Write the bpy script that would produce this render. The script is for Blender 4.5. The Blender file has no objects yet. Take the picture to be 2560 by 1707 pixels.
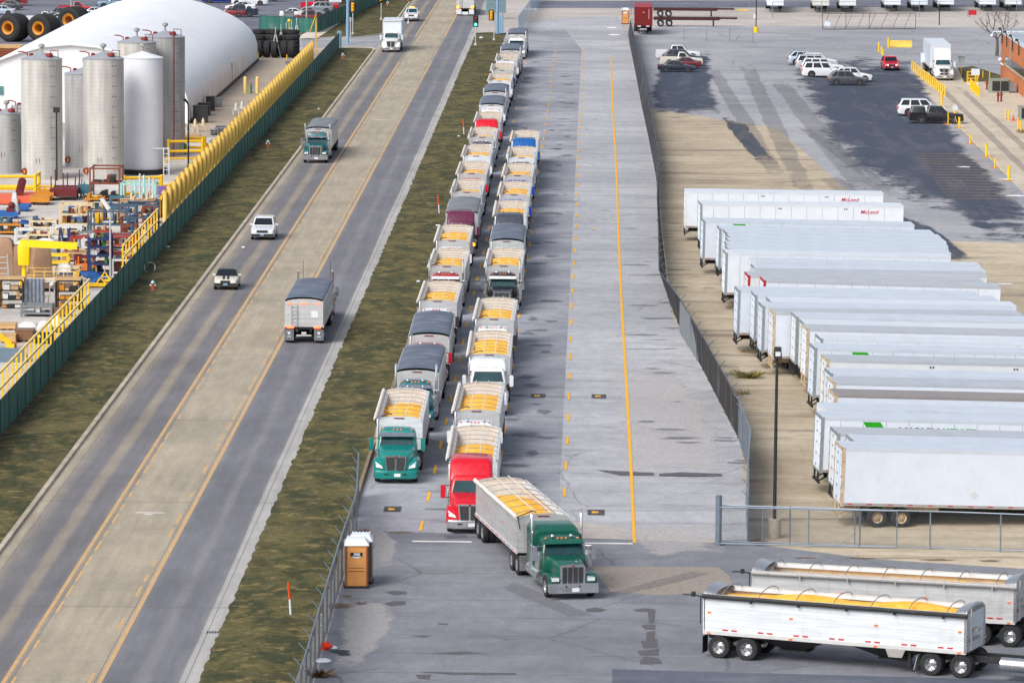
import bpy, bmesh, math, random
from mathutils import Vector, Matrix
random.seed(11)
R = math.radians
scene = bpy.context.scene
COL = scene.collection

# ------------------------------------------------------------------ camera (aerial long lens, 39 m up)
F_PX, CAM_H = 12200.0, 39.415
AX = Vector((0.99982985, 0.01708726, 0.00694957))      # camera right  (world)
AY = Vector((0.00894275, -0.11948878, -0.99279528))    # camera down
AZ = Vector((-0.01613376, 0.9926885, -0.11962125))     # camera forward
cam_d = bpy.data.cameras.new('camera'); cam = bpy.data.objects.new('camera', cam_d); COL.objects.link(cam)
cam_d.sensor_width = 36.0; cam_d.lens = F_PX * 36.0 / 2560.0; cam_d.clip_start = 5.0; cam_d.clip_end = 9000.0
rot = Matrix((AX, -AY, -AZ)).transposed().to_4x4()
cam.matrix_world = Matrix.Translation((0, 0, CAM_H)) @ rot
scene.camera = cam

# ------------------------------------------------------------------ light: bright overcast, soft sun behind the camera
SUN_EL, SUN_AZ = 43.0, 220.0      # azimuth clockwise from +Y
w = bpy.data.worlds.new('World'); scene.world = w; w.use_nodes = True
nt = w.node_tree; nt.nodes.clear()
sky = nt.nodes.new('ShaderNodeTexSky'); sky.sky_type = 'NISHITA'; sky.sun_disc = False
sky.sun_elevation = R(SUN_EL); sky.sun_rotation = R(SUN_AZ); sky.dust_density = 4.0; sky.ozone_density = 1.0; sky.air_density = 1.0
hs = nt.nodes.new('ShaderNodeHueSaturation'); hs.inputs['Saturation'].default_value = 0.62
bg = nt.nodes.new('ShaderNodeBackground'); bg.inputs['Strength'].default_value = 0.115
wo = nt.nodes.new('ShaderNodeOutputWorld')
nt.links.new(sky.outputs[0], hs.inputs['Color']); nt.links.new(hs.outputs[0], bg.inputs['Color']); nt.links.new(bg.outputs[0], wo.inputs[0])
sd = bpy.data.lights.new('sun', 'SUN'); sd.energy = 1.5; sd.angle = R(32); sd.color = (1.0, 0.975, 0.94)
sun = bpy.data.objects.new('sun', sd); COL.objects.link(sun)
sdir = Vector((math.sin(R(SUN_AZ)) * math.cos(R(SUN_EL)), math.cos(R(SUN_AZ)) * math.cos(R(SUN_EL)), math.sin(R(SUN_EL))))
sun.rotation_euler = sdir.to_track_quat('Z', 'Y').to_euler()
scene.view_settings.view_transform = 'Standard'; scene.view_settings.look = 'None'
scene.view_settings.gamma = 1.0; scene.view_settings.use_curve_mapping = False
scene.view_settings.exposure = 0.56
scene.cycles.max_bounces = 6; scene.cycles.transparent_max_bounces = 12; scene.cycles.use_denoising = True

def U(px, py, h=0.0):
    """where the sight line through a survey point of the photograph meets the plane z = h"""
    d = AX * (px - 1280.0) + AY * (py - 853.5) + AZ * F_PX
    t = (h - CAM_H) / d.z
    return Vector((d.x * t, d.y * t, h))

# ------------------------------------------------------------------ materials
def lin(c):
    return tuple(((v / 255.0) / 12.92 if v / 255.0 <= 0.04045 else ((v / 255.0 + 0.055) / 1.055) ** 2.4) for v in c)
MATS = {}
class NB:
    """tiny node helper"""
    def __init__(s, name):
        s.m = bpy.data.materials.new(name); s.m.use_nodes = True
        s.t = s.m.node_tree; s.t.nodes.clear()
        s.out = s.n('ShaderNodeOutputMaterial'); s.b = s.n('ShaderNodeBsdfPrincipled')
        s.l(s.b.outputs[0], s.out.inputs[0])
    def n(s, ty): return s.t.nodes.new(ty)
    def l(s, a, b): s.t.links.new(a, b)
    def inp(s, sock, v):
        if v is None: return
        if isinstance(v, bpy.types.NodeSocket): s.l(v, sock)
        elif isinstance(v, (tuple, list)) and len(v) == 3 and sock.type == 'RGBA': sock.default_value = (*v, 1)
        else: sock.default_value = v
    def coord(s, kind='Object'): return s.n('ShaderNodeTexCoord').outputs[kind]
    def pos(s): return s.n('ShaderNodeNewGeometry').outputs['Position']
    def scale(s, v, sc, off=(0, 0, 0), rz=0):
        q = s.n('ShaderNodeMapping'); s.l(v, q.inputs[0]); q.inputs['Scale'].default_value = sc; q.inputs['Location'].default_value = off
        q.inputs['Rotation'].default_value = (0, 0, rz); return q.outputs[0]
    def noise(s, v, sc=1.0, det=4.0, rough=0.55, dist=0.0):
        q = s.n('ShaderNodeTexNoise'); s.l(v, q.inputs['Vector']); q.inputs['Scale'].default_value = sc; q.inputs['Detail'].default_value = det
        q.inputs['Roughness'].default_value = rough; q.inputs['Distortion'].default_value = dist; return q.outputs[0]
    def voro(s, v, sc=1.0, feat='DISTANCE_TO_EDGE'):
        q = s.n('ShaderNodeTexVoronoi'); q.feature = feat; s.l(v, q.inputs['Vector']); q.inputs['Scale'].default_value = sc; return q.outputs[0]
    def ramp(s, f, a, b, va=0.0, vb=1.0):
        q = s.n('ShaderNodeMapRange'); q.interpolation_type = 'SMOOTHSTEP'; s.inp(q.inputs[0], f)
        q.inputs[1].default_value = a; q.inputs[2].default_value = b; q.inputs[3].default_value = va; q.inputs[4].default_value = vb; return q.outputs[0]
    def math(s, op, a, b=0.0, c=0.0):
        q = s.n('ShaderNodeMath'); q.operation = op; s.inp(q.inputs[0], a); s.inp(q.inputs[1], b)
        if op in ('MULTIPLY_ADD', 'COMPARE', 'WRAP'): s.inp(q.inputs[2], c)
        return q.outputs[0]
    def mix(s, f, a, b, mode='MIX'):
        q = s.n('ShaderNodeMix'); q.data_type = 'RGBA'; q.blend_type = mode; s.inp(q.inputs[0], f); s.inp(q.inputs[6], a); s.inp(q.inputs[7], b); return q.outputs[2]
    def xyz(s, v):
        q = s.n('ShaderNodeSeparateXYZ'); s.l(v, q.inputs[0]); return q.outputs
    def done(s, col, rough=0.8, metal=0.0, bump=None, bstr=0.3, bdist=0.02):
        s.inp(s.b.inputs['Base Color'], col); s.inp(s.b.inputs['Roughness'], rough); s.inp(s.b.inputs['Metallic'], metal)
        if bump is not None:
            q = s.n('ShaderNodeBump'); s.l(bump, q.inputs['Height']); q.inputs['Strength'].default_value = bstr; q.inputs['Distance'].default_value = bdist
            s.l(q.outputs[0], s.b.inputs['Normal'])
        return s.m

def mat(name, rgb, rough=0.5, metal=0.0, var=0.12, sc=2.5, grime=None, gcol=(70, 62, 52), stretch=(1, 1, 1), coat=0.0):
    """painted / plain surface with worn tone variation; grime: 0..1 amount of dirt blotches"""
    if name in MATS: return MATS[name]
    c = lin(rgb); k = NB(name); v = k.scale(k.coord(), stretch)
    n1 = k.noise(v, sc, 5.0); n2 = k.noise(v, sc * 7.3, 3.0)
    f = k.math('MULTIPLY_ADD', n2, 0.35, k.math('MULTIPLY', n1, 0.65))
    lo = tuple(x * (1 - var) for x in c); hi = tuple(min(1, x * (1 + var)) for x in c)
    col = k.mix(k.ramp(f, 0.3, 0.7), lo, hi)
    if grime:
        g = k.ramp(k.noise(v, sc * 1.7, 6.0, 0.65), 0.62 - grime * 0.25, 0.85 - grime * 0.2)
        col = k.mix(k.math('MULTIPLY', g, min(0.9, 0.35 + grime * 0.5)), col, lin(gcol))
    rr = k.ramp(n2, 0.3, 0.7, max(0.05, rough - 0.08), min(1, rough + 0.08))
    m = k.done(col, rr, metal)
    if coat: k.b.inputs['Coat Weight'].default_value = coat
    MATS[name] = m; return m
def emis(name, rgb, strength):
    if name in MATS: return MATS[name]
    k = NB(name); c = lin(rgb); k.done(c, 0.4); k.b.inputs['Emission Color'].default_value = (*c, 1); k.b.inputs['Emission Strength'].default_value = strength
    MATS[name] = k.m; return k.m
def mesh_mat(name, rgb, pitch=0.06, fill=0.30):
    """woven chain-link: diagonal wires, open between"""
    if name in MATS: return MATS[name]
    k = NB(name); p = k.xyz(k.coord('UV'))
    def wire(sg):
        a = k.math('ADD', p[0], k.math('MULTIPLY', p[1], sg)); a = k.math('DIVIDE', a, pitch); a = k.math('FRACT', a)
        return k.math('LESS_THAN', a, fill * 0.5)
    f = k.math('MAXIMUM', wire(1.0), wire(-1.0))
    k.done(lin(rgb), 0.5, 0.3); tr = k.n('ShaderNodeBsdfTransparent'); mx = k.n('ShaderNodeMixShader')
    k.l(f, mx.inputs[0]); k.l(tr.outputs[0], mx.inputs[1]); k.l(k.b.outputs[0], mx.inputs[2]); k.l(mx.outputs[0], k.out.inputs[0])
    MATS[name] = k.m; return k.m

# ------------------------------------------------------------------ mesh builder
class MB:
    def __init__(s): s.v = []; s.f = []; s.mi = []; s.sm = []; s.uv = None
    def add(s, vs, fs, m=0, sm=False):
        o = len(s.v); s.v += [tuple(p) for p in vs]
        for f in fs: s.f.append(tuple(o + i for i in f)); s.mi.append(m); s.sm.append(sm)
        return s
    def box(s, x0, x1, y0, y1, z0, z1, m=0):
        return s.hex([(x0, y0, z0), (x1, y0, z0), (x1, y1, z0), (x0, y1, z0), (x0, y0, z1), (x1, y0, z1), (x1, y1, z1), (x0, y1, z1)], m)
    def hex(s, p, m=0):
        return s.add(p, [(0, 3, 2, 1), (4, 5, 6, 7), (0, 1, 5, 4), (1, 2, 6, 5), (2, 3, 7, 6), (3, 0, 4, 7)], m)
    def bar(s, a, b, wd, ht=None, m=0, up=(0, 0, 1)):
        ht = wd if ht is None else ht
        a = Vector(a); b = Vector(b); d = (b - a).normalized(); u = Vector(up)
        if abs(d.dot(u)) > 0.98: u = Vector((0, 1, 0))
        x = d.cross(u).normalized() * wd / 2; y = x.cross(d).normalized() * ht / 2
        return s.hex([a - x - y, a + x - y, b + x - y, b - x - y, a - x + y, a + x + y, b + x + y, b - x + y], m)
    def tube(s, pts, r, n=8, m=0, cap=True, closed=False):
        pts = [Vector(p) for p in pts]; N = len(pts); o = len(s.v); prev = None
        for i, p in enumerate(pts):
            if closed: d = pts[(i + 1) % N] - pts[i - 1]
            else: d = pts[min(i + 1, N - 1)] - pts[max(i - 1, 0)]
            d.normalize(); u = Vector((0, 0, 1)) if abs(d.z) < 0.95 else Vector((0, 1, 0))
            if prev is not None:
                x = prev - d * prev.dot(d)
                x = x.normalized() if x.length > 1e-5 else d.cross(u).normalized()
            else: x = d.cross(u).normalized()
            prev = x; y = d.cross(x); rr = r[i] if isinstance(r, (list, tuple)) else r
            for j in range(n):
                a = 2 * math.pi * j / n; q = p + (x * math.cos(a) + y * math.sin(a)) * rr; s.v.append(tuple(q))
        for i in range(N if closed else N - 1):
            for j in range(n):
                A = o + i * n + j; B = o + i * n + (j + 1) % n; i2 = (i + 1) % N; s.f.append((A, B, o + i2 * n + (j + 1) % n, o + i2 * n + j)); s.mi.append(m); s.sm.append(True)
        if cap and not closed:
            s.f.append(tuple(o + j for j in reversed(range(n)))); s.mi.append(m); s.sm.append(False)
            s.f.append(tuple(o + (N - 1) * n + j for j in range(n))); s.mi.append(m); s.sm.append(False)
        return s
    def cyl(s, a, b, r, r2=None, n=14, m=0): return s.tube([a, b], [r, r if r2 is None else r2], n, m)
    def lathe(s, prof, org=(0, 0, 0), axis='z', n=20, m=0, closed=False, sm=True, cap=True):
        o = len(s.v); K = len(prof)
        for (r, h) in prof:
            for j in range(n):
                a = 2 * math.pi * j / n; c, d = r * math.cos(a), r * math.sin(a)
                p = (c, d, h) if axis == 'z' else ((h, c, d) if axis == 'x' else (d, h, c))
                s.v.append((p[0] + org[0], p[1] + org[1], p[2] + org[2]))
        for i in range(K if closed else K - 1):
            for j in range(n):
                i2 = (i + 1) % K
                s.f.append((o + i * n + j, o + i * n + (j + 1) % n, o + i2 * n + (j + 1) % n, o + i2 * n + j)); s.mi.append(m); s.sm.append(sm)
        if not closed and cap:
            if prof[0][0] > 1e-6: s.f.append(tuple(o + j for j in reversed(range(n)))); s.mi.append(m); s.sm.append(False)
            if prof[-1][0] > 1e-6: s.f.append(tuple(o + (K - 1) * n + j for j in range(n))); s.mi.append(m); s.sm.append(False)
        return s
    def loft(s, rings, m=0, sm=True, caps=(True, True), closed=True):
        o = len(s.v); n = len(rings[0])
        for r in rings: s.v += [tuple(p) for p in r]
        for i in range(len(rings) - 1):
            for j in range(n if closed else n - 1):
                s.f.append((o + i * n + j, o + i * n + (j + 1) % n, o + (i + 1) * n + (j + 1) % n, o + (i + 1) * n + j)); s.mi.append(m); s.sm.append(sm)
        if caps[0]: s.f.append(tuple(o + j for j in reversed(range(n)))); s.mi.append(m); s.sm.append(False)
        if caps[1]: s.f.append(tuple(o + (len(rings) - 1) * n + j for j in range(n))); s.mi.append(m); s.sm.append(False)
        return s
    def prism(s, poly, ax, a, b, m=0):
        """poly: 2-d outline; ax the extrusion axis"""
        def P(q, t): return (t, q[0], q[1]) if ax == 'x' else ((q[0], t, q[1]) if ax == 'y' else (q[0], q[1], t))
        return s.loft([[P(q, a) for q in poly], [P(q, b) for q in poly]], m, False)
    def quad(s, a, b, c, d, m=0): return s.add([a, b, c, d], [(0, 1, 2, 3)], m)
    def plate(s, a, b, c, d, t, m=0):
        """a quad given real thickness t along its normal"""
        a, b, c, d = map(Vector, (a, b, c, d)); n = (b - a).cross(d - a).normalized() * t
        return s.hex([a, b, c, d, a + n, b + n, c + n, d + n], m)
    def ball(s, c, r, n=10, m=0, sq=(1, 1, 1)):
        prof = [(max(1e-4, math.sin(math.pi * i / n)) * r, -math.cos(math.pi * i / n) * r) for i in range(n + 1)]
        o = len(s.v); s.lathe(prof, (0, 0, 0), 'z', n + 4, m)
        for i in range(o, len(s.v)): p = s.v[i]; s.v[i] = (p[0] * sq[0] + c[0], p[1] * sq[1] + c[1], p[2] * sq[2] + c[2])
        return s
    def xf(s, M):
        s.v = [tuple(M @ Vector(p)) for p in s.v]; return s
    def mesh(s, name, mats, angle=38, fix=True):
        me = bpy.data.meshes.new(name); me.from_pydata(s.v, [], s.f)
        for q in mats: me.materials.append(q)
        if len(mats) > 1: me.polygons.foreach_set('material_index', s.mi)
        me.polygons.foreach_set('use_smooth', s.sm)
        if fix:
            bm = bmesh.new(); bm.from_mesh(me); bmesh.ops.recalc_face_normals(bm, faces=bm.faces); bm.to_mesh(me); bm.free()
        if any(s.sm): me.set_sharp_from_angle(angle=R(angle))
        if s.uv:
            l = me.uv_layers.new(name='UV')
            for lo in me.loops: l.data[lo.index].uv = s.uv[lo.vertex_index]
        me.update(); return me

def rrect(hw, y0, y1, z, rad=0.12, k=3):
    """rounded rectangle ring in the xy plane at height z, half width hw, from y0 to y1"""
    pts = []
    for cx, cy, a0 in ((hw - rad, y1 - rad, 0), (-hw + rad, y1 - rad, 90), (-hw + rad, y0 + rad, 180), (hw - rad, y0 + rad, 270)):
        for i in range(k + 1): a = R(a0 + 90.0 * i / k); pts.append((cx + rad * math.cos(a), cy + rad * math.sin(a), z))
    return pts
def rring(hw, z0, z1, y, rad=0.12, k=3, rb=None):
    """rounded rectangle ring in the xz plane at y"""
    pts = []; rb = rad if rb is None else rb
    for cx, cz, a0, q in ((hw, z1, 0, rad), (-hw, z1, 90, rad), (-hw, z0, 180, rb), (hw, z0, 270, rb)):
        sx = 1 if cx > 0 else -1; sz = -1 if a0 in (0, 90) else 1
        for i in range(k + 1): a = R(a0 + 90.0 * i / k); pts.append((cx - sx * q + q * math.cos(a), y, cz + sz * q + q * math.sin(a)))
    return pts

# ------------------------------------------------------------------ objects
CACHE = {}
def tag(o, label=None, cat=None, group=None, kind=None):
    if label: o['label'] = label
    if cat: o['category'] = cat
    if group: o['group'] = group
    if kind: o['kind'] = kind
    return o
def thing(name, label, cat, loc=(0, 0, 0), rz=0.0, group=None):
    o = bpy.data.objects.new(name, None); COL.objects.link(o); o.location = loc; o.rotation_euler = (0, 0, rz); o.empty_display_size = 0.5
    return tag(o, label, cat, group)
def link(name, me, parent=None, loc=(0, 0, 0), rz=0.0, rot=None):
    o = bpy.data.objects.new(name, me); COL.objects.link(o)
    if parent is not None: o.parent = parent
    o.location = loc; o.rotation_euler = rot if rot else (0, 0, rz); return o
def part(name, key, fn, mats, parent=None, loc=(0, 0, 0), rz=0.0, rot=None, angle=38):
    """a mesh part; meshes are shared between repeats: key names the shape, mats dress it"""
    mats = mats if isinstance(mats, (list, tuple)) else [mats]
    ck = (key, tuple(q.name for q in mats))
    if key is None or ck not in CACHE:
        b = MB(); r = fn(b); me = (r or b).mesh(name, mats, angle)
        if key is None: return link(name, me, parent, loc, rz, rot)
        CACHE[ck] = me
    return link(name, CACHE[ck], parent, loc, rz, rot)
def solo(name, fn, mats, label, cat, loc=(0, 0, 0), rz=0.0, group=None, key=None):
    return tag(part(name, key, fn, mats, None, loc, rz), label, cat, group)
def text(name, body, size, m, parent, loc, rot, ext=0.004, shear=0.0, bold=0.0, sx=1.0):
    cu = bpy.data.curves.new(name, 'FONT'); cu.body = body; cu.size = size; cu.extrude = ext; cu.shear = shear; cu.offset = bold; cu.align_x = 'CENTER'; cu.align_y = 'CENTER'
    t = bpy.data.objects.new(name, cu); COL.objects.link(t); bpy.context.view_layer.update()
    me = bpy.data.meshes.new_from_object(t.evaluated_get(bpy.context.evaluated_depsgraph_get())); bpy.data.objects.remove(t)
    me.materials.clear(); me.materials.append(m)
    o = link(name, me, parent, loc, rot=rot); o.scale = (sx, 1, 1); return o
# ================================================================== GROUND, ROADS, MARKINGS
def sheet(name, pts, z, m, kind='structure', uvw=False):
    b = MB(); b.add([(p[0], p[1], z) for p in pts], [tuple(range(len(pts)))])
    me = b.mesh(name, [m]); o = link(name, me); return tag(o, kind=kind)
def ground_mat(name, light, dark, sc=0.25, joints=None, streak=None, spots=0.5, crack=0.0, rough=0.9, fine=0.10, jdark=0.55):
    """weathered paving. light/dark sRGB; joints=(x pitch, y pitch, skew); streak=(colour, amount, stretch) long marks across"""
    k = NB(name); p = k.pos(); v = k.xyz(p)
    n1 = k.noise(p, sc, 6.0, 0.6, 0.4); n2 = k.noise(k.scale(p, (1, 1, 1), (31, 7, 0)), sc * 0.22, 3.0, 0.5); n3 = k.noise(p, 5.5, 3.0, 0.7); n4 = k.noise(k.scale(p, (1, .45, 1)), 1.3, 4.0, 0.65)
    f = k.math('MULTIPLY_ADD', n1, 0.42, k.math('MULTIPLY', n2, 0.58))
    col = k.mix(k.ramp(f, 0.34, 0.66), lin(dark), lin(light))
    col = k.mix(1.0, col, k.mix(k.ramp(n3, 0.25, 0.75), (1 - fine,) * 3, (1 + fine,) * 3), 'MULTIPLY')
    col = k.mix(1.0, col, k.mix(k.ramp(n4, 0.3, 0.7), (1 - fine * .9,) * 3, (1 + fine * .9,) * 3), 'MULTIPLY')
    if streak:
        sc_, amt, st = streak
        s1 = k.noise(k.scale(p, st), 1.0, 5.0, 0.6, 0.6); col = k.mix(k.math('MULTIPLY', k.ramp(s1, 0.53, 0.68), amt), col, lin(sc_))
        s2 = k.noise(k.scale(p, st, (9, 5, 0)), 1.7, 4.0, 0.6, 0.3); col = k.mix(k.math('MULTIPLY', k.ramp(s2, 0.56, 0.70), amt * 0.6), col, tuple(min(1, c * 1.25) for c in lin(light)))
    if spots: col = k.mix(k.math('MULTIPLY', k.ramp(k.noise(p, sc * 3.1, 5.0, 0.7, 1.2), 0.60, 0.74), spots), col, tuple(c * 0.55 for c in lin(dark)))
    if joints:
        jx, jy, sk = joints
        wob = k.math('MULTIPLY', k.math('SUBTRACT', k.noise(p, 0.35, 3.0), 0.5), 0.5)
        for pitch, a in ((jx, k.math('ADD', v[0], wob)), (jy, k.math('ADD', k.math('ADD', v[1], wob), k.math('MULTIPLY', v[0], sk)))):
            if not pitch: continue
            q = k.math('ABSOLUTE', k.math('SUBTRACT', k.math('FRACT', k.math('DIVIDE', a, pitch)), 0.5))
            wd = (0.07 if pitch == jy else 0.03)
            ln = k.ramp(q, 0.5 - wd / pitch, 0.5 - wd * 0.2 / pitch)
            ln = k.math('MULTIPLY', ln, k.ramp(k.noise(k.scale(p, (0.25, 0.25, 1)), 1.0, 3.0), 0.34, 0.6, 0.25, 1.0))
            col = k.mix(k.math('MULTIPLY', ln, jdark), col, tuple(c * 0.33 for c in lin(dark)))
    if crack:
        d = k.scale(p, (1, 1, 1)); nn = k.n('ShaderNodeTexNoise'); k.l(p, nn.inputs[0]); nn.inputs['Scale'].default_value = 0.5; nn.inputs['Detail'].default_value = 4
        ad = k.mix(0.75, d, nn.outputs[1], 'ADD'); e = k.voro(ad, 0.11)
        msk = k.ramp(k.noise(p, 0.08, 2.0), 0.42, 0.55)
        col = k.mix(k.math('MULTIPLY', k.math('MULTIPLY', k.ramp(e, 0.0, 0.012, 1.0, 0.0), msk), crack), col, tuple(c * 0.3 for c in lin(dark)))
    return k.done(col, rough, bump=n3, bstr=0.25, bdist=0.01)

M_base = ground_mat('weathered_gravel', (186, 179, 172), (158, 151, 146), 0.12, None, ((150, 150, 155), 0.4, (0.03, 0.25, 1)), 0.25)
M_lot = ground_mat('queue_lot_concrete', (178, 179, 183), (150, 152, 158), 0.16, (0, 5.2, 0.05), ((124, 122, 126), 0.4, (0.06, 0.4, 1)), 0.25, 0.45)
M_lane = ground_mat('queue_lane_asphalt', (162, 164, 171), (128, 131, 140), 0.2, (0, 5.2, 0.05), ((98, 98, 106), 0.5, (0.09, 0.4, 1)), 0.30, 0.4)
M_apron = ground_mat('gateway_asphalt', (132, 134, 141), (106, 109, 117), 0.22, (0, 4.6, 0.04), ((105, 103, 106), 0.3, (0.09, 0.3, 1)), 0.25, 0.45, jdark=0.7)
M_yard = ground_mat('trailer_yard_concrete', (190, 177, 154), (160, 146, 124), 0.16, (0, 4.4, 0.07), ((104, 96, 86), 0.7, (0.06, 0.42, 1)), 0.3, 0.2, jdark=0.6)
M_upper = ground_mat('upper_yard_asphalt', (165, 165, 169), (136, 138, 144), 0.10, None, ((118, 117, 122), 0.45, (0.05, 0.11, 1)), 0.3, 0.8)
M_ind = ground_mat('works_yard_concrete', (205, 200, 194), (176, 170, 163), 0.25, (0, 6.0, 0.0), ((150, 146, 142), 0.4, (0.1, 0.5, 1)), 0.25, 0.4)
M_tan = ground_mat('works_gravel', (176, 163, 146), (150, 138, 124), 0.2, None, ((140, 128, 116), 0.3, (0.08, 0.3, 1)), 0.2)
M_carlot = ground_mat('staff_lot_asphalt', (114, 116, 130), (88, 92, 106), 0.15, None, ((160, 152, 150), 0.35, (0.05, 0.2, 1)), 0.3, 0.6)
M_scale = ground_mat('scale_lane_concrete', (196, 186, 168), (172, 162, 146), 0.2, (0, 5.0, 0.0), None, 0.15, 0.3)
M_kerb = ground_mat('kerb_concrete', (188, 176, 158), (156, 145, 130), 0.9, (0, 3.0, 0.0), None, 0.3)
M_wood = ground_mat('timber_edging', (150, 134, 108), (112, 100, 82), 0.9, (0, 2.4, 0), None, 0.4)

def highway_mat():
    k = NB('highway_concrete'); p = k.pos(); v = k.xyz(p); x = k.math('ADD', v[0], k.math('MULTIPLY', k.math('SUBTRACT', k.noise(k.scale(p, (1, 0.05, 1)), 0.5, 3.0), 0.5), 0.35))
    def band(c, hw, soft):
        return k.ramp(k.math('ABSOLUTE', k.math('SUBTRACT', x, c)), hw, hw + soft, 1.0, 0.0)
    beige, grey, dgrey, pale = (160, 150, 132), (124, 119, 115), (102, 102, 108), (170, 164, 156)
    col = k.mix(band(-26.55, 1.55, 0.65), lin(beige), lin(grey))
    col = k.mix(k.math('MULTIPLY', band(-27.35, 0.30, 0.45), 0.75), col, lin(dgrey)); col = k.mix(k.math('MULTIPLY', band(-25.6, 0.30, 0.45), 0.75), col, lin(dgrey))
    col = k.mix(k.math('MULTIPLY', band(-26.5, 0.10, 0.40), 0.55), col, lin((150, 138, 121)))
    col = k.mix(band(-19.05, 1.60, 0.25), col, lin((120, 120, 123)))
    col = k.mix(k.math('MULTIPLY', band(-19.95, 0.35, 0.5), 0.55), col, lin((96, 98, 108))); col = k.mix(k.math('MULTIPLY', band(-18.15, 0.35, 0.5), 0.55), col, lin((96, 98, 108)))
    col = k.mix(band(-16.9, 0.42, 0.12), col, lin((164, 162, 160)))
    n = k.noise(k.scale(p, (1, 0.18, 1)), 1.1, 6.0, 0.65); n2 = k.noise(p, 6.0, 3.0, 0.7); n3 = k.noise(p, 0.09, 3.0); n4 = k.noise(k.scale(p, (1, 0.03, 1)), 2.4, 4.0)
    for q, a in ((n, .13), (n2, .13), (n3, .11), (n4, .08)):
        col = k.mix(1.0, col, k.mix(k.ramp(q, 0.25, 0.75), (1 - a,) * 3, (1 + a,) * 3), 'MULTIPLY')
    wob = k.math('MULTIPLY', k.math('SUBTRACT', k.noise(p, 0.4, 2.0), 0.5), 0.3)
    for a, pitch, wd, am in ((k.math('ADD', v[1], wob), 4.55, 0.06, 0.35), (k.math('ADD', v[1], wob), 31.85, 0.13, 0.55)):
        q = k.math('ABSOLUTE', k.math('SUBTRACT', k.math('FRACT', k.math('DIVIDE', a, pitch)), 0.5))
        col = k.mix(k.math('MULTIPLY', k.ramp(q, 0.5 - wd / pitch, 0.5 - 0.2 * wd / pitch), am), col, lin((95, 90, 86)))
    for cx in (-24.62, -21.02, -28.45, -17.15):
        col = k.mix(k.math('MULTIPLY', k.ramp(k.math('ABSOLUTE', k.math('SUBTRACT', v[0], k.math('MULTIPLY_ADD', wob, 0.2, cx))), 0.012, 0.035, 1.0, 0.0), 0.65), col, lin((84, 80, 80)))
    return k.done(col, 0.85, bump=n2, bstr=0.2, bdist=0.01)
M_hwy = highway_mat()

def grass_mat():
    k = NB('winter_grass'); p = k.pos()
    n1 = k.noise(k.scale(p, (1, .5, 1)), 0.55, 7.0, 0.68, 0.3); n2 = k.noise(k.scale(p, (1, 1, 1), (5, 3, 0)), 0.11, 4.0, 0.5); n3 = k.noise(p, 2.6, 4.0, 0.75); n4 = k.noise(k.scale(p, (0.7, .6, 1)), 1.3, 6.0, 0.75)
    col = k.mix(k.ramp(n1, 0.42, 0.60), lin((46, 52, 20)), lin((88, 82, 42)))
    col = k.mix(k.math('MULTIPLY', k.ramp(n4, 0.52, 0.66), 0.8), col, lin((136, 116, 72)))
    col = k.mix(k.math('MULTIPLY', k.ramp(n2, 0.53, 0.66), 0.55), col, lin((108, 96, 58)))
    col = k.mix(k.math('MULTIPLY', k.ramp(k.noise(p, 0.7, 4.0, 0.6), 0.60, 0.70), 0.6), col, lin((66, 50, 32)))
    col = k.mix(1.0, col, k.mix(k.ramp(n3, 0.25, 0.75), (0.62,) * 3, (1.42,) * 3), 'MULTIPLY')
    return k.done(col, 1.0, bump=n3, bstr=0.9, bdist=0.12)
M_grass = grass_mat()
M_yel = mat('road_yellow_paint', (232, 172, 30), 0.7, var=0.18, sc=4, grime=0.15, gcol=(150, 135, 110))
M_yel_old = mat('worn_road_yellow_paint', (200, 160, 108), 0.75, var=0.14, sc=1.3, grime=0.75, gcol=(165, 152, 134))
M_wht_old = mat('worn_road_white_paint', (214, 212, 210), 0.75, var=0.08, sc=1.3, grime=0.5, gcol=(150, 146, 146))

sheet('ground', [(-3000, -200), (3000, -200), (3000, 6000), (-3000, 6000)], 0.0, M_base)
sheet('road', [(-29.05, 100), (-16.6, 100), (-16.6, 2500), (-29.05, 2500)], 0.004, M_hwy)
sheet('driveway', [(-60, 655.5), (-29.06, 654.0), (-29.06, 690), (-31.0, 681.5), (-34.0, 678.0), (-37.5, 682.5), (-44, 676), (-60, 672)], 0.008, M_upper)
fe = [(-11.9, 150), (-11.9, 256), (-12.2, 258), (-12.2, 646), (-13.0, 690), (-10.8, 716), (-4.0, 735), (3.6, 738), (4.6, 688)]
fb = [(4.9, 660), (5.3, 602), (5.5, 550), (5.8, 502), (6.0, 458), (5.8, 411), (5.75, 378), (5.7, 345), (6.2, 334), (7.3, 311), (8.7, 279), (8.3, 257), (8.0, 243)]
sheet('lot', fe[2:] + fb, 0.004, M_lot)
sheet('lane', [(-12.15, 243.5), (-1.6, 243.5), (-1.6, 655), (-4, 700), (-10.8, 708), (-12.15, 646)], 0.008, M_lane)
sheet('apron', [(-11.9, 120), (60, 120), (60, 231), (30, 233), (14, 238.5), (8.0, 242.9), (-11.9, 246)], 0.012, M_apron)
sheet('trailer_yard_ground', list(reversed(fb[3:])) + [(5.6, 560), (20, 520), (24, 440), (26, 400), (70, 392), (70, 225), (30, 233.1), (14, 238.6)], 0.006, M_yard)
sheet('upper_yard_ground', [(5.5, 548), (5.0, 660), (4.4, 700), (12, 716), (70, 716), (70, 391), (25.5, 399), (23.6, 440), (19.6, 519)], 0.009, M_upper)
sheet('scale_lane', [(39.2, 380), (50.2, 380), (50.2, 612), (46, 615), (40.6, 622), (40.0, 600), (39.2, 570)], 0.013, M_scale)
sheet('far_road', [(-10, 760), (90, 782), (90, 806), (-10, 782)], 0.012, M_carlot)
sheet('works_yard_ground', [(-34.0, 240), (-34.0, 500), (-110, 500), (-110, 240)], 0.004, M_ind)
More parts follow.
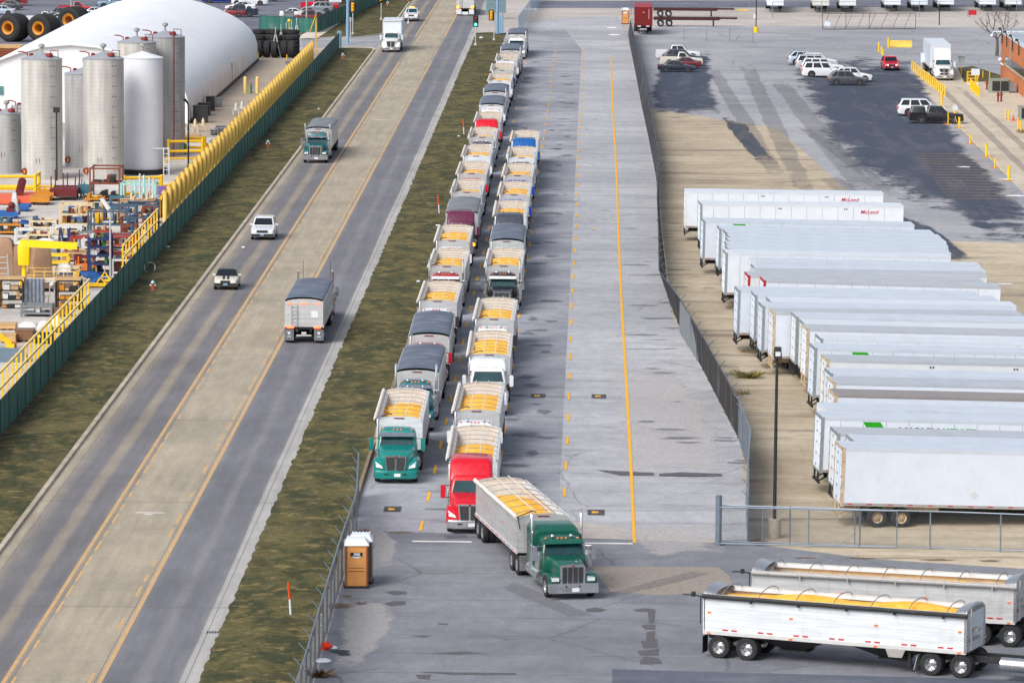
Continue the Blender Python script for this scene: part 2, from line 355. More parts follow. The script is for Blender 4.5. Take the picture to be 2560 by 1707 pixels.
sheet('works_gravel_ground', [(-34.1, 500), (-34.3, 650), (-110, 652), (-110, 500)], 0.004, M_tan)
sheet('staff_lot_ground', [(-41.5, 658), (-41.0, 684), (-33, 790), (-28, 860), (-140, 880), (-140, 655)], 0.006, M_carlot)

def ragged(x0, y0, x1, y1, n, amp, seed):
    rr = random.Random(seed); return [(x0 + (x1 - x0) * i / n + (rr.random() - .5) * amp, y0 + (y1 - y0) * i / n) for i in range(n + 1)]
def strip(name, left, right, z, m):
    b = MB(); n = min(len(left), len(right)); b.loft([[(left[i][0], left[i][1], z[0]), ((left[i][0] + right[i][0]) / 2, (left[i][1] + right[i][1]) / 2, z[1]), (right[i][0], right[i][1], z[2])] for i in range(n)], 0, True, (False, False), False)
    return tag(link(name, b.mesh(name, [m])), kind='structure')
# grass verges: a low crowned strip, ragged where it creeps over the paving
strip('verge', ragged(-34.1, 120, -34.1, 652, 300, 0.1, 1), ragged(-29.33, 120, -29.3, 652, 300, 0.02, 2), (0.10, 0.14, 0.10), M_grass)
strip('verge', ragged(-16.62, 120, -16.62, 692, 700, 0.17, 3), ragged(-12.4, 120, -12.4, 692, 700, 0.26, 4), (0.03, 0.12, 0.04), M_grass)
strip('verge', ragged(-41.5, 671, -37.8, 900, 60, 0.5, 5), [(-41.0 + i * 0.06, 671.2 + 3.81 * i) if i < 3 else ((-33.6 + 0.9 * (i - 3), 679 + 2.6 * (i - 3)) if i < 8 else (-29.3, 692 + (i - 8) * 4.0)) for i in range(61)], (0.05, 0.12, 0.08), M_grass)
sheet('verge', [(45.2, 595), (46.4, 622), (48.6, 626), (50.9, 607), (49.6, 597)], 0.03, M_grass)
M_white_grav = ground_mat('limestone_chips', (214, 204, 192), (178, 168, 156), 0.8, None, None, 0.5)
sheet('gravel_margin', [(-41.2, 672.5), (-38.2, 673), (-37.2, 706), (-36.4, 742), (-37.6, 742), (-39.6, 706)], 0.13, M_white_grav)
sheet('gravel_margin', [(-16.6, 692), (-12.4, 692), (-10.9, 716), (-4.2, 735.4), (-4, 800), (-16.6, 800)], 0.010, M_base)

def kerb(pts, wd, ht, m, name='kerb'):
    b = MB(); prev = None
    for i in range(len(pts) - 1):
        a = Vector((*pts[i], 0)); c = Vector((*pts[i + 1], 0)); d = (c - a).normalized(); nrm = Vector((d.y, -d.x, 0)) * wd
        b.hex([a, a + nrm, c + nrm, c, a + Vector((0, 0, ht)), a + nrm * .85 + Vector((0, 0, ht)), c + nrm * .85 + Vector((0, 0, ht)), c + Vector((0, 0, ht))])
    return tag(link(name, b.mesh(name, [m])), kind='structure')
kerb([(-29.34, 100), (-29.34, 300), (-29.34, 500), (-29.32, 648), (-29.6, 653), (-30.6, 655.2), (-34.2, 655.6)], 0.3, 0.15, M_kerb)
kerb([(-41.6, 671), (-36.6, 677.6), (-33.9, 677.8), (-31.6, 681), (-30.0, 687), (-29.35, 693), (-29.35, 1100)], 0.3, 0.15, M_kerb)
kerb([(-12.45, 250), (-12.45, 285), (-12.3, 330)], 0.22, 0.28, M_wood, 'timber_kerb')

# painted markings
def dash(b, x, y0, y1, wd, z, m=0): b.quad((x - wd / 2, y0, z), (x + wd / 2, y0, z), (x + wd / 2, y1, z), (x - wd / 2, y1, z), m)
b = MB(); rr = random.Random(5)
for xs, xd in ((-24.88, -24.50), (-20.80, -21.24)):
    for seg in ((120, 626), (682, 1300)):
        y = seg[0]
        while y < seg[1]: dash(b, xs, y, min(y + 4.5, seg[1]), 0.19, 0.008); y += 4.55
    y = 120
    while y < 600:
        if xs > -22 and 470 < y < 640: pass
        elif rr.random() < 0.85: dash(b, xd, y, y + (3.0 if rr.random() < 0.6 else 1.9), 0.14, 0.008)
        y += 4.4
b.mesh; tag(link('road_markings', b.mesh('road_markings', [M_yel_old])), kind='structure')
b = MB(); y = 560
for (x, y0) in ((-22.9, 251), (-22.9, 526), (-22.8, 585), (-22.7, 632)):
    b.quad((x - .75, y0, .008), (x + .75, y0, .008), (x + .75, y0 + .25, .008), (x - .75, y0 + .25, .008)); b.add([(x - .3, y0 - .25, .009), (x, y0 - .7, .009), (x + .3, y0 - .25, .009)], [(0, 1, 2)])
y = 480
while y < 600: dash(b, -20.9, y, y + 1.3, 0.15, 0.008); y += 3.4
b.quad((-8.9, 242.35, .0285), (-5.9, 242.35, .0285), (-5.9, 242.75, .0285), (-8.9, 242.75, .0285)); b.quad((-0.2, 242.25, .0285), (2.2, 242.25, .0285), (2.2, 242.7, .0285), (-0.2, 242.7, .0285))
tag(link('white_road_markings', b.mesh('white_road_markings', [M_wht_old])), kind='structure')
b = MB()
for xc, y0, y1, pit in ((-8.59, 246, 640, 9.9), (-5.03, 262, 655, 9.9), (-1.35, 248, 660, 9.9)):
    y = y0
    while y < y1:
        dash(b, xc + 0.04 * math.sin(y * .05), y, y + 3.2, 0.16, 0.0285); y += pit
y = 242.7
while y < 636: dash(b, 2.25 + 0.05 * math.sin(y * .03) + (0.1 if y > 560 else 0), y, y + 6.0, 0.17, 0.029); y += 6.0
for (px, py) in ((1345, 990), (1497, 991), (1490, 1281), (981, 1273), (1487, 574)):
    c = U(px, py); b.quad((c.x - .22, c.y - .35, .0295), (c.x + .12, c.y - .25, .0295), (c.x + .12, c.y + .25, .0295), (c.x - .22, c.y + .35, .0295))
for i in range(17):
    y = 437 + i * 3.1; dash(b, 35.2, y, y + 0.12, 6.4, 0.029)
tag(link('lot_markings', b.mesh('lot_markings', [M_yel])), kind='structure')
b = MB()
for (px, py) in ((1345, 990), (1497, 991), (1490, 1281), (981, 1273)):
    c = U(px, py); b.quad((c.x - .45, c.y - .9, .0280), (c.x + .45, c.y - .9, .0280), (c.x + .45, c.y + .9, .0280), (c.x - .45, c.y + .9, .0280))
tag(link('lot_marking_panels', b.mesh('lot_marking_panels', [mat('black_road_paint', (70, 68, 70), 0.8, var=.2, grime=.5, gcol=(130, 128, 128))])), kind='structure')

# ragged patches, repairs, oil and worn areas: outer rim fades through noise
def patch_mat(name, rgb, amt=0.9, sc=0.5, stretch=(1, 1, 1), var=0.15, inner=0.0):
    k = NB(name); p = k.scale(k.pos(), stretch); at = k.n('ShaderNodeAttribute'); at.attribute_name = 'w'
    n = k.noise(p, sc, 6.0, 0.68, 0.5); n2 = k.noise(k.pos(), 4.0, 3.0)
    f = k.math('MULTIPLY', k.ramp(k.math('ADD', at.outputs['Fac'], k.math('MULTIPLY', k.math('SUBTRACT', n, 0.5), 1.5)), 0.30, 0.62), amt)
    if inner:
        s3 = k.noise(k.scale(k.pos(), (1, .16, 1), rz=.06), .45, 6.0, .65, .4); f = k.math('MULTIPLY', f, k.ramp(s3, .36, .62, 1.0, 1.0 - inner))
    c = lin(rgb); col = k.mix(k.ramp(n2, .3, .7), tuple(x * (1 - var) for x in c), tuple(x * (1 + var) for x in c))
    k.done(col, 0.9); tr = k.n('ShaderNodeBsdfTransparent'); mx = k.n('ShaderNodeMixShader')
    k.l(f, mx.inputs[0]); k.l(tr.outputs[0], mx.inputs[1]); k.l(k.b.outputs[0], mx.inputs[2]); k.l(mx.outputs[0], k.out.inputs[0]); return k.m
def patches(name, polys, m, z, inner=0.62):
    vs, fs, wt = [], [], []
    for i, P in enumerate(polys):
        if len(P[0]) == 2 and P[0][1] < 0: continue
        cx = sum(p[0] for p in P) / len(P); cy = sum(p[1] for p in P) / len(P); o = len(vs); n = len(P); zz = z + 0.0004 * (i % 6)
        for p in P: vs.append((p[0], p[1], zz)); wt.append(0.0)
        for p in P: vs.append((cx + (p[0] - cx) * inner, cy + (p[1] - cy) * inner, zz)); wt.append(1.0)
        for j in range(n): fs.append((o + j, o + (j + 1) % n, o + n + (j + 1) % n, o + n + j))
        fs.append(tuple(o + n + j for j in range(n)))
    me = bpy.data.meshes.new(name); me.from_pydata(vs, [], fs); a = me.attributes.new('w', 'FLOAT', 'POINT'); a.data.foreach_set('value', wt); me.materials.append(m)
    return tag(link(name, me), kind='structure')
def pp(pts): return [tuple(U(x, y)[:2]) for x, y in pts]
def blob(x, y, rx, ry, n=10, seed=0):
    r_ = random.Random(seed + int(x * 7 + y * 3)); return [(x + rx * math.cos(2 * math.pi * i / n) * (0.75 + .4 * r_.random()), y + ry * math.sin(2 * math.pi * i / n) * (0.75 + .4 * r_.random())) for i in range(n)]
P_dark = patch_mat('sealed_asphalt', (56, 67, 87), 0.88, 0.26, (1, .5, 1), inner=.3); P_rep = patch_mat('tar_repair', (92, 90, 94), 0.9, 2.2)
P_tyre = patch_mat('tyre_tracks', (112, 112, 118), 0.26, 0.5, (1, 0.15, 1)); P_pale = patch_mat('pale_worn_concrete', (200, 196, 194), 0.45, 0.5); P_oil = patch_mat('drip_stains', (84, 88, 98), 0.38, 0.9, (1, 1, 1))
P_brn = patch_mat('washed_soil', (120, 98, 72), 0.7, 1.4); P_snow = patch_mat('ice_remnant', (232, 236, 242), 0.95, 1.2); P_tan = patch_mat('tan_repair_slab', (150, 141, 132), 0.9, 3)
patches('sealed_asphalt', [pp([(1640, 116), (1700, 114), (1790, 118), (1800, 200), (1820, 300), (1720, 310), (1620, 308), (1600, 240), (1630, 180)]),
    pp([(1940, 118), (2120, 116), (2275, 120), (2310, 170), (2350, 240), (2425, 345), (2500, 430), (2600, 520), (2700, 640), (2560, 700), (2440, 600), (2300, 540), (2120, 470), (2040, 380), (1980, 270), (1950, 190)]),
    pp([(1790, 280), (1860, 300), (1960, 420), (1900, 420), (1820, 330)]), pp([(2180, 500), (2330, 560), (2470, 660), (2420, 680), (2260, 600), (2150, 540)])], P_dark, 0.0145, 0.42)
tr = []
for (xa, ya, xb, yb, hw) in ((1850, 130, 2050, 560, 1.2), (1920, 170, 2230, 560, 1.5), (1760, 140, 1980, 500, 1.1), (2040, 420, 2330, 640, 1.4), (1985, 300, 2280, 520, .9), (1480, 1500, 1800, 1420, .7), (1240, 1450, 1500, 1560, .8)):
    a = U(xa, ya); c = U(xb, yb); d = (c - a).normalized(); nn = Vector((d.y, -d.x, 0)) * hw
    tr.append([tuple(q[:2]) for q in (a - nn, a + (c - a) * .5 - nn * 1.2, c - nn, c + nn, a + (c - a) * .5 + nn * 1.1, a + nn)])
for xs in (41.6, 43.9): tr.append([(xs - .55, 385), (xs + .55, 385), (xs + .6, 500), (xs + .5, 615), (xs - .5, 615), (xs - .6, 500)])
patches('tyre_tracks', tr, P_tyre, 0.0175, 0.35)
rep = [pp(q) for q in ([(960, 1480), (985, 1476), (1018, 1478), (1020, 1486), (985, 1489)], [(958, 1508), (985, 1502), (1018, 1502), (1014, 1513), (975, 1516)], [(1462, 1522), (1490, 1518), (1520, 1524), (1500, 1531), (1465, 1530)], [(1578, 1524), (1610, 1520), (1638, 1522), (1625, 1530), (1590, 1529)],
    [(1618, 1524), (1640, 1522), (1636, 1560), (1622, 1560)], [(1600, 1564), (1622, 1560), (1640, 1562), (1640, 1574), (1612, 1574)], [(1616, 1578), (1640, 1576), (1636, 1600), (1614, 1600)], [(1600, 1602), (1645, 1596), (1646, 1620), (1608, 1622)], [(1596, 1652), (1612, 1640), (1650, 1645), (1660, 1660), (1600, 1662)], [(1590, 1628), (1650, 1620), (1648, 1640), (1600, 1640)],
    [(1022, 1590), (1060, 1588), (1082, 1590), (1060, 1594)], [(1062, 1634), (1150, 1628), (1225, 1632), (1150, 1637)], [(1030, 1678), (1120, 1680), (1300, 1682), (1300, 1688), (1120, 1687)], [(1036, 1686), (1080, 1685), (1075, 1700), (1045, 1697)], [(1095, 1558), (1122, 1558), (1120, 1562), (1096, 1562)],
    [(1640, 1184), (1700, 1180), (1810, 1184), (1812, 1192), (1700, 1192), (1642, 1191)], [(1480, 1174), (1560, 1178), (1640, 1182), (1640, 1190), (1550, 1190)])]
rep += [[(8.0 + i * 9, 205.5), (17.5 + i * 9, 205.3), (17.5 + i * 9, 150), (8.0 + i * 9, 150)] for i in range(0)]
patches('tar_repairs', rep, P_rep, 0.0205, 0.8)
sheet('asphalt_repair', [(1.05, 208.6), (30, 206.0), (30, 150), (1.15, 150)], 0.0155, ground_mat('new_asphalt', (88, 94, 108), (74, 80, 94), 0.3, None, ((126, 127, 132), .3, (.1, .4, 1)), 0.15))
patches('tan_slab', [pp([(1470, 1414), (1600, 1415), (1800, 1417), (1830, 1440), (1840, 1478), (1650, 1490), (1520, 1480)])], P_tan, 0.0165, 0.93)
pale = [pp([(845, 1480), (960, 1462), (1010, 1520), (1000, 1580), (940, 1640), (900, 1690), (800, 1700), (830, 1600)]), pp([(905, 1290), (960, 1310), (1010, 1360), (1000, 1420), (930, 1440), (920, 1380)]), pp([(1470, 880), (1680, 880), (1780, 980), (1850, 1150), (1850, 1240), (1500, 1250)]), pp([(1470, 1300), (1800, 1300), (1850, 1390), (1640, 1400), (1560, 1360)])]
patches('pale_worn_areas', pale, P_pale, 0.0168, 0.3)
rr = random.Random(8); oil = []
for i in range(46):
    y = 246 + i * 8.6; 
    for xc in (-4.0, -7.5, -3.1):
        if rr.random() < 0.6: oil.append(blob(xc + rr.uniform(-.6, .8), y + rr.uniform(-3, 3), rr.uniform(.5, 1.6), rr.uniform(.5, 2.2), 9, i))
for i in range(26): oil.append(blob(rr.uniform(2.6, 7), rr.uniform(246, 420), rr.uniform(.6, 2.2), rr.uniform(.4, 1.1), 9, i))
for i in range(10): oil.append(blob(rr.uniform(7.8, 9.5), rr.uniform(255, 390), rr.uniform(.6, 2.0), rr.uniform(.4, 1.0), 9, i))
patches('drip_stains', oil, P_oil, 0.0225, 0.1)
brn = [blob(*U(px, py)[:2], sx, sy, 9, px) for px, py, sx, sy in ((1900, 1355, .8, 1.6), (1000, 1331, 1.0, .6), (2010, 1395, .9, .5), (2150, 1396, 1.2, .5), (2340, 1400, 1.6, .6), (2480, 1402, 1.0, .5), (1872, 880, 1.0, 1.8), (870, 1490, .5, .5), (846, 1515, .9, 1.4), (2560, 330, 1.5, 5))]
for i in range(60): brn.append(blob(-34.15 + rr.uniform(-.25, .4), rr.uniform(265, 640), rr.uniform(.2, .5), rr.uniform(.6, 2.5), 7, i))
brn = [[(x, y) for x, y in q] for q in brn]
patches('washed_soil', brn[:10], P_brn, 0.0245, 0.1)
o = patches('washed_soil', brn[10:], P_brn, 0.142, 0.2)
patches('ice_remnants', [blob(*U(px, py)[:2], sx, sy, 9, px) for px, py, sx, sy in ((1325, 24, 1.6, 5), (1530, 70, 1.0, 2.0), (1536, 88, 1.3, 2.0), (2520, 449, 1.1, .8), (2540, 490, 1.4, .8), (2510, 710, .8, .6), (2410, 418, .9, .7))], P_snow, 0.0265, 0.6)
# ================================================================== GRAIN TRUCKS
PAINT = {
 'teal': (8, 122, 116), 'deep_teal': (20, 96, 104), 'red': (200, 8, 34), 'dark_red': (150, 26, 40), 'white': (214, 217, 220), 'silver': (176, 180, 184), 'plum': (92, 34, 62),
 'charcoal': (62, 66, 78), 'black': (28, 29, 32), 'royal_blue': (18, 60, 170), 'blue': (14, 84, 156), 'navy': (30, 52, 92), 'dark_green': (8, 84, 66), 'grey': (130, 136, 144), 'crimson': (176, 14, 40)}
def paint(c): return mat(c + '_paint', PAINT[c], 0.3, 0.0, 0.04, .5, None, coat=0.4)
def alu_mat(name, rgb, rough, metal, ribs=0.075, gr=0.35):
    """ribbed aluminium sheet: fine horizontal seams and streaks of dust"""
    if name in MATS: return MATS[name]
    k = NB(name); p = k.coord(); v = k.xyz(p); c = lin(rgb)
    q = k.math('ABSOLUTE', k.math('SUBTRACT', k.math('FRACT', k.math('DIVIDE', v[2], 0.15)), 0.5)); seam = k.ramp(q, 0.42, 0.5)
    s = k.noise(k.scale(p, (0.6, 0.6, 5.0)), 1.0, 4.0); s2 = k.noise(k.scale(p, (3.0, 3.0, 0.35)), 1.0, 4.0, .6)
    col = k.mix(k.ramp(s, .3, .7), tuple(x * .88 for x in c), tuple(min(1, x * 1.06) for x in c))
    col = k.mix(k.math('MULTIPLY', k.ramp(s2, .5, .75), gr), col, lin((150, 142, 130)))
    col = k.mix(k.math('MULTIPLY', seam, 0.45), col, tuple(x * .45 for x in c))
    MATS[name] = k.done(col, rough, metal, bump=seam, bstr=0.4, bdist=0.012); return MATS[name]
M_alu = alu_mat('trailer_aluminium', (200, 202, 204), 0.45, 0.35)
M_aluw = alu_mat('trailer_white_sheet', (216, 222, 228), 0.4, 0.0, gr=0.15)
M_chr = mat('chrome', (214, 216, 220), 0.12, 0.9, 0.03); M_pol = mat('polished_aluminium', (196, 198, 202), 0.25, 0.8, 0.05)
M_tyre = mat('tyre_rubber', (36, 36, 38), 0.85, 0, 0.2, 4, 0.4, (84, 78, 72)); M_blk = mat('black_steel', (34, 35, 38), 0.6, 0, 0.15, 3, 0.4, (80, 74, 68))
M_glass = mat('windshield_glass', (26, 62, 68), 0.08, 0.0, 0.25, 1.0); M_dglass = mat('dark_glass', (26, 32, 38), 0.1, 0, 0.2, 1.0)  # windshield teal carries the sky reflections in its base colour
M_lamp = mat('headlamp_lens', (224, 228, 232), 0.12, 0.1, 0.05); M_amb = mat('amber_lens', (236, 120, 30), 0.3, 0, .05); M_redl = mat('red_lens', (190, 24, 22), 0.3, 0, .05)
M_lit = emis('lit_headlamp', (255, 238, 205), 2.2); M_litamb = emis('lit_indicator', (255, 140, 10), 3.5); M_litred = emis('lit_tail_lamp', (255, 92, 50), 2.4)
M_plate = mat('number_plate', (222, 226, 230), 0.5, 0, .05); M_grl = mat('grille_mesh', (58, 60, 62), 0.5, 0.3, 0.3, 9)
M_liner = mat('dusty_trailer_liner', (196, 187, 176), 0.8, 0, 0.12, 1.5, 0.35, (150, 128, 104)); M_whtalu = mat('top_rail_aluminium', (204, 204, 204), 0.45, 0.15, 0.06)
M_strap = mat('white_strap', (214, 212, 206), 0.7); M_bowm = mat('bow_steel', (150, 146, 142), 0.5, 0.5)
def corn_mat():
    k = NB('yellow_corn'); p = k.coord(); n = k.noise(p, 2.2, 5.0, .6); n2 = k.noise(p, 24.0, 3.0)
    col = k.mix(k.ramp(n, .3, .7), lin((240, 172, 40)), lin((252, 200, 84))); col = k.mix(1.0, col, k.mix(k.ramp(n2, .25, .75), (.88,) * 3, (1.14,) * 3), 'MULTIPLY')
    return k.done(col, 0.8, bump=n2, bstr=.4, bdist=.02)
M_corn = corn_mat()
def tarp_mat(name, rgb):
    k = NB(name); p = k.coord(); v = k.xyz(p); n = k.noise(k.scale(p, (.5, 2.2, 1)), 1.2, 5.0, .6); c = lin(rgb)
    col = k.mix(k.ramp(n, .35, .7), tuple(x * .8 for x in c), tuple(min(1, x * 1.3) for x in c)); n3 = k.noise(p, .6, 3.0)
    col = k.mix(k.math('MULTIPLY', k.ramp(n3, .45, .7), .35), col, lin((150, 150, 152)))
    return k.done(col, 0.62)
M_tarp = tarp_mat('slate_tarp', (88, 98, 114)); M_tarpg = tarp_mat('grey_tarp', (112, 118, 124)); M_tarpw = tarp_mat('white_tarp', (210, 213, 217))

def wheel_fn(wd, r=0.51):
    def f(b):
        h = wd / 2; pr = [(r * .56, -h * .8), (r * .62, -h), (r * .9, -h), (r * .985, -h * .72), (r, -h * .4), (r, h * .4), (r * .985, h * .72), (r * .9, h), (r * .62, h), (r * .56, h * .8)]
        if wd > .45:
            pr = [(r * .56, -h), (r * .9, -h), (r * .99, -h * .85), (r, -h * .55), (r * .985, -h * .15), (r * .8, -h * .06), (r * .8, h * .06), (r * .985, h * .15), (r, h * .55), (r * .99, h * .85), (r * .9, h), (r * .56, h)]
        b.lathe(pr, (0, 0, 0), 'x', 22, cap=False)
    return f
def rim_fn(wd, r=0.51):
    def f(b):
        h = wd / 2
        b.lathe([(r * .60, h * 1.0), (r * .56, h * .98), (r * .53, h * .55), (r * .46, h * .45), (r * .3, h * .55), (r * .17, h * .66), (r * .15, h * .98), (.001, h * 1.0)], (0, 0, 0), 'x', 18, cap=False)
        b.lathe([(r * .57, -h * .96), (r * .5, -h * .5), (.001, -h * .45)], (0, 0, 0), 'x', 14, cap=False)
        for i in range(8): a = 2 * math.pi * i / 8; b.cyl((h * .4, .4 * r * math.cos(a), .4 * r * math.sin(a)), (h * .55, .4 * r * math.cos(a), .4 * r * math.sin(a)), r * .045, n=6, m=1)
    return f
def wheel(root, x, y, wd=0.29, r=0.51, rimm=None, side=None, z=None, steer=0):
    o = part('wheel', 'wheel%.2f_%.2f' % (wd, r), wheel_fn(wd, r), M_tyre, root, (x, y, r if z is None else z), rz=steer + (math.pi if x < 0 else 0))
    part('rim', 'rim%.2f_%.2f' % (wd, r), rim_fn(wd, r), [rimm or M_pol, M_blk], o); return o

TL = 12.1      # trailer box length
def trailer_body(b):
    L = TL
    for s in (-1, 1): b.box(min(s * 1.22, s * 1.29), max(s * 1.22, s * 1.29), 0.05, L - .05, 1.12, 2.76)
    arc = [(-1.29, 1.12)] + [(1.29, 1.12)] + [(1.29 * math.cos(a), 2.76 + .25 * math.sin(a)) for a in [math.pi * i / 10 for i in range(11)]]
    for y0, y1 in ((0, .09), (L - .09, L)): b.prism(arc, 'y', y0, y1)
def liner(b):
    L = TL
    for s in (-1, 1): b.quad((s * 1.215, .1, 1.2), (s * 1.215, L - .1, 1.2), (s * 1.215, L - .1, 2.8), (s * 1.215, .1, 2.8))
    pr = [(.1, 2.78), (1.9, 1.5), (L / 2 - .7, 1.3), (L / 2, 1.9), (L / 2 + .7, 1.3), (L - 2.4, 1.5), (L - .1, 2.78)]
    b.loft([[(-1.21, y, z), (1.21, y, z)] for y, z in pr], 0, False, (False, False), False)
    arc = [(1.2 * math.cos(a), 2.76 + .22 * math.sin(a)) for a in [math.pi * i / 8 for i in range(9)]]
    for y in (.1, L - .1): b.add([(x, y, z) for x, z in [(-1.2, 1.2), (1.2, 1.2)] + arc], [tuple(range(len(arc) + 2))])
def under(b):
    L = TL
    for s in (-1, 1):
        b.box(s * 1.3 - .03, s * 1.3 + .03, .02, L - .02, 1.06, 1.22, 1)
        b.box(s * .45 - .06, s * .45 + .06, 8.2, L, .75, 1.05)
    for y0, y1 in ((1.6, 5.6), (6.3, 10.0)):
        yc = (y0 + y1) / 2; b.hex([(-.45, yc - .5, .5), (.45, yc - .5, .5), (.45, yc + .5, .5), (-.45, yc + .5, .5), (-1.15, y0, 1.12), (1.15, y0, 1.12), (1.15, y1, 1.12), (-1.15, y1, 1.12)])
        b.box(-.5, .5, yc - .65, yc + .65, .42, .5)
    b.box(-1.1, 1.1, .1, 1.4, .98, 1.1); b.box(-1.1, 1.1, L - 3.0, L - .1, .95, 1.1)
    for s in (-1, 1): b.box(s * .9 - .07, s * .9 + .07, 2.6, 2.75, .35, 1.1); b.box(s * .9 - .14, s * .9 + .14, 2.54, 2.8, .3, .36); b.bar((s * .9, 2.7, .5), (s * .4, 3.4, 1.05), .06)
    for y in (10.05, 11.35): b.cyl((-1.1, y, .51), (1.1, y, .51), .09)
def rails(b):
    L = TL
    for s in (-1, 1):
        b.box(s * 1.27 - .055, s * 1.27 + .055, 0, L, 2.74, 2.84)
        b.quad((s * 1.2, .1, 2.8), (s * 1.2, L - .1, 2.8), (s * 1.03, L - .1, 2.66), (s * 1.03, .1, 2.66))
        b.quad((s * 1.03, .1, 2.655), (s * 1.03, L - .1, 2.655), (s * 1.21, L - .1, 2.62), (s * 1.21, .1, 2.62))
def bowarc(y, n=8, h=.26, w=1.26, z=2.8): return [(w * math.cos(math.pi * i / n), y, z + h * math.sin(math.pi * i / n)) for i in range(n + 1)]
def bow_fn(b): b.tube(bowarc(0), .016, 5)
def straps(b):
    for x in (-.36, .36):
        z = 2.8 + .26 * math.sin(math.acos(x / 1.26)) + .03; b.tube([(x, .05, z)] + [(x, 1.1 + i * 1.65, z) for i in range(7)] + [(x, TL - .05, z)], .022, 5)
def rolled(b):
    n = 9; b.tube([(-1.33, .0 + i * TL / n, 2.86 + .012 * (i % 2)) for i in range(n + 1)], .105, 8)
def tarp_fn(b):
    rings = []; n = 13; m_ = 4
    for i in range(n * m_ + 1):
        y = -.02 + (TL + .04) * i / (n * m_); sag = .045 * abs(math.sin(math.pi * i / m_)) ** .8
        rings.append([(1.31 * math.cos(math.pi * j / 12) * (1 if 0 < j < 12 else 1.0), y, 2.84 + (.30 - sag) * math.sin(math.pi * j / 12) ** .85 - (0 if 0 < j < 12 else .16)) for j in range(13)])
    b.loft(rings, 0, True, (False, False), False)
def corn_fn(level, seed):
    def f(b):
        r_ = random.Random(seed); p1 = r_.uniform(-.05, .08); p2 = r_.uniform(-.12, .06); rings = []
        for i in range(41):
            y = .25 + (TL - .5) * i / 40; t = y / TL
            z = 2.36 + level + (.30 + p1) * math.exp(-((t - .24) / .15) ** 2) + (.26 + p2) * math.exp(-((t - .64) / .15) ** 2)
            row = []
            for j in range(13):
                x = -1.19 + 2.38 * j / 12; row.append((x, y, z - .16 * (x / 1.2) ** 2 + .012 * math.sin(j * 2.1 + i * 1.3)))
            rings.append(row)
        b.loft(rings, 0, True, (False, False), False)
    return f
def front_marker(b): b.box(-.28, .28, -.02, 0, 2.86, 2.93)
def crank(b):
    b.tube([(-1.33, -.05, 2.86), (-1.3, -.28, 2.84), (-1.2, -.3, 2.3)], .03, 6); b.tube([(-1.33, -.06, 2.86), (-.9, -.12, 3.05), (-.55, -.1, 3.18), (-.38, -.08, 3.1)], .03, 6)
def side_lights(root, s=-1):
    for y in (.3, 4.1, 8.0, 11.8):
        for x, z in ((1.3, 2.03), (1.335, 1.12)): part('side_light', 'tlight', lambda b: b.box(-.015, .015, -.08, .08, -.035, .035), M_amb, root, (s * x, y, z))
def tape_side(b):
    for s in (-1, 1):
        y = .9
        while y < 11.6:
            b.box(s * 1.335 - .008, s * 1.335 + .008, y, y + .28, 1.13, 1.18); y += .9 if (int(y * 10) % 2) else .5
def rear_kit(b):
    L = TL
    b.box(-.2, .2, L + .02, L + .04, 1.02, 1.16)
def flaps(b):
    b.box(-.32, .32, TL - .02, TL + .0, .2, .95)
def ladder(b):
    for x in (.82, .45): b.tube([(x, TL + .09, 1.15), (x, TL + .09, 2.6)], .022, 5)
    for i in range(6): b.tube([(.82, TL + .09, 1.25 + i * .25), (.45, TL + .09, 1.25 + i * .25)], .02, 5)

def grain_trailer(root, body, top, tarp=None, rear=False, wide_front=True):
    """the hopper trailer as parts of root, front bulkhead at y=0, running to +y"""
    part('trailer_body', 'tbody', trailer_body, body, root, angle=30); part('undercarriage', 'tunder', under, [M_blk, M_whtalu], root)
    part('top_rail', 'trails', rails, M_whtalu, root); part('reflective_marking', 'ttape', tape_side, M_redl, root)
    part('front_marker_light', 'tfm', front_marker, mat('bulkhead_marker', (120, 66, 58), .5), root)
    if top == 'open':
        part('trailer_liner', 'tliner', liner, M_liner, root, angle=25)
        for i in range(7): part('roof_bow', 'tbow', bow_fn, M_bowm, root, (0, .9 + i * 1.72, 0))
        part('roof_strap', 'tstrap', straps, M_strap, root); part('rolled_tarp', 'troll', rolled, M_strap, root); part('tarp_crank', 'tcrank', crank, M_blk, root)
    else: part('tarp', 'ttarp', tarp_fn, tarp or M_tarp, root, angle=60)
    for y in (10.05, 11.35):
        for s in (-1, 1): wheel(root, s * 1.0, y, .60)
    
    for s in (-1, 1): part('tail_light', 'trear', rear_kit, M_litred if rear else M_redl, root, (s * .95, 0, 0)); part('mud_flap', 'tflap', flaps, mat('grey_mud_flap', (104, 110, 116), .7) if rear else M_blk, root, (s, 0, 0))
    if rear: part('ladder', 'tladder', ladder, M_pol, root)

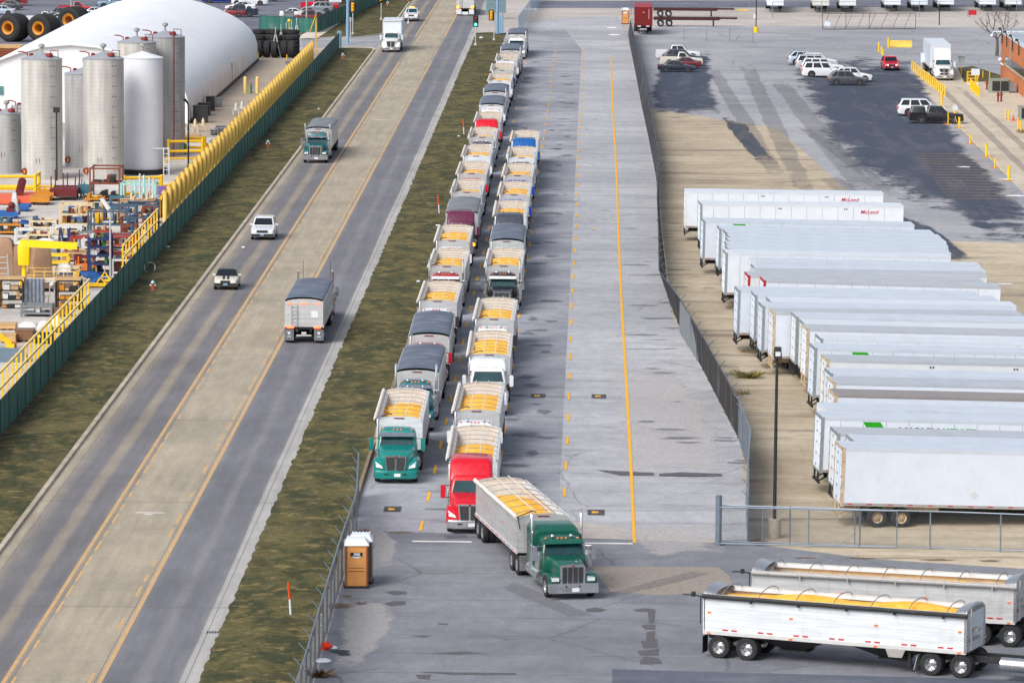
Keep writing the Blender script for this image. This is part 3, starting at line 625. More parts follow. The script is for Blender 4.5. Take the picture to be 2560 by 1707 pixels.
# ------------------------------------------------------------------ tractors; d = how far the cab back wall sits ahead of y=-0.9
def frame_fn(nose):
    def f(b):
        for s in (-1, 1): b.box(s * .42 - .06, s * .42 + .06, -nose + .5, 2.3, .62, .9)
        b.box(-.5, .5, .2, 1.5, .9, 1.04); b.box(-.95, .95, -nose + .9, -nose + 1.3, .42, .55)
        for y in (.25, 1.6): b.cyl((-1.0, y, .51), (1.0, y, .51), .1)
    return f
def grille_bars(b): pass
def build_tractor(root, sp):
    style, col = sp['style'], sp['col']; P = paint(col); P2 = paint(sp.get('roofcol', col)); sl = sp.get('sleeper', 0.0)
    cb = -1.5 - sl - sp.get('gap', 0); cf = cb - 1.55; cls = style == 'classic'
    hood = 2.15 if cls else 2.05; nose = -(cf - hood)           # nose: distance from trailer front to the grille
    roofz = sp.get('roofz', 2.62)
    key = '%s_%.2f_%.2f_%.1f' % (style, sl, roofz, sp.get('gap', 0))
    part('frame', 'frame%.2f' % nose, frame_fn(nose), M_blk, root)
    # --- cab
    def cab(b):
        wt = .94 if cls else .98
        rings = [rrect(1.06, cf - .1, cb, .85, .08), rrect(1.08, cf - .12, cb, 1.25, .1), rrect(1.08, cf - .1, cb, 1.72, .12), rrect(wt, cf + .28, cb, 2.4, .14), rrect(wt - .06, cf + .42, cb - .02, roofz - .04, .16), rrect(wt - .3, cf + .7, cb - .15, roofz + .06, .2)]
        b.loft(rings, 0, True, (True, True))
    o_cab = part('cab', 'cab' + key, cab, P, root, angle=30)
    def wsh(b):
        y0, y1 = cf - .1, cf + .28
        def at(u, z): t = (z - 1.72) / .68; return (u * (1.08 - .12 + (.94 - .14 - .96) * t), y0 + (y1 - y0) * t - .012, z)
        if cls:
            for u0, u1 in ((-.93, -.03), (.03, .93)): b.quad(at(u0, 1.79), at(u1, 1.79), at(u1, 2.34), at(u0, 2.34))
        else: b.quad(at(-.96, 1.80), at(.96, 1.80), at(.93, 2.37), at(-.93, 2.37))
    part('windshield', 'wsh' + key, wsh, M_glass, o_cab)
    def rub(b):
        y0, y1 = cf - .1, cf + .28
        def at(u, z): t = (z - 1.72) / .68; return (u * (.97 - .15 * t), y0 + (y1 - y0) * t - .006, z)
        b.quad(at(-1.0, 1.75), at(1.0, 1.75), at(.99, 2.40), at(-.99, 2.40))
        for s in (-.45, .15): b.tube([(s, cf - .12, 1.76), (s + .4, cf - .02, 1.88)], .014, 4)
    part('windshield_frame', 'rub' + key, rub, M_blk, o_cab)
    def sw(b):
        for s in (-1, 1):
            def at(y, z): t = (z - 1.72) / .68; return (s * (1.088 - .115 * t), y, z)
            b.quad(at(cf + .32, 1.78), at(cb - .55, 1.78), at(cb - .55, 2.26), at(cf + .45, 2.26))
    part('side_window', 'sw' + key, sw, M_dglass, o_cab)
    vis = sp.get('visor')
    if vis:
        def vz(b): b.plate((-.95, cf + .30, 2.47), (.95, cf + .30, 2.47), (.97, cf - .08, 2.32), (-.97, cf - .08, 2.32), .02)
        part('sun_visor', 'vis' + key, vz, {'chrome': M_chr, 'white': paint('white'), 'body': P}[vis], o_cab)
    def rl(b):
        for x in (-.78, -.2, 0, .2, .78): b.ball((x, cf + .46, roofz + .0), .055, 6)
    if not sl or cls: part('roof_marker_lights', 'rl' + key, rl, mat('red_marker', (206, 60, 50), .4) if sp.get('redmk') else M_amb, o_cab)
    if sp.get('horns', cls):
        def hn(b):
            for x in (-.45, .45): b.lathe([(.10, -.1), (.085, 0), (.03, .1), (.03, .35)], (x, cf + .6, roofz + .1), 'y', 9); b.ball((x, cf + .5, roofz + .1), .1, 6)
        part('air_horns', 'hn' + key, hn, M_chr, o_cab)
    # --- sleeper
    if sl:
        hz = sp.get('sleepz', 2.95)
        def slp(b):
            if cls:   # separate flat-faced bunk, rounded top
                b.loft([rring(1.12, .8, hz - .25, cb - .02, .3), rring(1.13, .78, hz - .04, cb + .35, .36), rring(1.13, .78, hz, cb + .8, .36), rring(1.13, .78, hz - .02, cb + sl + .05, .3)], 0, True)
            else:     # raised roof sweeping from the windshield header back
                b.loft([rrect(1.1, cb - .05, cb + sl, .85, .1), rrect(1.1, cb - .05, cb + sl, 2.1, .12), rrect(1.1, cf + .45, cb + sl, 2.42, .14), rrect(1.08, cf + .55, cb + sl, 2.6, .16), rrect(1.08, cf + .95, cb + sl, hz - .28, .2), rrect(1.02, cf + 1.15, cb + sl, hz - .08, .24), rrect(.84, cf + 1.45, cb + sl - .1, hz, .3)], 0, True)
        o_s = part('sleeper', 'slp%s_%.2f' % (key, hz), slp, P2, root, angle=40)
        if not cls:
            def rl2(b):
                for x in (-.72, -.2, 0, .2, .72): b.box(x - .06, x + .06, cf + .42, cf + .5, 2.47, 2.52)
            part('roof_marker_lights', 'rl2' + key, rl2, M_lamp, o_s)
        else:
            def swn(b): b.box(-1.145, 1.145, cb + .3, cb + .62, 1.6, 2.15)
            part('bunk_window', 'swn' + key, swn, M_dglass, o_s)
    # --- hood
    hf = cf - hood
    if cls:
        def hd(b):
            b.loft([rring(.86, 1.0, 1.78, cf + .0, .2), rring(.74, .95, 1.74, cf - .7, .2), rring(.62, .85, 1.66, hf + .2, .18), rring(.60, .8, 1.62, hf + .1, .16)], 0, True)
            for s in (-1, 1):   # fender pods over the steer wheels
                arc = [(hf - .02, .62), (hf - .03, .98), (hf + .22, 1.16), (hf + .75, 1.2), (hf + 1.25, 1.06), (hf + 1.55, .72), (hf + 1.45, .72), (hf + 1.2, .98), (hf + .75, 1.1), (hf + .3, 1.04), (hf + .14, .9), (hf + .12, .62)]
                b.prism(arc, 'x', min(s * .58, s * 1.16), max(s * .58, s * 1.16))
        o_h = part('hood', 'hd' + key, hd, P, root, angle=35)
        def gr(b):
            b.loft([rring(.60, .62, 1.64, hf + .12, .14), rring(.60, .62, 1.66, hf - .02, .14)], 0, False)
            b.box(-.03, .03, hf - .05, hf + .2, 1.66, 1.73)
        part('grille_surround', 'grs' + key, gr, M_chr, o_h, angle=35)
        def gm(b): b.box(-.5, .5, hf - .035, hf - .02, .70, 1.54)
        part('grille', 'grm' + key, gm, M_grl, o_h)
        def gb(b):
            for x in (-.25, 0, .25): b.box(x - .012, x + .012, hf - .045, hf - .036, .70, 1.54)
            b.box(-.5, .5, hf - .044, hf - .036, .70, .72)
        part('grille_bars', 'grb' + key, gb, M_chr, o_h)
        part('badge', 'grbd' + key, lambda b: b.ball((0, hf - .03, 1.60), .055, 6, 0, (1.6, .4, .6)), mat('red_badge', (150, 24, 30), .4), o_h)
        def bmp(b): b.loft([rring(1.18, .34, .80, hf - .14, .04), rring(1.2, .34, .80, hf - .24, .04)], 0, True); b.loft([rring(1.17, .36, .78, hf + .1, .03), rring(1.18, .34, .80, hf - .14, .04)], 0, False)
        o_b = part('bumper', 'bmp' + key, bmp, M_chr, root)
        def tow(b):
            for x in (-.35, .3): b.cyl((x, hf - .25, .66), (x, hf - .2, .66), .05, n=8)
        part('tow_hole', 'tow' + key, tow, M_blk, o_b)
        for s in (-1, 1):
            o = part('headlight', 'hlp%s%d' % (key, s), lambda b, s=s: b.loft([rring(.2, .88, 1.08, hf - .12, .05), rring(.22, .86, 1.1, hf + .12, .06)], 0, True), M_chr, root, (s * .86, 0, 0))
            part('lens', 'hll' + key, lambda b: b.box(-.17, .17, hf - .135, hf - .12, .9, 1.06), M_lit if sp.get('lights') else M_lamp, o)
            if sp.get('detail', 1): part('air_cleaner', 'acl' + key, lambda b: b.lathe([(.17, 1.15), (.19, 1.2), (.19, 1.75), (.21, 1.77), (.21, 1.9), (.12, 1.95)], (0, cf + .05, 0), 'z', 14), M_pol, root, (s * 1.2, 0, 0))
            def st(b): b.tube([(s * 1.2, cb + .14, .7), (s * 1.2, cb + .14, 2.0)], .13, 10); b.tube([(s * 1.2, cb + .14, 2.0), (s * 1.2, cb + .14, 3.25), (s * 1.2, cb + .2, 3.42), (s * 1.2, cb + .3, 3.5)], .075, 9)
            part('exhaust_stack', 'stk%s%d' % (key, s), st, M_chr, root)
    else:
        def hd(b):
            b.loft([rring(1.02, .95, 1.84, cf + .02, .18), rring(1.0, .9, 1.80, cf - .6, .22), rring(.92, .8, 1.70, hf + .7, .26), rring(.80, .72, 1.60, hf + .12, .22), rring(.66, .72, 1.50, hf, .16)], 0, True)
            for s in (-1, 1):
                arc = [(hf + .0, .62), (hf + .02, 1.1), (hf + .3, 1.34), (hf + .8, 1.4), (hf + 1.3, 1.2), (hf + 1.62, .7), (hf + 1.46, .7), (hf + 1.2, 1.02), (hf + .72, 1.12), (hf + .32, 1.0), (hf + .2, .62)]
                n_ = len(arc); b.loft([[(s * .6, y, z) for y, z in arc], [(s * 1.12, y, z - .02) for y, z in arc], [(s * 1.2, hf + .7 + (y - hf - .7) * .93, z - .09) for y, z in arc]], 0, True)
        o_h = part('hood', 'hd' + key, hd, P, root, angle=35)
        def gr(b): b.loft([[(-.60, hf + .02, 1.52), (.60, hf + .02, 1.52), (.50, hf - .02, .62), (-.50, hf - .02, .62)], [(-.60, hf - .08, 1.54), (.60, hf - .08, 1.54), (.50, hf - .14, .61), (-.50, hf - .14, .61)]], 0, False)
        part('grille_surround', 'grs' + key, gr, M_chr, o_h)
        def gm(b):
            for s in (-1, 1): b.hex([(s * .045, hf - .155, .68), (s * .45, hf - .155, .68), (s * .45, hf - .10, .68), (s * .045, hf - .10, .68), (s * .045, hf - .10, 1.45), (s * .53, hf - .10, 1.45), (s * .53, hf - .06, 1.45), (s * .045, hf - .06, 1.45)])
        part('grille', 'grm' + key, gm, M_grl, o_h)
        part('badge', 'grbd' + key, lambda b: b.ball((0, hf - .10, 1.50), .06, 6, 0, (1, .5, 1.2)), mat('red_badge', (150, 24, 30), .4), o_h)
        bm_ = {'body': P, 'chrome': M_pol}[sp.get('bumper', 'chrome')]
        def bmp(b): b.loft([rring(1.2, .30, .72, hf + .5, .06), rring(1.2, .28, .74, hf + .1, .1), rring(1.12, .28, .74, hf - .14, .12), rring(.9, .30, .72, hf - .22, .1)], 0, True)
        o_b = part('bumper', 'bmp' + key, bmp, bm_, root)
        def tow(b):
            for x in (-.5, .5): b.box(x - .12, x + .12, hf - .235, hf - .2, .5, .58)
        part('bumper_opening', 'tow' + key, tow, M_blk, o_b)
        for s in (-1, 1):
            def hl(b): b.hex([(s * .68, hf - .07, .84), (s * 1.06, hf - .02, .90), (s * 1.14, hf + .3, .90), (s * .68, hf + .1, .84), (s * .76, hf - .05, .98), (s * 1.1, hf + .06, 1.2), (s * 1.16, hf + .4, 1.2), (s * .74, hf + .14, 1.0)])
            part('headlight', 'hl%s%d' % (key, s), hl, M_lit if sp.get('lights') else M_lamp, root)
        if sp.get('stack', 1):
            def st(b): b.tube([(-1.12, cb + .2, .8), (-1.12, cb + .2, 2.75), (-1.12, cb + .28, 2.98), (-1.05, cb + .42, 3.06)], .08, 8)
            part('exhaust_stack', 'stk' + key, st, M_pol, root)
    def plate_(b): b.box(-.17, .17, -.015, 0, -.09, .09)
    part('number_plate', 'npl', plate_, M_plate, o_b, (0.1, hf - (.245 if cls else .225), .5))
    if sp.get('signal'): part('indicator', 'sig' + key, lambda b: b.ball((1.06, hf + .1, 1.0), .16, 8), M_litamb if sp['signal'] == 1 else M_lit, root)
    # --- mirrors, tanks, steps
    for s in (-1, 1):
        def arm(b): b.tube([(s * 1.0, cf + .1, 2.2), (s * 1.38, cf - .05, 2.2)], .02, 5); b.tube([(s * 1.05, cf + .0, 1.55), (s * 1.38, cf - .05, 1.6)], .02, 5)
        oa = part('mirror_arm', 'mra%s%d' % (key, s), arm, M_chr if cls else M_blk, root)
        def mr(b): b.loft([rring(.11, 1.55, 2.2, cf - .14, .06), rring(.13, 1.52, 2.23, cf - .04, .08), rring(.11, 1.55, 2.2, cf + .06, .06)], 0, True)
        part('mirror', 'mr' + key, mr, M_chr if cls else P if sp.get('mircol', 1) else M_blk, oa, (s * 1.42, 0, 0))
        part('fuel_tank', 'tank' + key, lambda b: b.cyl((0, cf + .35, .72), (0, cb + sl * .8 + .1, .72), .31, n=16), M_pol, root, (s * .95, 0, 0))
        part('step', 'step' + key, lambda b: (b.box(-.1, .3, cf - .02, cf + .7, .36, .4), b.box(-.1, .3, cf - .02, cf + .7, .62, .66)) and None, M_pol, root, (s * .9, 0, 0))
    wheel(root, -1.02, hf + (.82 if cls else .86), .29, steer=sp.get('steer', 0)); wheel(root, 1.02, hf + (.82 if cls else .86), .29, steer=sp.get('steer', 0))
    for y in (.25, 1.6):
        for s in (-1, 1): wheel(root, s * .98, y, .60)
    if cls:
        for s in (-1, 1): part('wheel_fender', 'dfen', lambda b: b.box(-.3, .3, -.62, -.5, .35, 1.05), M_pol, root, (s * .98, 0, 0))
    return hf

def grain_truck(label, loc, rz, sp, corn_label=None):
    root = thing('grain_truck', label, 'truck', loc, rz, sp.get('group', 'grain trucks queueing to unload'))
    grain_trailer(root, {'alu': M_alu, 'white': M_aluw}[sp.get('body', 'alu')], 'open' if sp.get('corn') is not None else 'tarp', sp.get('tarp'), sp.get('rear', False))
    build_tractor(root, sp)
    if sp.get('corn') is not None:
        lv, sd_ = sp['corn']
        o = solo('corn_load', corn_fn(lv, sd_), M_corn, corn_label or label, 'corn', loc, rz, 'corn loads in the open grain trailers'); o.data.polygons.foreach_set('use_smooth', [True] * len(o.data.polygons))
    return root

# rows of the queue: (x, y of trailer front), description, spec
ROW1 = [
 ((-10.55, 267.2), 'teal', dict(style='aero', col='teal', visor='chrome', bumper='body', corn=(-.10, 3), body='white', roofz=2.62), 'teal day-cab grain truck with chrome visor, first of the kerbside queue', 'corn with bare liner behind it, in the trailer of the first teal truck'),
 ((-10.3, 287.5), 'deep_teal', dict(style='classic', col='deep_teal', visor='chrome', tarp=M_tarp, horns=1), 'dark teal truck with polished visor under a slate tarp, second in kerbside queue', None),
 ((-10.2, 305.6), 'crimson', dict(style='aero', col='crimson', tarp=M_tarp, horns=1, lights=1), 'crimson day-cab truck with slate tarp and lit headlamps, third in kerbside queue', None),
 ((-10.3, 325.2), 'white', dict(style='aero', col='white', redmk=1, corn=(-.02, 5), mircol=0), 'white day-cab truck with red roof markers, fourth in kerbside queue', 'two corn mounds in the trailer fourth in the kerbside queue'),
 ((-10.35, 347.6), 'dark_red', dict(style='classic', col='dark_red', visor='white', corn=(-.02, 7)), 'dark red long-nose truck with white visor, fifth in kerbside queue', 'pale corn in the trailer of the dark red long-nose truck'),
 ((-10.5, 366.0), 'white', dict(style='aero', col='white', corn=(.10, 8)), 'white day-cab truck with heaped corn, sixth in kerbside queue', 'heaped bright corn in the sixth trailer of the kerbside queue'),
 ((-10.4, 388.6), 'plum', dict(style='aero', col='plum', sleeper=1.35, sleepz=3.35, tarp=M_tarpg, signal=1, stack=0), 'plum high-roof sleeper truck with grey tarp and lit amber indicator', None),
 ((-10.5, 407.0), 'dark_red', dict(style='classic', col='crimson', visor='chrome', corn=(-.22, 11)), 'crimson long-nose truck with chrome visor, eighth in kerbside queue', 'low corn strip in the trailer behind the crimson long-nose truck'),
 ((-10.55, 425.2), 'red', dict(style='aero', col='red', corn=(-.05, 12)), 'bright red day-cab truck with corn, ninth in kerbside queue', 'corn in the ninth trailer of the kerbside queue, behind a bright red cab'),
 ((-10.6, 444.0), 'white', dict(style='aero', col='white', corn=(.0, 13), body='white'), 'white day-cab truck with corn, tenth in kerbside queue', 'corn in the tenth trailer of the kerbside queue, behind a white cab'),
 ((-10.55, 465.9), 'black', dict(style='classic', col='charcoal', visor='white', corn=(-.16, 14)), 'charcoal long-nose truck with white visor, eleventh in kerbside queue', 'thin corn band in the trailer of the charcoal long-nose truck'),
 ((-10.5, 486.6), 'red', dict(style='aero', col='red', sleeper=1.3, sleepz=3.3, corn=(-.05, 15)), 'bright red high-roof sleeper truck, twelfth in kerbside queue', 'corn behind the bright red high-roof sleeper'),
 ((-10.6, 508.8), 'white', dict(style='aero', col='white', tarp=M_tarp, front='white'), 'white-fronted truck under slate tarp, thirteenth in kerbside queue', None),
 ((-10.6, 528.0), 'deep_teal', dict(style='classic', col='blue', tarp=M_tarp, detail=0), 'blue long-nose truck with twin stacks under slate tarp', None),
 ((-10.5, 546.8), 'white', dict(style='aero', col='white', corn=(.02, 17), body='white'), 'white day-cab truck with corn, fifteenth in kerbside queue', 'bright corn in the fifteenth trailer of the kerbside queue'),
 ((-10.55, 565.5), 'silver', dict(style='aero', col='navy', visor='body', corn=(-.12, 18)), 'navy truck with grey-tan load, sixteenth in kerbside queue', 'dull corn in the sixteenth trailer of the kerbside queue, behind a navy cab'),
 ((-10.4, 584.6), 'white', dict(style='aero', col='white', sleeper=.9, sleepz=2.9, corn=(-.3, 19)), 'white mid-roof truck with near empty trailer, seventeenth in kerbside queue', 'sparse corn in the seventeenth trailer of the kerbside queue'),
 ((-10.2, 602.8), 'dark_red', dict(style='classic', col='dark_red', roofcol='white', tarp=M_tarp, lights=1), 'dark red truck with slate tarp and lit lamp, eighteenth in kerbside queue', None),
 ((-10.0, 637.5), 'white', dict(style='classic', col='white', tarp=M_tarp, lights=1, visor='body'), 'white long-nose truck under slate tarp, last of the kerbside queue', None)]
ROW2 = [
 ((-6.1, 252.0), 'red', dict(style='aero', col='red', sleeper=1.75, sleepz=3.4, corn=(-.26, 21), body='white'), 'bright red high-roof sleeper truck, first of the second queue', 'low corn in the bare trailer behind the first red sleeper of the second queue'),
 ((-6.35, 270.3), 'white', dict(style='aero', col='white', corn=(.02, 22), redmk=1, horns=1), 'white day-cab truck with round horns on its roof, second queue', 'corn in the trailer right behind the first red sleeper truck'),
 ((-6.2, 296.0), 'white', dict(style='aero', col='white', sleeper=1.3, sleepz=3.05, corn=(.14, 23)), 'white rounded-roof sleeper truck heaped with corn, second queue', 'full heap of pale corn behind the white rounded sleeper'),
 ((-6.3, 315.0), 'white', dict(style='aero', col='white', corn=(-.06, 24), mircol=0, horns=1), 'white day-cab truck with black mirrors and amber roof lamps, second queue', 'corn in the trailer of the white truck with black mirrors'),
 ((-6.3, 348.1), 'black', dict(style='classic', col='black', visor='white', corn=(.02, 25)), 'black long-nose truck with white visor and chrome grille', 'bright corn in the trailer of the black long-nose truck'),
 ((-6.4, 365.9), 'white', dict(style='aero', col='white', tarp=M_tarp, mircol=0), 'white day-cab truck under slate tarp, second queue', None),
 ((-6.5, 387.0), 'charcoal', dict(style='aero', col='charcoal', sleeper=1.35, sleepz=3.3, corn=(.04, 27), body='white'), 'charcoal high-roof sleeper truck with corn, second queue', 'bright corn behind the charcoal high-roof sleeper'),
 ((-6.5, 405.0), 'blue', dict(style='aero', col='royal_blue', roofcol='white', visor='white', corn=(.06, 28), lights=1), 'royal blue truck with white visor and lit lamp, second queue', 'corn filling the trailer of the royal blue truck with white visor'),
 ((-6.5, 423.6), 'royal_blue', dict(style='aero', col='royal_blue', corn=(-.04, 29), signal=2), 'royal blue day-cab truck with plain roof, second queue', 'corn in the trailer of the royal blue truck with plain roof'),
 ((-6.45, 442.5), 'navy', dict(style='classic', col='navy', visor='white', corn=(-.14, 30), body='white'), 'navy long-nose truck with white visor, second queue', 'dusty corn in the trailer of the navy long-nose truck'),
 ((-6.45, 462.3), 'blue', dict(style='aero', col='blue', sleeper=1.35, sleepz=3.35, corn=(-.18, 31), body='white'), 'bright blue high-roof sleeper truck, last of the second queue', 'low dusty corn behind the bright blue high-roof sleeper')]
for row in (ROW1, ROW2):
    for i, ((x, y), c, sp, lb, cl) in enumerate(row):
        t = grain_truck(lb, (x, y, 0), random.Random(i).uniform(-.006, .006), sp, cl)
        if sp.get('front'): part('front_cover', 'fcov', lambda b: b.box(-1.2, 1.2, -.06, -.01, 1.2, 2.74), M_tarpw, t)

# the truck pulling out: tractor and trailer at their own angles
def turning():
    a = Vector((-4.45, 244.5)); c = Vector((-2.2, 232.85)); d = a - c; rz = math.atan2(-d.x, d.y)
    root = thing('grain_truck', 'dark green long-nose sleeper truck turning out past the white stop line', 'truck', (c.x, c.y, 0), rz, 'grain trucks queueing to unload')
    grain_trailer(root, M_alu, 'open'); side_lights(root)
    n0 = len(bpy.data.objects)
    before = set(bpy.data.objects); build_tractor(root, dict(style='classic', col='dark_green', sleeper=1.7, sleepz=2.92, visor='body', roofz=2.5))
    dz = 0.21 - rz                       # extra yaw of the tractor about the kingpin
    K = Matrix.Translation((0, .9, 0)) @ Matrix.Rotation(dz, 4, 'Z') @ Matrix.Translation((0, -.9, 0))
    for o in set(bpy.data.objects) - before:
        if o.parent == root: o.matrix_local = K @ Matrix.LocRotScale(o.location, o.rotation_euler, o.scale)
    solo('corn_load', corn_fn(-.12, 41), M_corn, 'corn in the trailer of the dark green turning truck', 'corn', (c.x, c.y, 0), rz, 'corn loads in the open grain trailers')
turning()

# on the highway
grain_truck('teal long-nose grain truck driving up the highway under a dark tarp', (-26.75, 474.6, 0), .0, dict(style='classic', col='deep_teal', visor='chrome', tarp=M_tarpg, group='trucks on the highway', roofz=2.75))
t = grain_truck('aluminium grain trailer seen from behind with red cab ahead on the highway', (-19.25, 337.0, 0), math.pi, dict(style='classic', col='crimson', tarp=M_tarp, rear=True, group='trucks on the highway'))
def rear_decals(b):
    for s in (-1, 1):
        b.box(s * 1.0 - .13, s * 1.0 + .13, TL + .001, TL + .004, .44, .48); b.add([(s * 1.0 - .12, TL + .003, .78), (s * 1.0 + .12, TL + .003, .78), (s * 1.0, TL + .003, .56)], [(0, 1, 2)])
part('mud_flap_emblem', None, rear_decals, mat('white_emblem', (214, 218, 220), .6), t)
def rear_lamps(b):
    for x in (-1.05, -.72, -.15, 0, .15, .72, 1.05): b.ball((x, TL + .02, 2.68), .06, 6, 0, (1.5, .4, .9))
    for s in (-1, 1):
        for q in (0, .16, .32): b.cyl((s * (.72 + q), TL + .0, 1.09), (s * (.72 + q), TL + .06, 1.09), .065, n=8)
part('rear_lamps', None, rear_lamps, M_litred, t)
part('rear_bumper', None, lambda b: (b.box(-.5, .5, TL - .1, TL - .02, .5, .58), b.box(-.16, .16, TL - .02, TL, .62, .78)) and None, M_whtalu, t)
part('rear_sign', None, lambda b: b.box(-1.0 + .05, -.5, TL + .001, TL + .02, 1.75, 2.2), mat('white_sign_panel', (220, 224, 226), .5), t, (0, 0, 0))
part('trailer_antenna', None, lambda b: (b.tube([(-.95, -3.0, 2.5), (-.95, -3.0, 4.0)], .015, 4), b.tube([(.95, -3.0, 2.5), (.95, -3.0, 4.0)], .015, 4)) and None, M_blk, t)
# ================================================================== PARKED BOX TRAILERS
M_bw = [mat('box_white_%s' % n, c, .42, 0, .04, .8, g, (150, 140, 126)) for n, c, g in (('clean', (216, 224, 234), .06), ('cool', (206, 216, 229), .1), ('chalky', (212, 217, 221), .15), ('aged', (202, 203, 200), .25))]
M_br = [mat('box_roof_%s' % n, c, .5, .15, .05, .5, g, (132, 126, 122)) for n, c, g in (('pale', (198, 207, 218), .12), ('grey', (180, 186, 194), .25), ('brown', (146, 139, 137), .5), ('white', (210, 217, 226), .08))]
M_rust = mat('rusty_frame', (196, 178, 150), .7, 0, .2, 3, .75, (134, 84, 44)); M_galv = mat('galvanised_frame', (150, 160, 166), .5, .4, .12, 2, .25)
M_redf = mat('red_rear_frame', (178, 20, 36), .5, 0, .06); M_bfr = {'galv': M_galv, 'rust': M_rust, 'red': M_redf, 'white': M_bw[2]}
M_trim = mat('trailer_trim', (168, 166, 164), .5, .3, .1, 2, .3); M_seam = mat('panel_seam', (158, 164, 170), .5); M_dot = mat('dark_vent', (34, 48, 66), .5)
M_green = mat('logo_green', (30, 158, 10), .5, 0, .03); M_navy = mat('lettering_navy', (30, 40, 66), .5, 0, .03); M_redt = mat('lettering_red', (190, 40, 70), .5, 0, .05)
BW = 1.27
def tr_box(L, H):
    def f(b):
        b.box(-BW, BW, 0.04, L, 1.15, H - .03)
    return f
def tr_roof(L, H): return lambda b: (b.box(-BW - .005, BW + .005, .0, L + .005, H - .03, H), b.box(-BW - .012, BW + .012, .0, L + .01, H - .17, H - .04)) and None
def tr_seams(L, H):
    def f(b):
        y = 1.0
        while y < L - .4:
            for s in (-1, 1): b.box(s * BW - .008, s * BW + .008, y - .014, y + .014, 1.3, H - .18)
            y += 1.235
    return f
def tr_rail(L): return lambda b: [b.box(s * BW - .016, s * BW + .016, .02, L, 1.1, 1.25) for s in (-1, 1)] and None
def tr_rear(H):
    def f(b):
        for s in (-1, 1): b.box(s * (BW - .06) - .075, s * (BW - .06) + .075, -.05, .12, 1.05, H - .005)
        b.box(-BW, BW, -.05, .12, H - .18, H - .002); b.box(-BW, BW, -.05, .12, 1.05, 1.2)
    return f
def tr_door(H): return lambda b: (b.box(.02, BW - .14, -.035, .02, 1.2, H - .18), [b.box(x - .02, x + .02, -.07, -.035, 1.15, H - .15) for x in (.25, .85)]) and None
def tr_hinge(H): return lambda b: [b.box(-.05, .05, -.085, -.02, z - .05, z + .05) for z in (1.4, 2.0, 2.6, 3.2, 3.7)] and None
def tr_under(L):
    def f(b):
        for s in (-1, 1):
            b.box(s * .5 - .05, s * .5 + .05, .3, 5.2, .75, 1.12)
            b.bar((s * .62, -.02, 1.1), (s * .62, -.02, .5), .1); b.bar((s * .62, .02, .55), (s * .62, 1.0, 1.1), .07)
            b.box(s * .75 - .07, s * .75 + .07, L - 3.2, L - 3.05, .2, 1.12); b.box(s * .75 - .16, s * .75 + .16, L - 3.28, L - 2.97, .16, .22)
        b.box(-1.15, 1.15, -.07, .03, .46, .57)
        for y in range(2, int(L)): b.box(-1.2, 1.2, y - .03, y + .03, 1.05, 1.14)
        for y in (1.9, 3.15): b.cyl((-1.0, y, .5), (1.0, y, .5), .08)
    return f
def tr_tape(L):
    def f(b):
        for s in (-1, 1):
            y = .3
            while y < L - .2: b.box(s * (BW + .018) - .006, s * (BW + .018) + .006, y, y + .26, 1.17, 1.22); y += 1.05
    return f
def box_trailer(pa, pb, H, label, wm=0, rm=0, fr='galv', detail=2, seams=True, logo=None, L=16.1, group='parked box trailers'):
    """pa, pb: survey points of the near top edge, rear end and front end"""
    a = U(pa[0], pa[1], H); 
    if pb is None: ang = math.radians(-5.0)
    else: c = U(pb[0], pb[1], H); ang = math.atan2(c.y - a.y, c.x - a.x)
    return box_at(a, ang, H, label, wm, rm, fr, detail, seams, logo, L, group)
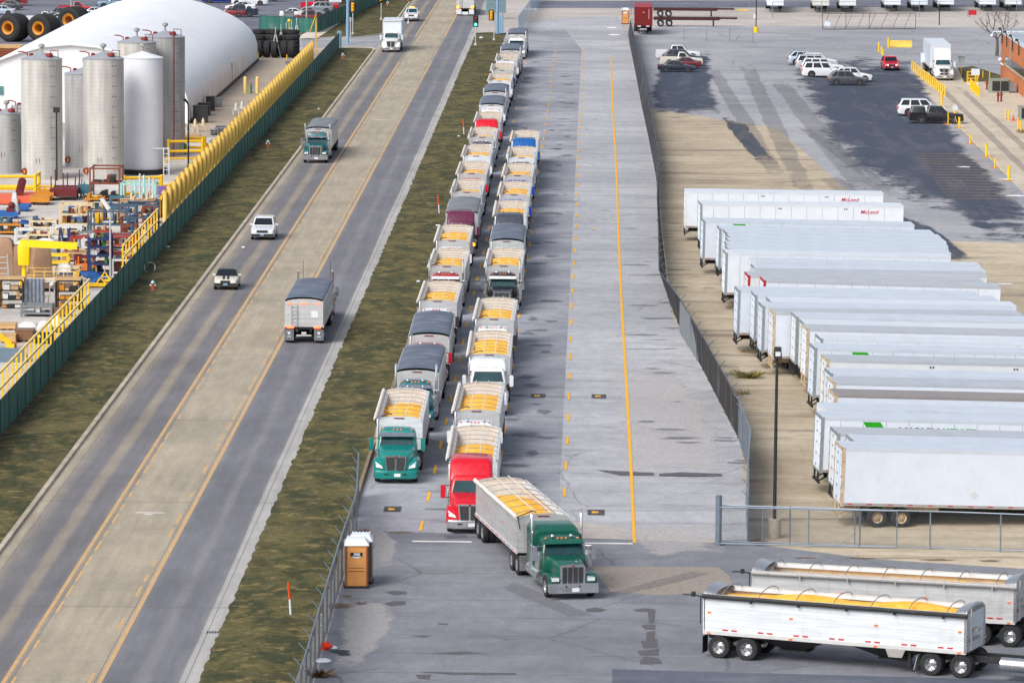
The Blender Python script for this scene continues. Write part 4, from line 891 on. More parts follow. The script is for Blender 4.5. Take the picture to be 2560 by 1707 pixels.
def box_at(a, ang, H, label, wm=0, rm=0, fr='galv', detail=2, seams=True, logo=None, L=16.1, group='parked box trailers', under=True, nose=0.0):
    rz = ang - math.pi / 2; nx = Vector((-math.sin(ang), math.cos(ang)))
    org = (a.x + nx.x * BW, a.y + nx.y * BW, 0); k = '%.2f_%.2f' % (L, H)
    root = thing('box_trailer', label, 'trailer', (org[0], org[1], 2.5 * nose), rz, group); root.rotation_euler = (-nose, 0, rz)
    part('body', 'trbox' + k, tr_box(L, H), M_bw[wm], root); part('roof', 'trroof' + k, tr_roof(L, H), M_br[rm], root); part('bottom_rail', 'trrail' + k, tr_rail(L), M_trim, root)
    part('rear_frame', 'trrear%.2f' % H, tr_rear(H), M_bfr[fr], root)
    for s in (0, 1):
        d = part('rear_door', 'trdoor%.2f' % H, tr_door(H), M_bw[wm], root)
        if s: d.scale = (-1, 1, 1)
        for x in (1.2, 0.1) if detail > 1 else (): part('hinge', 'trhin%.2f' % H, tr_hinge(H), M_trim, d, (x, 0, 0))
    if seams: part('panel_seams', 'trseam' + k, tr_seams(L, H), M_seam, root)
    if under:
        part('undercarriage', 'trund' + k, tr_under(L), M_blk if fr != 'rust' else M_rust, root); part('reflective_marking', 'trtape' + k, tr_tape(L), M_redl, root)
        for y in (1.9, 3.15):
            for s in (-1, 1): wheel(root, s * .98, y, .60, rimm=M_rust if fr == 'rust' else M_trim)
        [part('mud_flap', 'trflap', lambda b: b.box(-.3, .3, 1.1, 1.12, .2, 1.05), M_blk, root, (s * .98, 0, 0)) for s in (-1, 1)]
    lx = BW + .012
    def onside(z, u): return (lx, u, z)
    rt = (math.pi / 2, 0, math.pi / 2)
    if logo:
        kind = logo[0]
        if kind in ('dots', 'word'):
            for u in logo[1]: part('vent', 'trdots', lambda b: [b.cyl((0, q, 0), (.012, q, 0), .06, n=10) for q in (-.085, .085)] and None, M_dot, root, (BW, u, H - .34))
        if kind == 'word': text('lettering', 'McLeod', .42, M_redt, root, (lx, L - 2.72, H - .55), rt, .003, .22, .004, 1.05)
        if kind in ('mk', 'green'):
            u0, z1, hh = 2.2, H - .21, .62; part('logo_panel', None, lambda b: b.hex([(0, u0 + .4, z1 - hh), (.012, u0 + .4, z1 - hh), (.012, u0 + 1.35, z1 - hh), (0, u0 + 1.35, z1 - hh), (0, u0, z1), (.012, u0, z1), (.012, u0 + .95, z1), (0, u0 + .95, z1)]), M_green, root, (BW, 0, 0))
        if kind == 'mk':
            text('lettering', 'MARVIN', .60, M_navy, root, (lx, 5.26, H - .70), rt, .003, 0, .022, 1.0); text('lettering', 'KELLER', .60, M_green, root, (lx, 7.5, H - .70), rt, .003, 0, .022, 1.0)
        if kind == 'arrow': part('logo_panel', None, lambda b: b.add([(.012, L - 2.6, H - .45), (.012, L - 2.2, H - .6), (.012, L - .45, H - .62), (.012, L - .3, H - .5), (.012, L - .45, H - .38), (.012, L - 2.2, H - .38)], [tuple(range(6))]), M_redf, root, (BW, 0, 0))
        if kind == 'diamond': part('placard_holder', None, lambda b: b.add([(.012, 6.9, 2.0), (.012, 7.12, 1.78), (.012, 6.9, 1.56), (.012, 6.68, 1.78)], [(0, 1, 2, 3)]), mat('placard_grey', (196, 200, 204), .4), root, (BW, 0, 0))
    return root
T = [((1713.4, 478.1), (2202.3, 485.5), 4.1, 'white box trailer lettered in red script, farthest in the yard row', 0, 3, 'white', ('word', (6.3, 11.5))),
 ((1751.7, 509.5), (2251, 515.5), 4.1, 'white box trailer lettered in red script, second farthest in the yard row', 0, 3, 'galv', ('word', (6.3, 11.5))),
 ((1758, 552.9), (2281.8, 564.1), 4.1, 'box trailer with small green parallelogram, third in the yard row', 1, 0, 'galv', ('green', (2.0, 3.82, .55))),
 ((1797.6, 572.5), (2327.7, 585), 4.1, 'box trailer with pale blue-grey roof, just nearer than the green-marked one', 1, 0, 'galv', None),
 ((1812.5, 582.5), (2350, 596.3), 4.1, 'box trailer with dark corner post, fifth from the far end', 1, 0, 'galv', None),
 ((1820, 593), (2358.5, 607), 4.1, 'box trailer roof squeezed in the tight block, sixth from the far end', 1, 0, 'galv', None),
 ((1820, 603.4), (2364, 616.9), 4.1, 'box trailer roof squeezed in the tight block, seventh from the far end', 1, 0, 'galv', None),
 ((1817, 613), (2366, 625.9), 4.1, 'box trailer roof squeezed in the tight block, eighth from the far end', 1, 0, 'galv', None),
 ((1819, 623), (2371.6, 634.8), 4.1, 'box trailer roof squeezed in the tight block, ninth from the far end', 1, 0, 'galv', None),
 ((1813.5, 633.3), (2373.5, 644.6), 4.1, 'white box trailer with red arrow mark near its front, side fully shown', 0, 3, 'galv', ('arrow',)),
 ((1880, 654), (2450, 667), 4.1, 'box trailer behind the grey-roofed pair, eleventh from the far end', 2, 0, 'white', None),
 ((1886, 670.8), (2455, 679.7), 4.1, 'box trailer with open door edge, twelfth from the far end', 2, 0, 'galv', None),
 ((1885, 681), (2465, 691), 4.1, 'box trailer with dull roof, thirteenth from the far end', 2, 1, 'white', None),
 ((1868.7, 690.4), (2456.8, 705.4), 4.1, 'box trailer with red rear frame sticking out farther than its twin', 2, 1, 'red', None),
 ((1907, 703), (2496, 720.3), 4.1, 'box trailer with red rear frame set back from its twin, seamed side', 0, 1, 'red', None),
 ((1844.5, 726.8), (2442.7, 739.9), 4.1, 'galvanised-frame box trailer nearer than the red-framed pair', 1, 0, 'galv', None),
 ((1886.6, 739.9), (2491, 752.6), 4.1, 'galvanised-frame box trailer, seventeenth from the far end', 1, 0, 'galv', None),
 ((1925, 754.8), (2533.5, 766.4), 4.1, 'box trailer hidden to its roof, eighteenth from the far end', 1, 3, 'galv', None),
 ((1906, 766.4), (2524, 777.3), 4.1, 'box trailer with slim galvanised frame beside the rusty bulging one', 1, 0, 'galv', None),
 ((1933.4, 782), (2556, 789.4), 4.06, 'box trailer with rusty rear frame and bluish bare side', 1, 1, 'rust', None),
 ((1989.5, 793.2), (2600, 805), 4.1, 'box trailer with grey frame set back behind the dark lamp pole', 2, 0, 'galv', None),
 ((2009.2, 811.9), None, 4.06, 'box trailer with dark open corner, roof only, before the heavily rusted one', 2, 3, 'galv', None),
 ((2015.7, 824), None, 4.1, 'box trailer with heavily rusted rear post and dark vent pairs', 0, 1, 'rust', ('dots', (6.1, 10.95))),
 ((2049.4, 848.4), None, 4.1, 'box trailer with vents below its roofline, set back among rusted ones', 0, 3, 'galv', ('dots', (2.95, 7.7))),
 ((2034.4, 871.8), None, 4.1, 'box trailer with green parallelogram cut off by the next roof', 1, 0, 'galv', ('green', (1.6, 3.86, .5))),
 ((2065.3, 900.8), None, 4.1, 'box trailer with grey roof, seams and vent pairs', 2, 1, 'rust', ('dots', (6.2, 11.2))),
 ((2073.7, 935.4), None, 4.1, 'box trailer with wide pale roof and no marks, tenth from the gate end', 1, 0, 'galv', None),
 ((2081.2, 957.8), None, 4.1, 'box trailer with rusty top corner and seamed white band', 0, 1, 'rust', None),
 ((2083.8, 988.4), None, 4.1, 'box trailer with brown dirty roof', 1, 2, 'rust', None),
 ((2055.8, 1023.9), None, 4.1, 'box trailer with smooth pale roof just behind the lettered green-marked one', 2, 0, 'white', None),
 ((2051, 1045.4), (2560, 1058.5), 4.1, 'box trailer lettered in navy and green beside a green parallelogram', 0, 0, 'galv', ('mk', (2.35, 3.72, 1.15))),
 ((2090.4, 1085.6), None, 4.02, 'box trailer with grey roof, third from the gate fence', 2, 1, 'galv', None),
 ((2130.6, 1105.3), None, 4.0, 'box trailer set back behind the one beside the gate fence', 1, 0, 'galv', None),
 ((2103.5, 1122.1), (2560, 1133.2), 4.1, 'box trailer beside the gate fence with rusty rear and red-taped skirt', 1, 0, 'rust', ('diamond',))]
pose = []
for i, (pa, pb, H, lb, wm, rm, fr, lg) in enumerate(T):
    t = i / (len(T) - 1); yaw = math.radians([0.2, 2.6, 2.8][i] if i < 3 else 3.0 + 3.0 * (i - 3) / (len(T) - 4))
    a = U(pa[0], pa[1], H); sl_ = (pb[1] - pa[1]) / (pb[0] - pa[0]) if pb else .0225 + .002 * t
    nose = sl_ - .0098 + math.tan(yaw) * (pa[1] + 615) / F_PX
    pose.append([a, yaw, max(.004, min(.030, nose))])
# keep a hand's breadth between neighbours: settle from the gate end outwards
for i in range(len(pose) - 2, -1, -1):
    a, an, _ = pose[i]; q, qn, _ = pose[i + 1]
    for u in (2.0, 14.0):
        pt = Vector((q.x + u * math.cos(qn), q.y + u * math.sin(qn), 0)); n_ = Vector((-math.sin(an), math.cos(an), 0))
        gap = (a - pt).dot(n_)
        if gap < 2 * BW + .07: a.y += (2 * BW + .07 - gap) / n_.y
for (a, an, ns), (pa, pb, H, lb, wm, rm, fr, lg) in zip(pose, T):
    hid = ('squeezed' in lb or 'only' in lb)
    box_at(a, an, H, lb, wm, rm, fr, 2, not hid and not fr == 'rust' and lg != ('diamond',), lg, nose=ns)
# the far row, backed against the top fence: seen from their fronts
for i, (px, py, wd) in enumerate(((1902, 30, 34), (2016, 30, 34), (2083, 30, 32), (2195, 28, 34), (2262, 28, 30), (2328, 27, 30), (2433, 27, 30), (2497, 27, 30), (2560, 27, 30))):
    g = U(px, py + 3); box_at(Vector((g.x + BW, g.y + 16.1, 4.1)), -math.pi / 2 - .02, 4.1, ['white box trailer alone at the start of the far row by the yellow-based pole', 'cream-fronted box trailer with low skirt in the far row', 'box trailer hard beside the cream-fronted one in the far row', 'box trailer above the rolled-up gate in the far row', 'box trailer between two close neighbours behind the gate frame, far row', 'box trailer next to the dark bin in the far row', 'box trailer with grey diamond on its front, far row', 'box trailer with round emblem on its front, far row', 'box trailer at the frame edge of the far row'][i], [0, 3, 2, 0, 1, 0, 0, 2, 1][i], 0, 'galv', 1, False, None, 16.1, 'far row of box trailers')

# ------------------------------------------------------------------ the two hopper rigs crossing the gateway
def crossing(p_rear, p_front, H, label, clabel, body, level, seed, railm, tractor=True):
    a = U(*p_rear, H); c = U(*p_front, H); ang = math.atan2(c.y - a.y, c.x - a.x); rz = ang + math.pi / 2
    nx = Vector((-math.sin(ang), math.cos(ang))); org = (a.x + math.cos(ang) * TL + nx.x * 1.29, a.y + math.sin(ang) * TL + nx.y * 1.29, 0)
    root = thing('grain_truck', label, 'truck', org, rz, 'grain trucks crossing the gateway')
    part('trailer_body', 'tbody', trailer_body, body, root, angle=30); part('undercarriage', 'tunder', under, [M_blk, M_whtalu], root)
    part('trailer_liner', 'tliner', liner, M_liner, root, angle=25); side_lights(root); part('reflective_marking', 'ttape2', tape2, M_redl, root)
    part('top_rail', 'trails', rails, M_whtalu, root)
    part('rolled_tarp', 'troll2', lambda b: (b.tube([(-1.38, -.05 + i * 1.35, 2.74 + .01 * (i % 2)) for i in range(10)], .1, 9), [b.box(-1.5, -1.3, 1 + i * 2.2, 1.07 + i * 2.2, 2.58, 2.78) for i in range(5)]) and None, railm, root)
    for i in range(7): part('roof_bow', 'tbow2', lambda b: b.tube(bowarc(0, 8, .3), .024, 5), M_bowm, root, (0, .9 + i * 1.72, 0))
    for y in (.05, TL - .05): part('end_cap', 'tcap', lambda b: b.loft([[(1.29 * math.cos(math.pi * j / 10), q, 2.78 + .36 * math.sin(math.pi * j / 10)) for j in range(11)] for q in (-.05, .05, .5)][:2] + [[(1.2 * math.cos(math.pi * j / 10), .5, 2.78 + .2 * math.sin(math.pi * j / 10)) for j in range(11)]], 0, True, (True, False), False), M_pol, root, (0, y, 0), rz=0 if y < 1 else math.pi)
    for y in (10.05, 11.35):
        for s in (-1, 1): wheel(root, s * 1.0, y, .60)
    [part('mud_flap', 'tflap', flaps, M_blk, root, (s, 0, 0)) for s in (-1, 1)]
    part('tarp_arm', 'tarm', lambda b: b.tube([(-1.38, TL - .05, 2.72), (-1.38, TL + .45, 2.78), (-1.38, TL + .9, 2.76)], .04, 6) and b.tube([(-1.34, TL + .1, 2.7), (-1.34, TL + .1, 1.5)], .03, 5) and b.box(-1.46, -1.3, TL + .35, TL + .5, 2.7, 2.9) and None, M_blk, root)
    part('corner_post', 'tpost', lambda b: [b.box(s * 1.25 - .08, s * 1.25 + .08, -.03, .1, 1.12, 2.8) for s in (-1, 1)] and None, M_pol, root)
    part('ladder', 'tlad2', lambda b: (b.box(-.7, -.1, -.3, -.02, 2.0, 2.1), b.box(-.9, .4, -.08, -.02, 1.55, 1.68), b.bar((-1.0, -.12, 1.2), (-1.0, -.12, 3.0), .06)) and None, M_trim, root)
    build_tractor(root, dict(style='aero', col='white', sleeper=1.3, sleepz=3.2, gap=2.3))
    part('fuel_tank', 'tankx', lambda b: b.cyl((0, -1.5, .72), (0, -3.4, .72), .31, n=16), M_pol, root, (-.98, 0, 0))
    part('drive_fender', 'dfend2', lambda b: [b.tube([(s * 1.0, .98 + .6 * math.cos(a_), .55 + .62 * math.sin(a_)) for a_ in [math.pi * (.9 + .0) - math.pi * .45 * k / 6 for k in range(7)]], .06, 5) for s in (-1, 1)] and None, M_pol, root)
    part('white_mud_flap', 'dflap2', lambda b: [b.hex([(s * 1.0 - .28, 2.35, .22), (s * 1.0 + .28, 2.35, .22), (s * 1.0 + .28, 2.37, .22), (s * 1.0 - .28, 2.37, .22), (s * 1.0 - .28, 2.2, .85), (s * 1.0 + .28, 2.2, .85), (s * 1.0 + .28, 2.22, .85), (s * 1.0 - .28, 2.22, .85)]) for s in (-1, 1)] and None, M_bw[3], root)
    part('landing_gear_box', 'tbox', lambda b: b.hex([(-1.32, 2.9, .7), (-1.22, 2.9, .7), (-1.22, 3.5, .7), (-1.32, 3.5, .7), (-1.32, 2.75, 1.06), (-1.22, 2.75, 1.06), (-1.22, 3.65, 1.06), (-1.32, 3.65, 1.06)]), M_trim, root)
    o = solo('corn_load', corn_fn(level, seed), M_corn, clabel, 'corn', org, rz, 'corn loads in the open grain trailers'); o.data.polygons.foreach_set('use_smooth', [True] * len(o.data.polygons))
def tape2(b):
    y = .6
    for i in range(7):
        for q in (0, .42):
            for s in (-1, 1): b.box(s * 1.335 - .008, s * 1.335 + .008, y + q, y + q + .26, 1.24, 1.29) if False else b.box(s * 1.30 - .006, s * 1.30 + .006, y + q, y + q + .26, 1.26, 1.32)
        y += 1.65
crossing((1758, 1488), (2428, 1540), 2.75, 'white-sided hopper rig with black tarp roll, nearer of the two crossing the gateway', 'heaped corn in the white-sided hopper trailer at the gateway', M_aluw, .26, 51, M_blk)
crossing((1880, 1430), (2540, 1467), 2.75, 'aluminium hopper rig with grey tarp roll behind the white-sided one', 'low corn in the aluminium hopper trailer behind the white-sided one', M_alu, -.12, 52, M_trim)
# ================================================================== CARS AND PICKUPS  (front towards -y, origin under the middle)
CARCOL = {'white': (214, 217, 222), 'ivory': (210, 208, 196), 'black': (26, 28, 32), 'graphite': (70, 76, 84), 'dark_blue': (30, 42, 62), 'silver': (178, 184, 190), 'red': (190, 18, 44), 'maroon': (108, 24, 40), 'steel_blue': (112, 138, 160), 'blue': (24, 40, 128), 'pale_blue': (170, 186, 202), 'brown_red': (128, 34, 48), 'grey': (128, 134, 142), 'cream': (214, 210, 196), 'navy': (30, 36, 66)}
def cpaint(c): return mat(c + '_car_paint', CARCOL[c], 0.25, 0.15 if c in ('silver', 'graphite', 'grey', 'steel_blue', 'pale_blue') else 0.0, 0.03, .8, None, coat=0.6)
KIND = {  # length, half width, wheel radius, front axle, rear axle, beltline, roof, hood height front/back, cowl y, roof front y, roof rear y, tail glass base y
 'suv':    dict(L=4.75, W=.95, r=.37, fa=.93, ra=1.02, belt=1.08, roof=1.74, hf=.88, hb=1.08, cowl=-1.0, rf=-.35, rr=1.65, tg=2.25, tail=1.05),
 'bigsuv': dict(L=5.4, W=1.02, r=.41, fa=1.0, ra=1.2, belt=1.18, roof=1.90, hf=1.02, hb=1.18, cowl=-1.2, rf=-.55, rr=2.25, tg=2.62, tail=1.15),
 'sedan':  dict(L=4.7, W=.91, r=.33, fa=.93, ra=1.02, belt=.94, roof=1.45, hf=.72, hb=.96, cowl=-.95, rf=-.2, rr=.85, tg=1.65, tail=1.0),
 'hatch':  dict(L=3.75, W=.86, r=.32, fa=.68, ra=.62, belt=.92, roof=1.42, hf=.78, hb=.94, cowl=-.72, rf=-.2, rr=1.25, tg=1.72, tail=.95),
 'pickup': dict(L=5.85, W=1.01, r=.41, fa=1.0, ra=1.3, belt=1.2, roof=1.92, hf=1.06, hb=1.2, cowl=-1.25, rf=-.6, rr=.85, tg=1.02, tail=1.22, bed=1.1),
 'regcab': dict(L=5.5, W=.98, r=.39, fa=.95, ra=1.25, belt=1.14, roof=1.80, hf=.98, hb=1.12, cowl=-1.05, rf=-.45, rr=.35, tg=.5, tail=1.12, bed=.6),
 'van':    dict(L=5.7, W=1.0, r=.38, fa=.85, ra=1.2, belt=1.25, roof=2.1, hf=1.0, hb=1.2, cowl=-1.9, rf=-1.35, rr=2.75, tg=2.83, tail=1.3)}
def car(kind, col, x, y, rz, label, group=None, near=True, cat='car', name='parked_car', lights=False, glass=None, roofcol=None, z=0.0, extra=None):
    k = KIND[kind]; L, W, r = k['L'], k['W'], k['r']; F, B = -L / 2, L / 2; P = cpaint(col); belt, roof = k['belt'], k['roof']; fa, ra = F + k['fa'], B - k['ra']
    root = thing(name, label, cat, (x, y, z), rz, group)
    def body(b):
        st = [(F, .42, k['hf'] - .18, W - .16), (F + .06, .30, k['hf'] - .04, W - .08), (F + .35, .24, k['hf'] + .02, W), (k['cowl'] - .1, .24, k['hb'], W), (k['cowl'] + .5, .24, belt, W), (.6, .24, belt, W), (B - .5, .24, belt if 'bed' in k else (belt + k['tail']) / 2, W), (B - .08, .30, k['tail'], W - .04), (B, .42, k['tail'] - .12, W - .10)]
        if 'bed' in k:
            st = st[:5] + [(k['bed'], .24, belt, W)]
        b.loft([rring(w_, z0, z1, y_, .10, 3, .06) for y_, z0, z1, w_ in st], 0, True)
        if 'bed' in k:
            b0 = k['bed']; zt = k['tail']
            b.box(-W + .02, W - .02, b0, B - .02, .32, .62)
            for s in (-1, 1): b.box(min(s * W, s * (W - .09)), max(s * W, s * (W - .09)), b0 - .02, B - .02, .5, zt)
            b.box(-W + .05, W - .05, B - .1, B, .5, zt - .02)
    ob = part('body', 'carbody' + kind, body, P, root, angle=32)
    def cabin(b):
        wt = W - .20; b.loft([rrect(W - .03, k['cowl'], k['tg'], belt - .03, .1), rrect(W - .05, k['cowl'] + .04, k['tg'] - .02, belt + .04, .1), rrect(wt, k['rf'], k['rr'], roof - .05, .16), rrect(wt - .12, k['rf'] + .16, k['rr'] - .14, roof, .2)], 0, True)
    part('roof', 'carcab' + kind, cabin, cpaint(roofcol) if roofcol else P, ob, angle=32)
    g = M_glass if glass else M_dglass; wt = W - .20; z0, z1 = belt + .03, roof - .10
    def lerp(a, c, t): return a + (c - a) * t
    zb = belt + .04; t0, t1 = (z0 + .03 - zb) / (roof - .05 - zb), (z1 - zb) / (roof - .05 - zb)
    def ws(b):
        q = [(s * (lerp(W - .05, wt, t) - .12), lerp(k['cowl'] + .04, k['rf'], t) - .018, lerp(zb, roof - .05, t)) for s, t in ((-1, t0), (1, t0), (1, t1), (-1, t1))]; b.quad(*q)
    part('windshield', 'carws' + kind, ws, g, root)
    def rg(b):
        q = [(s * (lerp(W - .05, wt, t) - .14), lerp(k['tg'] - .02, k['rr'], t) + .018, lerp(zb, roof - .05, t)) for s, t in ((1, t0 + .1), (-1, t0 + .1), (-1, t1), (1, t1))]; b.quad(*q)
    part('rear_window', 'carrg' + kind, rg, g, root)
    splits = {'suv': (.36, .72), 'bigsuv': (.33, .68), 'sedan': (.5,), 'hatch': (.62,), 'pickup': (.54,), 'regcab': (), 'van': ()}[kind]
    segs = [0.0] + list(splits) + [1.0]
    for s in (-1, 1):
        for i in range(len(segs) - 1):
            def sw(b):
                q = []
                for u, t in ((segs[i] + .025, t0), (segs[i + 1] - .025, t0), (segs[i + 1] - .025, t1), (segs[i] + .025, t1)):
                    ya = lerp(k['cowl'] + .2, k['rf'] + .1, t); yb = lerp(k['tg'] - .14, k['rr'] - .1, t)
                    if kind == 'van': yb = lerp(ya, yb, .28)
                    q.append((s * (lerp(W - .05, wt, t) + .012), lerp(ya, yb, u), lerp(zb, roof - .05, t)))
                b.quad(*q)
            part('side_window', 'carsw%s%d%d' % (kind, s, i), sw, g, root)
    for yy in (fa, ra):
        for s in (-1, 1):
            part('wheel_arch', 'cararch' + kind, lambda b: b.cyl((-.012, 0, 0), (.012, 0, 0), r + .07, n=18), M_blk, root, (s * (W - .004), yy, r + .02))
            o = part('wheel', 'carwh%.2f' % r, wheel_fn(.22, r), M_tyre, root, (s * (W - .10), yy, r), rz=0 if s > 0 else math.pi)
            part('rim', 'carrim%.2f' % r, lambda b: (b.lathe([(r * .68, .112), (r * .6, .07), (r * .2, .085), (.001, .10)], (0, 0, 0), 'x', 14, cap=False), [b.bar((.1, 0, 0), (.1, r * .62 * math.cos(a), r * .62 * math.sin(a)), r * .16, .02) for a in [2 * math.pi * i / 5 for i in range(5)]]) and None, M_pol if col not in ('dark_blue',) else M_chr, o)
    for s in (-1, 1):
        part('headlight', 'carhl' + kind, lambda b: b.hex([(-.2, .0, -.07), (.18, .04, -.07), (.2, .2, -.07), (-.2, .1, -.07), (-.2, .02, .07), (.18, .08, .08), (.2, .25, .08), (-.2, .12, .07)]), M_lit if lights else M_lamp, root, (s * (W - .28), F - .01, k['hf'] - .14), rz=0).scale = (s, 1, 1)
        part('tail_light', 'cartl' + kind, lambda b: b.box(-.09, .09, -.06, .05, -.13, .13), M_redl, root, (s * (W - .11), B - .02, k['tail'] - .2))
        part('mirror', 'carmr' + kind, lambda b: b.box(-.11, .11, -.05, .05, -.07, .07), P, root, (s * (W + .08), k['cowl'] + .45, belt + .08))
    part('grille', 'cargr' + kind, lambda b: b.box(-W + .5, W - .5, F - .012, F + .08, k['hf'] - .26, k['hf'] - .06), M_blk, root)
    part('bumper', 'carbm' + kind, lambda b: b.loft([rring(W - .1, .34, .52, F - .03, .06), rring(W - .04, .32, .55, F + .1, .06)], 0, True), M_blk if kind in ('pickup', 'suv', 'hatch') else M_pol if kind == 'regcab' else P, root)
    part('number_plate', 'carpl', lambda b: b.box(-.16, .16, -.012, 0, -.07, .07), mat('blue_plate', (120, 160, 200), .5), root, (0, F - .035, .46))
    if extra: extra(root, k, F, B, W)
    return root
E_ = math.pi / 2
# on the road
def stripes(root, k, F, B, W):
    part('bonnet_stripes', 'ministr', lambda b: [b.hex([(s - .07, F + .2, .835), (s + .07, F + .2, .835), (s + .07, k['cowl'] - .1, .962), (s - .07, k['cowl'] - .1, .962), (s - .07, F + .2, .845), (s + .07, F + .2, .845), (s + .07, k['cowl'] - .1, .972), (s - .07, k['cowl'] - .1, .972)]) for s in (-.16, .16)] and None, M_blk, root)
car('suv', 'white', -26.75, 396.4, 0, 'white SUV with black lower bumper driving on the highway', 'vehicles driving on the highway', name='driving_car')
car('hatch', 'cream', -26.95, 358.8, 0, 'cream hatchback with black bonnet stripes driving on the highway', 'vehicles driving on the highway', name='driving_car', roofcol='black', extra=stripes)
def beacon(root, k, F, B, W): part('roof_beacon', 'beacon', lambda b: b.box(-.35, .35, -.2, .1, k['roof'], k['roof'] + .14), M_litamb, root)
car('pickup', 'white', -26.9, 722.4, 0, 'white pickup with lit amber roof beacon following the box truck', 'vehicles driving on the highway', lights=True, name='driving_car', extra=beacon, cat='pickup', glass=1)
# behind the queue fence
gq = 'cars parked along the slatted fence'
car('pickup', 'white', 11.0, 635.0, E_, 'white crew-cab pickup parked farthest along the slatted fence', gq, cat='pickup')
car('suv', 'dark_blue', 11.4, 628.3, E_, 'dark blue SUV between two white pickups by the slatted fence', gq)
car('regcab', 'ivory', 11.2, 622.0, E_, 'ivory single-cab pickup between a blue SUV and a maroon car', gq, cat='pickup')
car('sedan', 'maroon', 11.3, 616.6, -E_, 'maroon car tucked behind the dark sedan by the slatted fence', gq)
car('sedan', 'dark_blue', 10.4, 610.0, E_, 'dark blue sedan with bright wheels, end of the cars by the slatted fence', gq)
gm_ = 'cars parked mid-yard on the sealed asphalt'
car('suv', 'white', 28.7, 623.0, E_, 'white SUV farthest of the mid-yard cars', gm_); car('suv', 'pale_blue', 27.3, 626.5, E_, 'pale car showing only its roof behind the mid-yard SUVs', gm_)
car('bigsuv', 'silver', 28.2, 616.4, E_, 'silver long SUV with dark rear glass, mid-yard', gm_); car('bigsuv', 'white', 28.6, 609.5, E_, 'white long SUV squeezed between silver SUV and pearl SUV', gm_)
car('bigsuv', 'white', 28.4, 602.0, E_, 'pearl white long SUV with full side and both windows shown, mid-yard', gm_); car('suv', 'white', 31.6, 594.4, E_, 'white crossover half hidden by the graphite one', gm_)
car('suv', 'graphite', 30.6, 587.8, E_, 'graphite crossover at the near end of the mid-yard cars', gm_)
car('suv', 'red', 37.5, 617.4, 0.06, 'red car with lit lamps standing alone by the yellow posts', None, lights=True, name='standing_car')
car('bigsuv', 'white', 36.3, 538.5, E_, 'white long SUV behind the black pickup near the chain posts', 'cars parked near the chain posts')
def bedcap(root, k, F, B, W): part('bed_cap', 'bedcap', lambda b: b.loft([rrect(W - .06, k['bed'] + .05, B - .1, k['tail'], .1), rrect(W - .22, k['bed'] + .15, B - .3, k['tail'] + .62, .12)], 0, True), cpaint('black'), root)
car('pickup', 'black', 37.1, 527.6, E_, 'black crew-cab pickup with bed cap near the chain posts', 'cars parked near the chain posts', cat='pickup', extra=bedcap)
# staff car park beyond the works
gs = 'cars in the staff car park beyond the works'
def sgn(txt):
    def f(root, k, F, B, W): text('lettering', txt, .5, M_navy, root, (W + .01, .7, 1.35), (math.pi / 2, 0, math.pi / 2), .003, 0, .01)
    return f
staff = [('pickup', 'brown_red', 22, 14, -E_, 'brown-red pickup at the far corner of the staff car park'), ('sedan', 'graphite', 20, 25, -E_, 'graphite coupe in front of the brown-red pickup'), ('sedan', 'pale_blue', 0, 38, -E_, 'pale blue car cut by the frame edge in the staff car park'),
 ('regcab', 'red', 192, 34, E_, 'red single-cab pickup alone in the upper aisle of the staff car park'), ('pickup', 'steel_blue', 292, 22, -E_, 'steel blue pickup tailgate beside the white dome'),
 ('sedan', 'pale_blue', 192, 42, E_, 'pale blue sedan roof behind the dark blue SUV'), ('suv', 'navy', 165, 49, E_, 'dark navy SUV beside the white single-cab pickup'), ('regcab', 'white', 112, 60, E_, 'white single-cab pickup behind the giant tyres'),
 ('sedan', 'silver', 155, 58, E_, 'silver sedan between the white pickup and a black sedan'), ('sedan', 'black', 138, 71, -E_, 'black sedan just behind the second giant tyre'), ('suv', 'dark_blue', 210, 60, -E_, 'dark green-blue wagon next to the white dome'), ('sedan', 'silver', 232, 42, -E_, 'silver-blue car peeping over the dome shoulder'),
 ('van', 'blue', 550, 8, E_, 'dark blue van at the top of the staff car park'), ('van', 'white', 625, 14, -E_, 'white works van with blue lettering on its side'), ('sedan', 'white', 602, 27, -E_, 'white sedan in front of the lettered van'), ('pickup', 'dark_blue', 597, 43, -E_, 'dark pickup pointing away from the dome, next to a white sedan'), ('sedan', 'brown_red', 575, 43, -E_, 'red-brown car behind the dome shoulder'), ('pickup', 'graphite', 660, 4, -E_, 'graphite pickup beyond the lettered van'),
 ('pickup', 'red', 800, 27, E_, 'bright red crew pickup by the green fence'), ('suv', 'grey', 795, 33, -E_, 'grey wagon in front of the bright red pickup'), ('sedan', 'white', 738, 45, E_, 'white sedan at the left end of the row by the green fence'), ('sedan', 'grey', 775, 42, E_, 'dark-windowed grey sedan in the middle of the fence row'), ('pickup', 'maroon', 770, 58, -E_, 'maroon pickup nearest the green fence gate'), ('sedan', 'black', 762, 71, -E_, 'black sedan behind the tyre stacks'), ('suv', 'red', 670, 72, 0, 'red wagon seen from behind over the tyre stacks'), ('suv', 'white', 838, 10, E_, 'white SUV with open lot behind, top of the fence row'), ('sedan', 'graphite', 720, 66, E_, 'dark sedan by the grey cabinet behind the tyre stacks')]
for kd, c, px, py, rz, lb in staff:
    g = U(px, py); rzz = rz if abs(rz) > 1 else math.pi
    car(kd, c, g.x, g.y, rzz, lb, gs, cat='pickup' if kd in ('pickup', 'regcab') else 'van' if kd == 'van' else 'car', extra=sgn('Bodine Electric') if 'lettered' not in lb and 'lettering' in lb else None)
